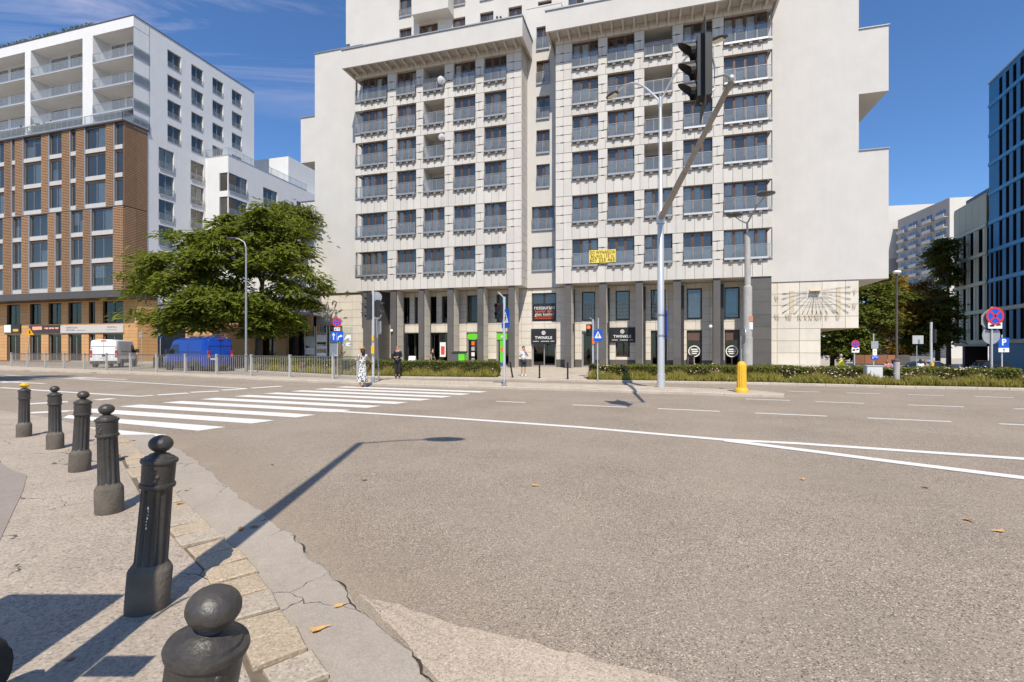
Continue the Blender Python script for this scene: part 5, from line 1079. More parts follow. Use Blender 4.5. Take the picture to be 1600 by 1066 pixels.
for a in (0, PI):
    for q in range(4): sh.ball((.093*math.cos(a+.12*math.sin(q*2)), .093*math.sin(a+.12*math.sin(q*2)), .872+.027*q), .013-.001*q, 0, 10, 8, (.9, 1.3, 1.3))
    sh.ball((.092*math.cos(a+.16), .092*math.sin(a+.16), .90), .010, 0, 10, 8, (.8, 1.2, 2.2)).ball((.092*math.cos(a-.16), .092*math.sin(a-.16), .93), .010, 0, 10, 8, (.8, 1.2, 2.2))
SHAFT = sh.mesh('shaft', [IRON, IRONB], True)
ball = lambda m_: MB().ball((0, 0, 0), .072, 0, 20, 12, (1, 1, .80)).mesh('ball', [m_], 'all')
BALL, BALLY = ball(IRON), ball(BOLY)
BP = [(-9.22, 9.31, .02, -.01, 'yellow-topped iron bollard, farthest in the row by the crossing'), (-7.59, 8.19, -.02, .01, 'second farthest black iron bollard, upright beside the crossing'), (-5.88, 6.70, .05, .0, 'black iron bollard leaning right, third from the far end'), (-4.09, 5.01, -.03, .0, 'dusty black iron bollard in the middle of the pavement row'), (-2.34, 3.16, .07, .02, 'tall black iron bollard with a white paint drip'), (-0.955, 1.31, .18, -.03, 'nearest black iron bollard, tilted with its ball top close up')]
for i, (x, y, tx, ty, lab) in enumerate(BP):
    b_ = thing('bollard', lab, 'bollard', (x, y, .012), 0, 'iron bollards along the near pavement'); b_.rotation_euler = (-ty, tx, 0); sc = (.88, .90, .94, .95, .955, .915)[i]; b_.scale = (sc, sc, sc)
    inst('shaft', SHAFT, b_, (0, 0, 0), (0, 0, i*.5)); inst('ball', BALLY if i == 0 else BALL, b_, (0, 0, 1.108))
    if i == 4:
        d = MB(); [d.ball((-.012+.004*math.sin(q), -.0885, .70-.022*q), .0035+.002*(q % 3 == 0), 0, 6, 4, (1, .6, 2.2)) for q in range(9)]; d.build('paint_drip', [WHITE], b_, rot=(0, 0, .28))
    if i == 0: MB().lathe([(.03, .0), (.075, .01), (.088, .025), (.075, .04), (.03, .045)], 16).build('yellow_ring', [BOLY], b_, (0, 0, 1.09))
# railings: every post and bar panel along the island strip
FA, FB = Vector((-9.35, 25.75)), Vector((-44.5, 43.8)); fl = (FB-FA).length; nf = 12
fence = thing('pedestrian_railing', 'long grey steel pedestrian railing of posts and bars beside the road', 'railing', (FA.x, FA.y, .1), math.atan2(FB.y-FA.y, FB.x-FA.x))
FPOST = mat('railing_post', (.42, .405, .38), .6, .08, 3); FBAR = mat('railing_bar', (.33, .31, .285), .6, .1, 3); TOPB = mat('railing_top', (.10, .095, .09), .5, .1, 3)
pm = MB().box(-.055, .055, -.055, .055, 0, 1.24).box(-.065, .065, -.065, .065, 1.24, 1.255).mesh('post', [FPOST]); seg = fl/nf; bm2 = MB()
bm2.box(.06, seg-.06, -.02, .02, .12, .16)
for i in range(1, 17): x = .06+(seg-.12)*i/17; bm2.box(x-.010, x+.010, -.008, .008, .16, 1.13)
bp_ = bm2.mesh('bar_panel', [FBAR]); tp_ = MB().box(.055, seg-.055, -.025, .025, 1.13, 1.185).mesh('top_rail', [TOPB])
for i in range(nf+1):
    inst('post', pm, fence, (seg*i, 0, 0))
    if i < nf: inst('bar_panel', bp_, fence, (seg*i, 0, 0)); inst('top_rail', tp_, fence, (seg*i, 0, 0))
p0 = thing('pedestrian_railing', 'short end of the grey railing reaching to the waiting woman', 'railing', (FA.x, FA.y, .1), math.radians(-27)); 
inst('post', pm, p0, (1.75, 0, 0)); inst('bar_panel', bp_, p0, (0, 0, 0), sc=(1.75/seg, 1, 1)); inst('top_rail', tp_, p0, (0, 0, 0), sc=(1.75/seg, 1, 1))
def pole(t, h, r, mt_, r1=None, z0=0, name='pole', lean=0): return MB().tube([(0, 0, z0), (lean, 0, h)], [r, r1 or r], 12).build(name, [mt_], t, smooth=True)
def foot(t, r, mt_): return MB().lathe([(r*2.2, 0), (r*2.2, .03), (r*1.3, .05), (r*1.2, .25), (r, .28)], 12).build('foot', [mt_], t, smooth=True)
LENSD = {c: mat('lens_'+c, v, .3, .1, 10, spec=.6) for c, v in dict(red=(.10, .012, .01), amber=(.12, .05, .008), green=(.012, .06, .03)).items()}
LENSON = emis('lens_red_lit', (1.0, .10, .03), 2.5)
HOUS = mat('signal_housing', (.022, .022, .024), .55, .12, 6)
def signal_head(t, loc, rz, n=3, r=.10, pitch=.30, lit=None, board=None, back=.18):
    """signal facing local -y: housing, a lens and a visor per lamp"""
    hw = r*1.45; H_ = pitch*n; hd = inst('signal_head', MB().box(-hw, hw, 0, back, -H_/2, H_/2).box(-hw*.8, hw*.8, back, back+.04, -H_/2+.03, H_/2-.03).mesh('signal_head', [HOUS]), t, loc, (0, 0, rz))
    for i in range(n):
        z = H_/2-pitch*(i+.5); c = ('red', 'amber', 'green')[i] if n == 3 else ('red', 'green')[i]
        MB().disc((0, z), r, 0, 16, -.012).build('lens', [LENSON if lit == i else LENSD[c]], hd)
        v = MB(); m_ = 12
        for k in range(m_):
            a0, a1 = -PI*.22+PI*1.44*k/m_, -PI*.22+PI*1.44*(k+1)/m_; d0, d1 = [-.02-2.1*r*(.25+.75*max(0, math.sin(a))) for a in (a0, a1)]; R_ = r*1.12
            q = lambda a, y: (R_*math.cos(a), y, z+R_*math.sin(a)); v.quad(q(a0, 0), q(a1, 0), q(a1, d1), q(a0, d0)); R_ = r*1.05; v.quad(q(a0, 0), q(a0, d0), q(a1, d1), q(a1, 0))
        v.build('visor', [HOUS], hd, smooth='all')
    if board: MB().box(-board[0], board[0], back*.5, back*.5+.012, -board[1], board[1]).build('backing_board', [HOUS], hd)
    return hd
# tall mast: double street lamp with a long arm holding the near traffic light
mast = thing('traffic_mast', 'tall silver mast with two curved street lamps and a long bracket arm', 'street lamp', (6.11, 20.2, .1), 0)
MB().tube([(0, 0, 0), (0, 0, .55), (0, 0, .56), (-.02, 0, 7.2), (-.02, 0, 7.25), (-.03, 0, 11.9)], [.165, .16, .145, .125, .09, .062], 16).build('pole', [SILV], mast, smooth=True)
for z in (2.95, 2.1): MB().lathe([(.165, 0), (.165, .05)], 16).build('clamp', [METAL], mast, (-.01, 0, z))
MB().box(.16, .175, -.3, .3, 2.0, 3.15).build('small_blue_sign', [SBLUE], mast)
for s_, nm in ((-1, 'away'), (1, 'near')):
    vx, vy = s_*1.35, -s_*1.75; pts = [(-.03+vx*f, vy*f, 11.7+1.45*math.sin(min(1, f*1.25)*PI/2)-(0 if f < .8 else .12*(f-.8)/.2)) for f in (0, .04, .12, .22, .35, .5, .65, .8, 1.0)]; pts[0] = (-.03, 0, 11.3)
    MB().tube(pts, [.05]*2+[.042]*7, 8).build('lamp_arm', [SILV], mast, smooth=True)
    a = math.atan2(vy, vx); hd = MB(); hd.ball((0, 0, 0), .36, 0, 16, 8, (1.05, .55, .17)).build('lamp_head', [mat('lamp_housing', (.07, .07, .075), .45, .08, 5)], mast, (-.03+vx*1.14, vy*1.14, 13.02), (0, .1, a), smooth='all').name
    MB().box(-.22, .22, -.12, .12, -.075, -.062).build('lamp_lens', [mat('lamp_lens', (.75, .72, .6), .3, .02, 5)], mast, (-.03+vx*1.14, vy*1.14, 13.02), (0, .1, a))
tip = Vector((4.48-6.11, 10.0-20.2, 7.05)); st = Vector((-.02, -.1, 6.95)); ARM = mat('arm_grey', (.34, .315, .28), .6, .12, 3, metal=.2, streak=.06)
mid_ = st.lerp(tip, .5); MB().tube([tuple(st), tuple(mid_)], [.125, .095], 12).tube([tuple(st.lerp(tip, .49)), tuple(tip)], [.082, .058], 12).lathe([(.13, 0), (.13, .06)], 12, 0, tuple(st.lerp(tip, .3)-Vector((0, 0, .03)))).build('bracket_arm', [ARM], mast, smooth=True)
MB().lathe([(.17, -.25), (.17, .25)], 14).build('arm_collar', [SILV], mast, (-.02, 0, 6.95), smooth=True)
tl = thing('traffic_light', 'big black overhead traffic light hanging at the end of the bracket arm', 'traffic light', (3.66, 9.8, 7.2), 0)
hd = signal_head(tl, (0, 0, 0), math.radians(-104), 3, .155, .40, board=(.42, .88), back=.24)
MB().tube([(.10, .03, .62), (.28, .05, .66), (.42, .12, .15), (.42, .14, -.28), (.12, .05, -.62)], .022, 6).tube([(.42, .13, -.05), (.62, .16, .02), (.80, .22, -.02)], .026, 6).build('bracket', [METAL], tl); MB().ball((.80, .22, -.02), .07).build('clamp', [LMETAL], tl, smooth='all')
# old lamp column behind the hedge
lc = thing('street_lamp', 'weathered grey lamp column with two flat round heads behind the yellow bollard', 'street lamp', (13.2, 27.6, -.1), 0); OLDS = mat('old_column', (.42, .40, .365), .7, .14, 2.5, streak=.08)
MB().tube([(0, 0, 0), (0, 0, 2.4), (0, 0, 2.42), (0, 0, 5.25), (0, 0, 5.3), (-.02, 0, 8.2), (-.02, 0, 8.25), (-.03, 0, 8.9)], [.26, .255, .235, .225, .165, .15, .06, .05], 16).build('column', [OLDS], lc, smooth=True)
MB().box(-.02, .17, -.25, -.23, 3.3, 3.6).build('orange_sticker', [mat('sticker_orange', (.6, .22, .12), .6)], lc); MB().box(-.02, .17, -.25, -.23, 2.85, 3.25).build('white_sticker', [WHITE], lc)
for vx, vy, vz in ((.35, -1.3, 10.05), (-.2, 1.2, 9.6)):
    MB().tube([(-.03, 0, 8.8), (vx*.5, vy*.5, vz-.5), (vx, vy, vz-.08)], [.045, .04, .03], 8).build('arm', [METAL], lc); MB().lathe([(.02, .10), (.2, .08), (.46, .02), (.46, -.02), (.38, -.05), (.1, -.06)], 20).build('lamp_head', [mat('lamp_housing', (.07, .07, .075), .45)], lc, (vx, vy, vz), smooth=True)
def box_sign(t, w, h, z, mt_, x=0, y=-.09, rz=0, name='plate'): return MB().box(-w/2, w/2, -.012, .012, -h/2, h/2).build(name, [mt_, SBACK], t, (x, y, z), (0, 0, rz))
def no_stopping(t, z, r, x=0, y=-.09, rz=0):
    p = MB(); p.disc((0, 0), r, 0, 28, -.014, r*.8).disc((0, 0), r*.8, 1, 28, -.014)
    for a in (PI/4, -PI/4):
        c, s_ = math.cos(a), math.sin(a); w_ = r*.09; q = lambda l, m_: (l*c-m_*s_, -.017, l*s_+m_*c); p.quad(q(-r*.83, -w_), q(r*.83, -w_), q(r*.83, w_), q(-r*.83, w_), 0)
    p.lathe([(r, -.012), (r, .006)], 28, 2); o = p.v
    n0 = len(o)-56
    for i in range(n0, len(o)): x_, y_, z_ = o[i]; o[i] = (x_, z_, y_)
    return p.build('no_stopping_disc', [SRED, SBLUE, SBACK], t, (x, y, z), (0, 0, rz))
def tow_plate(t, w, h, z, x=0, y=-.09, rz=0):
    o = box_sign(t, w, h, z, WHITE, x, y, rz, 'tow_plate'); b = MB(); m_ = lambda px_, pz: (px_*w, -.015, pz*h)
    b.face([m_(-.40, -.2), m_(-.1, -.2), m_(-.05, .12), m_(-.18, .2), m_(-.34, .14), m_(-.42, 0)]); b.face([m_(.05, -.1), m_(.40, .02), m_(.42, .2), m_(.28, .28), m_(.10, .14)]); b.face([m_(-.06, .05), m_(.08, -.05), m_(.08, 0), m_(-.06, .1)]); b.build('symbol', [BLACK], o)
def crossing_sign(t, s_, z, x=0, y=-.09, rz=0):
    o = box_sign(t, s_, s_*1.28, z, SBLUE, x, y, rz, 'crossing_plate'); b = MB(); f = lambda a, c: (a*s_, -.016, c*s_+.08*s_); b.face([f(-.40, -.36), f(.40, -.36), f(0, .44)]); b.build('white_triangle', [WHITE], o)
    b = MB(); g = lambda a, c: (a*s_, -.020, c*s_+.08*s_); b.face([g(-.05, .10), g(.07, .08), g(.06, -.08), g(-.06, -.08)]).face([g(-.06, -.08), g(.0, -.08), g(-.12, -.30), g(-.17, -.29)]).face([g(.0, -.08), g(.06, -.08), g(.15, -.28), g(.10, -.30)]).face([g(.05, .07), g(.17, -.06), g(.14, -.08), g(.04, .02)]).disc((.02*s_, .25*s_), .055*s_, 0, 10, -.020).build('walking_figure', [BLACK], o)
# signal post by the woman
sp = thing('traffic_light', 'silver signal post with black lights and a yellow button beside the waiting woman', 'traffic light', (-6.48, 23.0, .1), 0, 'signal posts at the crossings'); pole(sp, 4.28, .065, SILV); foot(sp, .065, METAL)
signal_head(sp, (-.30, -.05, 3.55), math.radians(-72), 3, .115, .41, back=.2); signal_head(sp, (.28, .08, 3.45), math.radians(115), 2, .10, .40, back=.17)
MB().box(-.05, .09, -.16, -.06, 1.35, 1.72).build('push_button', [YEL], sp); MB().box(-.03, .06, -.13, -.06, 1.95, 2.2).build('warning_buzzer', [YEL], sp); MB().lathe([(.25, 0), (.25, .02)], 18).build('round_sign_back', [SBACK], sp, (.13, .1, 4.0), (PI/2, 0, .5))
op = thing('sign_post', 'slightly leaning grey post with plates seen edge-on behind the signal post', 'sign', (-6.68, 24.75, .1), 0); pole(op, 3.3, .035, METAL, lean=-.13); MB().box(-.02, .02, -.3, .3, 2.3, 2.95).build('plate', [SBACK], op, (.02, 0, 0), (0, 0, .5)); MB().lathe([(.3, 0), (.3, .02)], 18).build('round_plate', [SBACK], op, (-.12, -.02, 3.35), (PI/2, 0, .9))
pp_ = thing('traffic_light', 'silver crossing post with a two-lamp signal and a blue crossing sign', 'traffic light', (-.33, 20.95, .1), 0, 'signal posts at the crossings'); pole(pp_, 3.78, .06, SILV); foot(pp_, .06, METAL)
MB().tube([(0, 0, 3.72), (-.12, -.03, 3.85), (-.26, -.05, 3.98)], .03, 6).build('bracket', [LMETAL], pp_); signal_head(pp_, (-.26, -.04, 3.18), math.radians(-28), 2, .105, .34, back=.17); crossing_sign(pp_, .62, 2.85, .06, -.1, math.radians(-58))
rp = thing('traffic_light', 'crossing signal with its red lamp lit in front of the grey shop door', 'traffic light', (XU(926.5, 27.2), 27.2, .1), 0, 'signal posts at the crossings'); pole(rp, 3.2, .055, SILV); signal_head(rp, (-.24, -.04, 2.60), math.radians(-20), 2, .10, .33, lit=0); MB().box(-.07, .07, -.13, -.05, 1.85, 2.15).build('push_button', [ORANGE], rp); MB().tube([(0, 0, 3.15), (-.2, 0, 3.3)], .025, 6).build('bracket', [METAL], rp)
cs_ = thing('crossing_sign', 'blue pedestrian crossing sign at the start of the right hedge', 'sign', (4.30, 24.75, .1), 0, 'blue crossing signs'); pole(cs_, 2.7, .03, SILV); crossing_sign(cs_, .44, 2.23); MB().box(-.03, .03, -.2, .2, 2.58, 3.1).build('edge_plate', [SBACK], cs_)
yb = tag(MB().lathe([(.23, 0), (.23, .10), (.20, .14), (.165, .17), (.165, .92), (.15, 1.02), (.10, 1.10), (.03, 1.13)], 72, 0, flute=(.16, .93, .10)).build('traffic_bollard', [YEL], None, (8.34, 17.9, .1), smooth=True), 'yellow ribbed bollard on the nose of the traffic island', 'bollard')
ks = thing('keep_sign', 'narrow grey sign post seen edge-on behind the yellow bollard', 'sign', (XU(1158, 19.0), 19.0, 0), 0); pole(ks, 2.15, .035, METAL); MB().lathe([(.34, 0), (.34, .02)], 20).build('round_plate', [SBACK], ks, (.08, -.02, 2.2), (PI/2, 0, 1.35))
# thin bollards on the plaza
TB = MB().lathe([(.06, 0), (.06, .05), (.045, .06), (.042, .80), (.05, .81), (.05, .86), (.02, .88)], 12).mesh('shaft', [BLACK], True)
for i, (u, v, ln, lab) in enumerate(((801, 590, -.16, 'leaning black thin bollard right of the silver crossing post'), (843, 591, 0, 'upright black thin bollard right of the man in shorts'), (887, 592.5, 0, 'black thin bollard nearest the right hedge'))):
    x, y = G(u, v, .1); tag(inst('plaza_bollard', TB, None, (x, y, .1), (0, ln, 0)), lab, 'bollard', 'thin bollards on the plaza')
# right-hand signs
def post_at(name, label, u, Y, h, r=.03, zb=.1, group='traffic signs'): t = thing(name, label, 'sign', (XU(u, Y), Y, zb), 0, group); pole(t, h, r, SILV); return t
n1_ = post_at('no_stopping_sign', 'large no-stopping sign with tow plate at the right end of the hedge', 1549.5, 22.0, 3.45, .04); zc = lambda v, Y, zb=.1: ZV(v, Y)-zb
no_stopping(n1_, zc(494, 22), .40, .06); tow_plate(n1_, .62, .27, zc(509, 22), .06); MB().lathe([(.5, 0), (.5, .02)], 8).build('octagon_back', [SBACK], n1_, (.04, .06, zc(500, 22)), (PI/2, PI/8, 0)); MB().lathe([(.40, 0), (.40, .02)], 24).build('round_back', [SBACK], n1_, (.02, .06, zc(524, 22)), (PI/2, 0, 0))
n2_ = post_at('parking_sign', 'blue P parking sign with a white disabled plate', 1565.5, 25.5, 2.3); o_ = box_sign(n2_, .54, .52, zc(536, 25.5), SBLUE); text('P', .46, WHITE, o_, (0, -.015, .02), .002, .012); o2 = box_sign(n2_, .54, .22, zc(547, 25.5), WHITE); MB().disc((.0, -.02), .06, 0, 12, -.016, .04).box(-.02, .03, -.018, -.016, 0, .07).build('wheelchair_symbol', [BLACK], o2)
n3_ = post_at('no_stopping_sign', 'small no-stopping sign with tow plate beside the worker in yellow', 1335, 29, 2.3, zb=-.5); no_stopping(n3_, zc(538, 29, -.5), .24); tow_plate(n3_, .44, .30, zc(547, 29, -.5))
n4_ = post_at('direction_sign', 'stacked white, yellow and blue road sign above the white cabinet', 1365, 30, 3.2, zb=-.6); box_sign(n4_, .43, .46, zc(539, 30, -.6), SBACK); o_ = box_sign(n4_, .25, .40, zc(550.5, 30, -.6), WHITE); MB().face([(-.08, -.016, .0), (.08, -.016, 0), (0, -.016, .14)]).build('yellow_triangle', [YEL], o_); o_ = box_sign(n4_, .42, .27, zc(559, 30, -.6), SBLUE); MB().box(-.14, -.09, -.016, -.013, -.05, .06).box(-.02, .03, -.016, -.013, .02, .09).box(.1, .15, -.016, -.013, -.01, .07).build('white_marks', [WHITE], o_)
n5_ = post_at('road_sign', 'blank grey back of a road sign under the dark trees', 1432.5, 33, 2.7, zb=-.8); box_sign(n5_, .72, .56, zc(531, 33, -.8), LMETAL)
n6_ = thing('traffic_light', 'grey signal post with a yellow button under the dark trees', 'traffic light', (XU(1455, 32), 32, -.8), 0, 'signal posts at the crossings'); pole(n6_, 4.2, .07, SILV); signal_head(n6_, (.22, .05, 3.3), math.radians(110), 3, .10, .30); MB().box(-.08, .08, -.13, -.05, 1.25, 1.6).build('push_button', [YEL], n6_)
gl_ = thing('street_lamp', 'slim dark lamp post with a white globe at the hedge', 'street lamp', (XU(1401, 21.7), 21.7, .1), 0); MB().lathe([(.11, 0), (.11, 1.0), (.13, 1.02), (.13, 1.08), (.05, 1.15), (.045, 4.85), (.06, 4.88)], 14).build('pole', [mat('lamp_post_brown', (.10, .085, .07), .6, .12, 3)], gl_, smooth=True); MB().lathe([(.12, 0), (.12, 1.0)], 14).build('concrete_base', [OLDS], gl_, (0, 0, 0), smooth=True); MB().ball((0.02, 0, 4.95), .12, 0, 14, 8, (1.3, 1.3, .75)).build('globe', [WHITE], gl_, smooth='all'); MB().lathe([(.02, 5.03), (.05, 5.03), (.03, 5.12)], 10).build('finial', [BLACK], gl_)
cb = thing('utility_cabinet', 'white utility cabinet standing in the flower bed', 'cabinet', (XU(1363, 21.9), 21.75, .1), math.radians(-16)); MB().box(-.30, .30, 0, .4, .04, .80).build('body', [mat('cabinet_grey', (.60, .60, .58), .6, .05, 2, streak=.05)], cb); MB().box(-.33, .33, -.03, .43, .80, .84).build('lid', [LMETAL], cb); MB().box(-.28, .28, .02, .38, 0, .04).build('plinth', [OLDS], cb); MB().box(-.27, .27, -.012, -.001, .08, .77).build('door', [mat('cabinet_door', (.62, .62, .60), .55, .04, 2)], cb)
# left-hand signs and lamps
n7_ = post_at('lane_sign', 'blue lane direction sign with white arrows under a no-stopping disc', 527.5, 29.0, 3.2); no_stopping(n7_, zc(504, 29), .27); o_ = box_sign(n7_, .72, .62, zc(526, 29), SBLUE)
MB().box(-.22, -.17, -.016, -.013, -.2, .08).face([(-.29, -.016, .06), (-.10, -.016, .06), (-.195, -.016, .22)]).box(.04, .09, -.016, -.013, -.2, -.08).face([(.04, -.016, -.08), (.09, -.016, -.08), (.2, -.016, .0), (.2, -.016, .06), (.10, -.016, .04)]).face([(.2, -.016, -.06), (.34, -.016, .03), (.2, -.016, .12)]).build('white_arrows', [WHITE], o_)
b = MB(); [b.box(-.015, .005, -.016, -.013, -.25+.1*i, -.19+.1*i) for i in range(5)]; b.build('lane_dashes', [WHITE], o_); tow_plate(n7_, .34, .18, zc(514.5, 29))
n8_ = post_at('crossing_sign', 'blue pedestrian crossing sign left of the blue van', 250.5, 47, 3.0, zb=.0, group='blue crossing signs'); crossing_sign(n8_, .55, zc(521.5, 47, 0))
n9_ = thing('warning_sign', 'yellow roadworks warning triangle on a leaning post at the left', 'sign', (XU(42, 47), 47, .1), 0); pole(n9_, 3.0, .035, METAL, lean=.3); MB().xprism([(-.02, -.27), (.0, -.27), (.0, .33), (-.02, .33)], -.001, .001).face([(-.44, -.03, -.27), (.44, -.03, -.27), (0, -.03, .40)]).build('triangle', [mat('warning_amber', (.70, .33, .01), .5)], n9_, (.33, -.05, 3.15)); MB().face([(-.05, -.035, -.12), (.10, -.035, -.15), (.06, -.035, .1), (-.03, -.035, .12)]).disc((.0, .17), .05, 0, 8, -.035).build('worker_symbol', [BLACK], n9_, (.33, -.05, 3.15))
n0_ = post_at('small_sign', 'small white plate on a thin post beside the white van', 221, 46, 3.4, zb=0); box_sign(n0_, .3, .45, zc(523.5, 46, 0), SBACK)
s1_ = thing('street_lamp', 'slim grey street lamp standing in front of the broad tree', 'street lamp', (XU(384.5, 33.5), 33.5, .1), 0, 'street lamps'); MB().tube([(0, 0, 0), (0, 0, 1.2), (0, 0, 1.22), (0, 0, 8.4), (-.1, 0, 8.8), (-.5, 0, 9.05), (-.75, 0, 9.1)], [.11, .11, .075, .055, .045, .04, .035], 12).build('pole', [METAL], s1_, smooth=True); MB().ball((-1.0, 0, 9.08), .33, 0, 14, 8, (1, .5, .22)).build('lamp_head', [mat('lamp_housing', (.07, .07, .075), .45)], s1_, smooth='all')
# the lamp behind the photographer whose shadow falls across the pavement, with its signs
bl = thing('street_lamp', 'tall lamp post behind the viewer casting the long shadow over the kerb', 'street lamp', (-2.23, 1.55, .02), 0, 'street lamps'); MB().tube([(0, 0, 0), (0, 0, 9.5)], [.11, .065], 14).tube([(0, 0, 9.45), (.7, .15, 9.62), (1.15, .25, 9.6)], [.035, .03, .03], 8).build('pole', [METAL], bl, smooth=True); MB().ball((1.45, .3, 9.58), .36, 0, 18, 8, (1.1, .62, .2)).build('lamp_head', [mat('lamp_housing', (.07, .07, .075), .45)], bl, smooth='all')
MB().box(-1.05, -.26, -.03, -.01, 1.1, 2.36).build('sign_plate', [SBACK], bl); MB().box(.11, .38, -.03, -.01, 1.28, 1.48).build('small_plate', [SBACK], bl)
for a0, z in ((2.4, 2.3), (.2, 1.95)): MB().tube([(.12*math.cos(a0)+.10*(1-math.cos(q))*math.cos(a0), .16*math.sin(q)*.6, z+.25*math.sin(q)) for q in (0, .5, 1.0, 1.6, 2.2, 2.7)], .012, 6).build('strap_end', [METAL], bl)
# ================================================================ NOTICE BOARDS, BINS, SMALL THINGS
for i, (u0, u1, vt, lab) in enumerate(((477, 491.5, 511, 'glass notice panel nearest the tree with grey plates'), (495, 510, 511, 'middle glass notice panel with white and navy plates'), (515.5, 549.5, 511, 'widest glass notice panel with white sheets behind the lane sign'))):
    Y = 44.5; t = thing('notice_board', lab, 'notice board', (XU(u0, Y), Y, .1), 0, 'glass notice boards by the end wall'); W_ = (u1-u0)/FPX*Y; zt_ = zc(vt, Y); MB().quad((0, 0, .3), (W_, 0, .3), (W_, 0, zt_), (0, 0, zt_)).build('glass_panel', [glass('notice_glass', (.72, .76, .72), .05)], t); MB().box(-.05, 0, -.03, .03, 0, zt_+.05).box(W_, W_+.05, -.03, .03, 0, zt_+.05).build('frame', [LMETAL], t)
    rows_ = (((.05, .95, .52, .76, SBACK), (.05, .95, .30, .46, LMETAL)), ((.03, .97, .62, .80, LMETAL), (.03, .97, .56, .61, BLACK), (.03, .97, .44, .52, LMETAL), (.03, .97, .26, .34, WHITE), (.03, .97, .16, .25, SBLUE)), ((.0, .35, .26, .58, WHITE), (.66, .96, .66, .80, WHITE), (.56, .96, .52, .60, WHITE), (.03, .2, .7, .82, WHITE)))[i]
    for a, c, z0, z1, mt_ in rows_: MB().box(W_*a, W_*c, -.02, -.005, zt_*z0, zt_*z1).build('plate', [mt_], t)
x, y = G(712, 577.5, .1); bn_ = thing('litter_bin', 'grey and green rubbish bin by the green shop front', 'bin', (XU(714, 34.5), 34.5, .1), TH); MB().box(-.38, .10, 0, .5, .05, 1.25).build('grey_bin', [mat('bin_grey', (.10, .10, .10), .6, .08, 4)], bn_); MB().box(.11, .55, 0, .5, .05, 1.3).build('green_bin', [GREEN], bn_); MB().xprism([(-.03, 1.25), (.53, 1.32), (.53, 1.4), (-.03, 1.30)], -.42, .58).build('lid', [BLACK], bn_)
tag(MB().box(-.25, .25, -.2, .2, 0, .62).box(-.22, .22, -.17, .17, .62, .66).build('concrete_planter', [OLDS], None, (XU(774, 30.2), 30.2, .1), (0, 0, TH)), 'square pale concrete planter block at the end of the left hedge', 'planter')
ab = thing('sandwich_board', 'small white-framed sandwich board behind the man in black', 'sign', (XU(642, 40), 40, .1), TH); MB().xprism([(0, 0), (.03, 0), (.25, .98), (.22, .98)], -.3, .3).build('front_panel', [WHITE], ab); MB().xprism([(.5, 0), (.47, 0), (.24, .98), (.27, .98)], -.3, .3).build('back_panel', [WHITE], ab); b = MB(); [b.face([(-.24+.25*(i % 2), -.012+.10*(i//2)*2+.06, .28*(i//2)*1.3+.22) if False else (0, 0, 0) for _ in range(3)]) for i in range(0)]; MB().quad((-.23, .045, .28), (-.03, .045, .28), (-.03, .135, .6), (-.23, .135, .6)).quad((.03, .045, .28), (.23, .045, .28), (.23, .135, .6), (.03, .135, .6)).build('dark_pictures', [BLACK], ab, (0, -.03, 0))
pst = on_wall(thing('shop_poster', 'red and white poster stand in the second shop window', 'poster')); x0, x1 = S(687, 1.0), S(696, 1.0); MB().box(x0, x1, 1.05, 1.09, .95, 2.25).build('sheet', [WHITE], pst); MB().box(x0+.1, x1-.1, 1.04, 1.049, 1.15, 1.9).build('red_print', [mat('poster_red', (.60, .07, .03), .6, .5, 6)], pst)
for j, (u0, u1) in enumerate(((736.5, 741.5), (781, 786))):
    pq = on_wall(thing('shop_poster', ('strip of small pale stickers on the glass door under the oval green sign', 'green poster with orange picture on the door under the second green sign')[j], 'poster')); x0, x1 = S(u0, D1+.1), S(u1, D1+.1)
    if j: MB().box(x0, x1+.1, D1+.115, D1+.125, .4, 2.7).build('sheet', [GREEN], pq); MB().disc(((x0+x1)/2+.05, 1.6), .2, 0, 14, D1+.11, sx=.8).build('picture', [ORANGE], pq); MB().box(x0-.05, x1+.1, D1+.10, D1+.112, .14, .45).build('blue_panel', [SBLUE], pq)
    else:
        for q, mt_ in enumerate((SBACK, WHITE, LATT, ORANGE)): MB().box(x0, x1, D1+.115, D1+.125, .5+.5*q, .85+.5*q).build('sticker', [mt_], pq)
# kick scooter parked by the piers
sc_ = thing('kick_scooter', 'black kick scooter parked against the pier behind the hedge', 'scooter', (XU(1066, 35.2), 35.2, -.25), -.3); WHL = MB().lathe([(.11, -.02), (.125, -.015), (.125, .015), (.11, .02)], 16).mesh('wheel', [BLACK], True)
inst('wheel', WHL, sc_, (-.42, 0, .125), (PI/2, 0, 0)); inst('wheel', WHL, sc_, (.42, 0, .125), (PI/2, 0, 0)); MB().box(-.4, .28, -.08, .08, .14, .18).build('deck', [BLACK], sc_); MB().tube([(.42, 0, .14), (.36, 0, .4), (.27, 0, 1.15)], .025, 8).tube([(.27, -.22, 1.17), (.27, .22, 1.17)], .02, 8).build('stem', [BLACK], sc_)
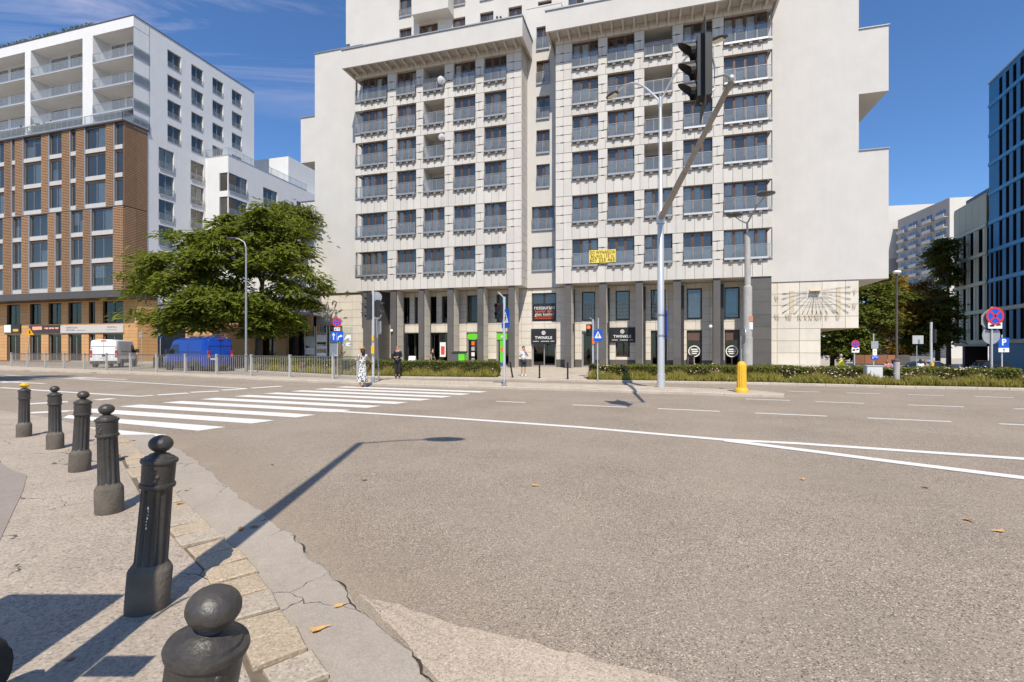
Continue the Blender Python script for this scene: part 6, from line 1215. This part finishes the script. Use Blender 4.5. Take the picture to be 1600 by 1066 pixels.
# fallen leaves
LEAF = mat('fallen_leaf', (.43, .25, .08), .8, .25, 60, rnd=.35); lfm = []
for k in range(3):
    b = MB(); n = 11; pts = []
    for i in range(n): a = 2*PI*i/n; rr = .06*(1+.25*math.sin(a*3+k)+.18*math.cos(a*5))*(1.5 if i == 0 else 1); pts.append((rr*math.cos(a), rr*.72*math.sin(a), .012+.012*abs(math.sin(a*1.5+k))))
    for i in range(n): b.face([(0, 0, .006), pts[i], pts[(i+1) % n]])
    lfm.append(b.mesh('fallen_leaf', [LEAF]))
LL = [(398, 826, 'orange leaf on the gutter beside the lamp post shadow'), (495, 989, 'large orange leaf on the gutter beside the nearest setts'), (570, 751, 'leaf on the asphalt right of the lamp post shadow'), (425, 727, 'leaf on the asphalt left of the lamp post shadow'), (292, 768, 'leaf on the gutter, upper of two beside the dripped bollard'), (280, 793, 'brown leaf on the setts beside the dripped bollard'), (1447, 763, 'pale leaf on the asphalt under the forked white lines'), (1512, 814, 'orange leaf at the right, above the palest leaf'), (1563, 832, 'palest leaf on the asphalt near the right edge'), (1255, 750, 'small leaf on the asphalt under the fork of the white lines'), (208, 690, 'leaf at the kerb just behind the fourth bollard'), (225, 723, 'leaf on the kerb between the last two whole bollards'), (376, 830, 'curled leaf on the gutter left of the orange one'), (835, 760, 'tiny leaf in the middle of the empty asphalt'), (530, 950, 'tiny leaf on the gutter near the pale patch')]
for i, (u, v, lab) in enumerate(LL):
    x, y = G(u, v); tag(inst('fallen_leaf', lfm[i % 3], None, (x, y, .006 if u > 500 else (.04 if u in (280,) else .012)), (random.uniform(-.1, .1), random.uniform(-.1, .1), random.uniform(0, 6)), (random.uniform(.45, .7),)*3), lab, 'leaf', 'fallen leaves')
tag(MB().lathe([(.018, 0), (.018, .004), (.012, .007)], 12).build('metal_cap', [mat('bronze_cap', (.25, .13, .06), .5, .2, 60)], None, (*G(110, 1031, .02), .022)), 'tiny brown bottle cap on the pavement in the shadow', 'bottle cap')
# wheel at the lower left corner: a parked kick scooter just out of frame
ts = thing('electric_scooter', 'electric scooter tyre poking into the bottom left corner', 'scooter', (-2.46, 2.20, .02), math.radians(70)); tyre = MB(); R_, r_ = .13, .05
for i in range(24):
    a0, a1 = 2*PI*i/24, 2*PI*(i+1)/24
    for k in range(10):
        b0, b1 = 2*PI*k/10, 2*PI*(k+1)/10; q = lambda a, b: ((R_+r_*math.cos(b)*(1-.06*(i % 2)))*math.cos(a), r_*math.sin(b), (R_+r_*math.cos(b)*(1-.06*(i % 2)))*math.sin(a)); tyre.quad(q(a0, b0), q(a1, b0), q(a1, b1), q(a0, b1))
tm = tyre.mesh('tyre', [mat('rubber', (.03, .028, .027), .85, .2, 20)], 'all'); inst('tyre', tm, ts, (0, 0, .18)); inst('tyre', tm, ts, (-1.0, 0, .18)); MB().lathe([(.085, -.03), (.085, .03)], 14).build('rim', [METAL], ts, (0, 0, .18), (PI/2, 0, 0)); MB().box(-.9, -.15, -.08, .08, .16, .2).build('deck', [BLACK], ts)
# ================================================================ VEHICLES
RUB = mat('tyre_rubber', (.02, .02, .02), .85, .1, 8); HUB = mat('wheel_hub', (.45, .45, .46), .4, .08, 6, metal=.5); BUMP = mat('bumper_plastic', (.045, .043, .042), .7, .1, 6)
RLAMP = mat('tail_lamp', (.50, .02, .012), .25, .05, 8, spec=.6, coat=.4); CARG = mat('vehicle_glass', (.018, .020, .022), .08, .05, 3, spec=.6); PLATE = mat('number_plate', (.72, .72, .70), .4, .02, 5); HLAMP = mat('head_lamp', (.55, .57, .6), .15, .05, 8, spec=.7)
_whl = {}
def wheel(t, x, y, r, w):
    if (r, w) not in _whl: _whl[(r, w)] = (MB().lathe([(r*.62, -w/2), (r*.93, -w/2), (r, -w*.35), (r, w*.35), (r*.93, w/2), (r*.62, w/2)], 20).mesh('tyre', [RUB], True), MB().lathe([(r*.62, -w*.42), (r*.58, w*.30), (r*.2, w*.2), (r*.16, w*.44), (r*.02, w*.44)], 20).mesh('rim', [HUB], True))
    ty, rm = _whl[(r, w)]; o = inst('wheel', ty, t, (x, y, r), (PI/2 if y < 0 else -PI/2, 0, 0)); inst('rim', rm, o)
def loft(sections, m=0):
    """body of revolution-like shell: list of (x, [(y,z)...]) rings joined end to end and capped"""
    b = MB(); k = len(sections[0][1])
    for x, r in sections: b.v += [(x, y, z) for y, z in r]
    for i in range(len(sections)-1):
        for j in range(k): q = (j+1) % k; b.f.append((i*k+j, i*k+q, (i+1)*k+q, (i+1)*k+j)); b.m.append(m)
    b.f.append(tuple(range(k))[::-1]); b.m.append(m); e = (len(sections)-1)*k; b.f.append(tuple(range(e, e+k))); b.m.append(m); return b
def ring(hw, z0, z1, zs, tum=.06, rr=.12):
    """cross-section: bottom z0, shoulder zs, roof z1"""
    return [(-hw*.96, z0), (-hw, z0+.12), (-hw, zs), (-hw+tum*.7, z1-rr), (-hw+tum+rr*.6, z1-.02), (-hw*.4, z1+.02), (hw*.4, z1+.02), (hw-tum-rr*.6, z1-.02), (hw-tum*.7, z1-rr), (hw, zs), (hw, z0+.12), (hw*.96, z0)]
def van(label, loc, rz, paint, rack=None, L=5.6, plate='mid'):
    """van nose along +x, rear at x = 0"""
    t = thing('van', label, 'van', loc, rz); hw = 1.0; Hh = 2.48
    S_ = [(0.0, ring(.95, .42, 2.36, 1.3, .13)), (.06, ring(.99, .40, 2.44, 1.3, .13)), (.8, ring(1.0, .38, Hh, 1.3, .14)), (L-1.75, ring(1.0, .38, Hh-.01, 1.3, .14)), (L-1.35, ring(.99, .38, 2.36, 1.3, .16)), (L-.85, ring(.98, .38, 1.55, 1.2, .10)), (L-.25, ring(.94, .36, 1.22, 1.0, .10)), (L, ring(.82, .36, .95, .8, .06))]
    loft(S_).build('body', [paint], t, smooth=True)
    MB().box(-.09, .05, -.93, .93, .36, .62).build('rear_bumper', [BUMP], t); MB().box(L-.12, L+.05, -.86, .86, .34, .66).build('front_bumper', [BUMP], t)
    for s_ in (-1, 1):
        y = s_*1.006
        MB().box(.7, L-1.6, min(y, y-s_*.03), max(y, y-s_*.03), .40, .74).build('side_cladding', [BUMP], t)
        for x in (1.05, L-1.0): wheel(t, x, s_*.90, .345, .24); MB().lathe([(.42, -.012), (.42, .012)], 20).build('wheel_arch', [BUMP], t, (x, s_*.995, .36), (PI/2, 0, 0))
        q = lambda x, z, e=.0: (x, s_*(1.008-e), z)
        MB().face([q(L-2.15, 1.32), q(L-1.05, 1.30), q(L-1.36, 1.98, .06), q(L-2.05, 2.0, .06)][::s_]).build('side_window', [CARG], t)
        for x in (2.25, L-2.22): MB().box(x-.006, x+.006, min(y-.004*s_, y+.004*s_), max(y-.004*s_, y+.004*s_), .8, 2.1).build('door_seam', [BLACK], t)
        MB().box(.75, L-2.2, min(y-.004*s_, y+.006*s_), max(y-.004*s_, y+.006*s_), 1.42, 1.46).build('side_rail', [BUMP], t)
        MB().box(L-1.2, L-1.06, *sorted((s_*1.02, s_*1.30)), 1.30, 1.66).build('mirror', [BUMP], t)
        MB().box(-.035, .03, *sorted((s_*.965, s_*.80)), .95, 1.55).build('tail_lamp', [RLAMP], t); MB().box(-.04, -.03, *sorted((s_*.95, s_*.82)), 1.1, 1.24).build('reverse_lamp', [HLAMP], t)
        MB().box(L-.42, L-.2, *sorted((s_*.92, s_*.72)), .82, 1.02).build('head_lamp', [HLAMP], t)
        MB().box(-.045, -.035, *sorted((s_*.80, s_*.97)), 1.72, 1.76).build('hinge', [BUMP], t)
    MB().quad((L-.86, -.84, 1.56), (L-.86, .84, 1.56), (L-1.33, .74, 2.30), (L-1.33, -.74, 2.30)).build('windscreen', [CARG], t, (.03, 0, .02))
    MB().box(-.022, -.012, -.006, .006, .65, 2.3).box(-.022, -.012, -.9, .9, 1.88, 1.90).build('rear_door_seam', [BLACK], t); MB().box(-.05, .0, -.2, .2, 2.36, 2.42).build('brake_lamp', [RLAMP], t); MB().box(-.05, -.015, -.1, .12, 1.02, 1.2).build('handle', [BUMP], t)
    MB().box(-.03, -.015, -.26+(.5 if plate == 'left' else 0), .26+(.5 if plate == 'left' else 0), .86, .98).build('number_plate', [PLATE], t)
    if rack:
        for x in (.6, 1.6, 2.6): MB().box(x-.03, x+.03, -.8, .8, 2.54, 2.6).build('roof_bar', [METAL], t)
        MB().box(.35, 2.4, -.5, .1, 2.62, 2.70).build('ladder', [rack], t); MB().box(.5, 3.2, .3, .6, 2.6, 2.66).build('timber_load', [SLATM], t)
    return t
WVAN = mat('van_white', (.76, .76, .75), .3, .03, 2, coat=.4); BVAN = mat('van_blue', (.003, .040, .30), .3, .04, 2, coat=.5)
x0, y0 = XU(162, 42.8), 42.8; van('white delivery van seen from behind, parked beyond the railing', (x0, y0, 0), math.atan2(.93, -.37), WVAN)
x0, y0 = -21.6, 36.5; van('bright blue van with a roof rack parked under the tree', (x0, y0, 0), math.atan2(.43, -.9), BVAN, BVAN, plate='left')
def car(label, loc, rz, paint, bar=None):
    t = thing('car', label, 'car', loc, rz); L = 4.4
    S_ = [(0, ring(.80, .35, .95, .8, .05)), (.1, ring(.87, .28, 1.02, .85, .06)), (.75, ring(.9, .26, 1.06, .88, .08)), (L-1.2, ring(.9, .26, 1.02, .85, .08)), (L-.2, ring(.86, .28, .86, .75, .06)), (L, ring(.76, .34, .72, .65, .05))]
    loft(S_).build('body', [paint], t, smooth=True); g = [(.25, ring(.74, .98, 1.05, 1.0, .03, .02)), (.7, ring(.76, .98, 1.42, 1.1, .14, .06)), (1.9, ring(.77, .98, 1.47, 1.1, .14, .06)), (2.5, ring(.76, .98, 1.40, 1.1, .14, .06)), (3.2, ring(.74, .98, 1.04, 1.0, .03, .02))]
    loft(g).build('glasshouse', [CARG], t, smooth=True); MB().box(.85, 2.3, -.62, .62, 1.455, 1.50).build('roof', [paint], t)
    for s_ in (-1, 1):
        for x in (.85, L-.85): wheel(t, x, s_*.80, .31, .2)
        MB().box(-.02, .12, *sorted((s_*.82, s_*.52)), .78, .92).build('tail_lamp', [RLAMP], t); MB().box(L-.25, L-.06, *sorted((s_*.84, s_*.56)), .62, .76).build('head_lamp', [HLAMP], t)
    MB().box(-.03, -.01, -.26, .26, .52, .63).build('number_plate', [PLATE], t)
    if bar: MB().box(1.3, 1.5, -.5, .5, 1.52, 1.62).build('light_bar', [bar], t)
car('dark car with red tail lamps driving down into the garage', (XU(1545, 34)+.2, 33.4, -.66), math.radians(62), mat('car_black', (.012, .013, .018), .25, .03, 3, coat=.6))
car('silver blue car with a light bar behind the hedge', (XU(1430, 38), 38.5, -.80), math.radians(15), mat('car_silverblue', (.30, .36, .50), .3, .03, 3, metal=.3), emis('light_bar_blue', (.35, .6, .8), .2))
# ================================================================ PEOPLE
SKIN = mat('skin', (.52, .31, .21), .6, .05, 12); HAIRD = mat('hair_dark', (.03, .02, .016), .6, .2, 30); HAIRL = mat('hair_brown', (.22, .11, .05), .6, .2, 30)
def skin_mesh(name, V, Ed, R, mats, fmat=None, extra=None, sub=2, root=0):
    me = bpy.data.meshes.new(name+'_cage'); me.from_pydata(V, Ed, []); o = bpy.data.objects.new(name+'_cage', me); COL.objects.link(o)
    sk = o.modifiers.new('s', 'SKIN'); sk.use_smooth_shade = True
    sv = me.skin_vertices
    if not sv:
        bm = bmesh.new(); bm.from_mesh(me); bm.verts.layers.skin.verify(); bm.to_mesh(me); bm.free(); sv = me.skin_vertices
    for i, r in enumerate(R): sv[0].data[i].radius = r if isinstance(r, tuple) else (r, r)
    sv[0].data[root].use_root = True
    ss = o.modifiers.new('d', 'SUBSURF'); ss.levels = sub; ss.render_levels = sub
    bpy.context.view_layer.update(); out = bpy.data.meshes.new_from_object(o.evaluated_get(bpy.context.evaluated_depsgraph_get())); bpy.data.objects.remove(o); bpy.data.meshes.remove(me)
    out.name = name; out.materials.clear()
    for m_ in mats: out.materials.append(m_)
    out.polygons.foreach_set('material_index', [fmat(p.center) if fmat else 0 for p in out.polygons])
    if extra:
        bm = bmesh.new(); bm.from_mesh(out); em = extra.mesh('x', mats, 'all'); bm.from_mesh(em); bm.to_mesh(out); bm.free(); bpy.data.meshes.remove(em)
    out.polygons.foreach_set('use_smooth', [True]*len(out.polygons)); return out
def person(label, loc, rz, h, J, colour, dress=None, hair=None, hair_len=0, hat=None, bag=None, group=None, shoes=None, vest=None):
    """J: joints of a 1.75 m figure facing -y; colour(part) gives clothing materials"""
    t = thing('person', label, 'person', loc, rz, group); s_ = h/1.75; t.scale = (s_, s_, s_)
    V = [(0, 0, .95), (0, .01, 1.12), (0, .015, 1.30), (0, .01, 1.42), (0, -.01, 1.50), (0, -.025, 1.58), (0, -.02, 1.70)]
    R = [(.15, .11), (.135, .10), (.155, .105), (.10, .075), .052, (.072, .085), (.068, .082)]; E_ = [(i, i+1) for i in range(6)]; ex = MB()
    for s in (-1, 1):
        A = J['armL' if s < 0 else 'armR']; b = len(V); V += [(s*.15, .01, 1.39)]+[tuple(p) for p in A]; R += [.062, .046, .034, .030]; E_ += [(3, b), (b, b+1), (b+1, b+2), (b+2, b+3)]
        w_, hnd = Vector(A[1]), Vector(A[2]); d = (hnd-w_).normalized(); sd = d.cross(Vector((0, 1, 0))); sd = (sd if sd.length > .1 else Vector((1, 0, 0))).normalized(); nr = d.cross(sd)
        for f in range(4): o_ = hnd+sd*(.016*(f-1.5)); l = (.075, .085, .08, .062)[f]; ex.tube([tuple(o_), tuple(o_+d*l*.55+nr*.012), tuple(o_+d*l*.95+nr*.035)], [.0095, .009, .007], 5)
        ex.tube([tuple(hnd-d*.03+sd*.025), tuple(hnd+sd*.052), tuple(hnd+d*.035+sd*.055)], [.010, .010, .008], 5)
        Lg = J['legL' if s < 0 else 'legR']; b = len(V); V += [(s*.09, 0, .90)]+[tuple(p) for p in Lg]; R += [.092, .058, .040, .036]; E_ += [(0, b), (b, b+1), (b+1, b+2), (b+2, b+3)]
    ex.tube([(0, -.095, 1.655), (0, -.118, 1.622), (0, -.098, 1.612)], [.006, .016, .010], 6).ball((-.03, -.092, 1.65), .011, 1, 6, 4).ball((.03, -.092, 1.65), .011, 1, 6, 4).ball((0, -.093, 1.585), .016, 2, 6, 4, (1.4, .5, .5)).ball((-.078, -.01, 1.635), .022, 0, 6, 5, (.4, .8, 1.2)).ball((.078, -.01, 1.635), .022, 0, 6, 5, (.4, .8, 1.2))
    inst('body', skin_mesh('body', V, E_, R, [SKIN, BLACK, mat('lip', (.40, .16, .13), .5)], None, ex), t)
    def wear(name, idx, edges, infl, mt_, pts=None, rad=None):
        VV = [V[i] for i in idx]; RR = []
        for i in idx: r = R[i]; r = r if isinstance(r, tuple) else (r, r); RR.append((r[0]+infl, r[1]+infl))
        if pts: VV += pts; RR += rad
        inst(name, skin_mesh(name, VV, edges, RR, [mt_]), t)
    aL, lL, aR, lR = 7, 11, 15, 19
    if colour.get('shirt'):
        lng = colour.get('sleeve', .5); mid = lambda i: tuple(Vector(V[i]).lerp(Vector(V[i+1]), lng if lng <= 1 else 1)); idx = [0, 1, 2, 3, aL, aR]; ed = [(0, 1), (1, 2), (2, 3), (3, 4), (3, 5)]; pts = [mid(aL), mid(aR)]; rad = [.062, .062]; ed += [(4, 6), (5, 7)]
        if lng > 1: pts += [V[aL+2], V[aR+2]]; rad += [.045, .045]; ed += [(6, 8), (7, 9)]
        wear('shirt', idx, ed, .022, colour['shirt'], pts, rad)
    if colour.get('trousers'):
        lg = colour.get('leg', 2); idx = [0, lL, lR]; pts = [V[lL+1], V[lR+1]]; rad = [.085, .085]; ed = [(0, 1), (0, 2), (1, 3), (2, 4)]
        if lg == 2: pts += [V[lL+2], V[lR+2]]; rad += [.075, .075]; ed += [(3, 5), (4, 6)]
        wear('trousers' if lg == 2 else 'shorts', idx, ed, .016, colour['trousers'], pts, rad)
    sh_ = MB()
    for s in (lL, lR): f = V[s+3]; a = V[s+2]; d = (Vector((f[0], f[1], 0))-Vector((a[0], a[1], 0))); d = d.normalized() if d.length > 1e-3 else Vector((0, -1, 0)); c = Vector((a[0], a[1], 0))+d*.07; sh_.ball((c.x, c.y, min(f[2], .05)), .13, 0, 10, 6, (.42 if abs(d.y) > abs(d.x) else 1, 1 if abs(d.y) > abs(d.x) else .42, .36))
    sh_.build('shoes', [shoes or BLACK], t, smooth='all')
    if hair:
        hb = MB().ball((0, .012, 1.672), .098, 0, 14, 9, (.90, 1.06, .98)); n0 = 0
        for i, (x, y, z) in enumerate(hb.v):
            if y < -.045 and z < 1.70: hb.v[i] = (x*.85, y+.055, max(z, 1.66))
        if hair_len: hb.tube([(0, .06, 1.68), (0, .095, 1.56), (0, .10, 1.68-hair_len)], [.085, .09, .05], 10)
        hb.build('hair', [hair], t, smooth='all')
    if dress: dress(t)
    if hat: hat(t)
    if bag: bag(t)
    if vest: wear('vest', [0, 1, 2, 3], [(0, 1), (1, 2), (2, 3)], .05, vest)
    return t
def pose(al=None, ar=None, ll=None, lr=None):
    return dict(armL=al or [(-.20, .02, 1.10), (-.21, -.04, .86), (-.21, -.06, .79)], armR=ar or [(.20, .02, 1.10), (.21, -.04, .86), (.21, -.06, .79)], legL=ll or [(-.095, -.01, .50), (-.10, .02, .09), (-.11, -.11, .035)], legR=lr or [(.095, -.01, .50), (.10, .02, .09), (.11, -.11, .035)])
def pattern_mat():
    m = bpy.data.materials.new('patterned_cloth'); m.use_nodes = True; t = m.node_tree; b = t.nodes['Principled BSDF']; P = nd(t, 'ShaderNodeTexCoord').outputs['Object']
    mp = nd(t, 'ShaderNodeMapping'); mp.inputs['Scale'].default_value = (1, 1, .6); mp.inputs['Rotation'].default_value = (.3, .5, .4); lk(t, P, mp.inputs[0])
    v = nd(t, 'ShaderNodeTexNoise', Scale=17.0, Detail=2.0, Distortion=1.2); lk(t, mp.outputs[0], v.inputs['Vector']); r = nd(t, 'ShaderNodeValToRGB'); lk(t, v.outputs['Fac'], r.inputs[0]); r.color_ramp.interpolation = 'CONSTANT'; e = r.color_ramp.elements; e[0].position = 0; e[0].color = (.03, .03, .035, 1); e[1].position = .47; e[1].color = (.72, .71, .68, 1)
    for p_, c in ((.56, (.42, .40, .36)), (.60, (.75, .74, .71)), (.66, (.05, .09, .26)), (.70, (.70, .69, .66))): x = e.new(p_); x.color = (*c, 1)
    lk(t, r.outputs[0], b.inputs['Base Color']); b.inputs['Roughness'].default_value = .85; return m
DRS = pattern_mat()
def dress_f(t):
    b = MB(); n = 22; prof = [(.155, 1.02), (.17, .92), (.19, .75), (.215, .5), (.235, .3), (.25, .24)]; base = 0
    for i, (r, z) in enumerate(prof):
        for k in range(n): a = 2*PI*k/n; f = 1+.07*math.sin(a*6+z*3)*(i/5); b.v.append((r*f*math.cos(a), r*f*.82*math.sin(a)+.01, z))
    for i in range(len(prof)-1):
        for k in range(n): j = (k+1) % n; b.f.append((i*n+k, i*n+j, (i+1)*n+j, (i+1)*n+k)); b.m.append(0)
    b.build('skirt', [DRS], t, smooth='all')
def hat_f(t): MB().lathe([(.092, 1.675), (.098, 1.70), (.088, 1.765), (.045, 1.785), (.01, 1.787)], 16).lathe([(.096, 1.69), (.16, 1.682), (.155, 1.692), (.094, 1.70)], 16).build('cap', [mat('hat_orange', (.55, .26, .06), .8, .15, 20)], t, smooth='all')
def bag_f(t): MB().box(-.34, -.20, -.10, .14, .96, 1.28).tube([(-.26, .02, 1.28), (-.18, .02, 1.42), (-.05, .06, 1.44)], .012, 5).build('shoulder_bag', [BLACK], t)
person('woman in a long patterned dress and orange cap standing at the crossing', (XU(566, 21.5), 21.5, 0.0), math.radians(-140), 1.74, pose(al=[(-.34, -.10, 1.22), (-.52, -.22, 1.08), (-.58, -.26, 1.03)], ar=[(.22, -.10, 1.16), (.10, -.26, 1.30), (.06, -.30, 1.36)]), dict(shirt=DRS, sleeve=.55), dress_f, HAIRD, .30, hat_f, None, shoes=SKIN)
person('man dressed in black with a shoulder bag in front of the left hedge', (XU(632, 29.2)-.1, 27.9, .105), math.radians(-10), 1.76, pose(al=[(-.23, .02, 1.13), (-.10, -.22, 1.08), (-.04, -.26, 1.07)], ar=[(.23, .02, 1.13), (.10, -.22, 1.10), (.05, -.26, 1.10)]), dict(shirt=BLACK, sleeve=1.5, trousers=mat('trousers_black', (.022, .022, .025), .8)), hair=mat('hair_fair', (.30, .17, .08), .6), bag=bag_f)
person('man in a white T-shirt and dark shorts holding a phone to his mouth', (XU(818, 28.4), 28.4, .105), math.radians(15), 1.72, pose(al=[(-.24, .0, 1.13), (-.22, -.20, 1.18), (-.18, -.25, 1.24)], ar=[(.24, -.06, 1.16), (.10, -.18, 1.42), (.05, -.17, 1.50)]), dict(shirt=mat('tshirt_white', (.60, .63, .68), .85), sleeve=.6, trousers=mat('shorts_navy', (.035, .035, .05), .85), leg=1), hair=HAIRD, shoes=WHITE)
person('worker in a yellow high-visibility vest behind the hedge', (XU(1314, 30), 30, -.40), math.radians(160), 1.74, pose(al=[(-.27, -.02, 1.14), (-.26, -.2, .98), (-.25, -.26, .95)]), dict(shirt=mat('shirt_dark', (.06, .06, .07), .85), sleeve=.6, trousers=mat('trousers_black', (.022, .022, .025), .8)), hair=mat('hair_grey', (.35, .32, .28), .7), vest=mat('vest_yellow', (.55, .62, .03), .7, .05, 8))
person('person in black leaning beside the second shop window', (XU(676, 38.4), 38.4, .1), math.radians(60), 1.6, pose(ar=[(.22, .05, 1.12), (.16, -.12, .92), (.14, -.16, .86)]), dict(shirt=BLACK, sleeve=.5, trousers=mat('trousers_black', (.022, .022, .025), .8)), hair=HAIRD)
person('passer-by in a pink top behind the hedge right of the white cabinet', (XU(1386, 36), 36, -.79), 2.6, 1.68, pose(), dict(shirt=mat('top_pink', (.50, .22, .22), .8), sleeve=.5, trousers=mat('jeans', (.06, .09, .16), .8)), hair=HAIRL, hair_len=.2)
person('passer-by in a lilac top with dark hair beside the globe lamp post', (XU(1394.5, 36.4), 36.4, -.79), 2.9, 1.66, pose(), dict(shirt=mat('top_lilac', (.36, .28, .46), .8), sleeve=.5, trousers=mat('jeans', (.06, .09, .16), .8)), hair=HAIRD, hair_len=.25)
person('passer-by in a white top left of the grey signal post', (XU(1438, 35), 35, -.77), 2.8, 1.70, pose(), dict(shirt=WHITE, sleeve=.5, trousers=mat('jeans', (.06, .09, .16), .8)), hair=HAIRD, hair_len=.2)
person('passer-by in a grey top just left of the grey signal post', (XU(1446, 35.2), 35.2, -.77), 2.4, 1.66, pose(), dict(shirt=mat('top_grey', (.28, .28, .29), .8), sleeve=.5, trousers=BLACK), hair=HAIRL, hair_len=.3)
person('man sitting or standing outside the emblem window behind the hedge', (XU(1080, 35.4), 35.4, -.15), -.4, 1.66, pose(), dict(shirt=mat('shirt_dark', (.06, .06, .07), .85), sleeve=.5, trousers=BLACK), hair=HAIRL)
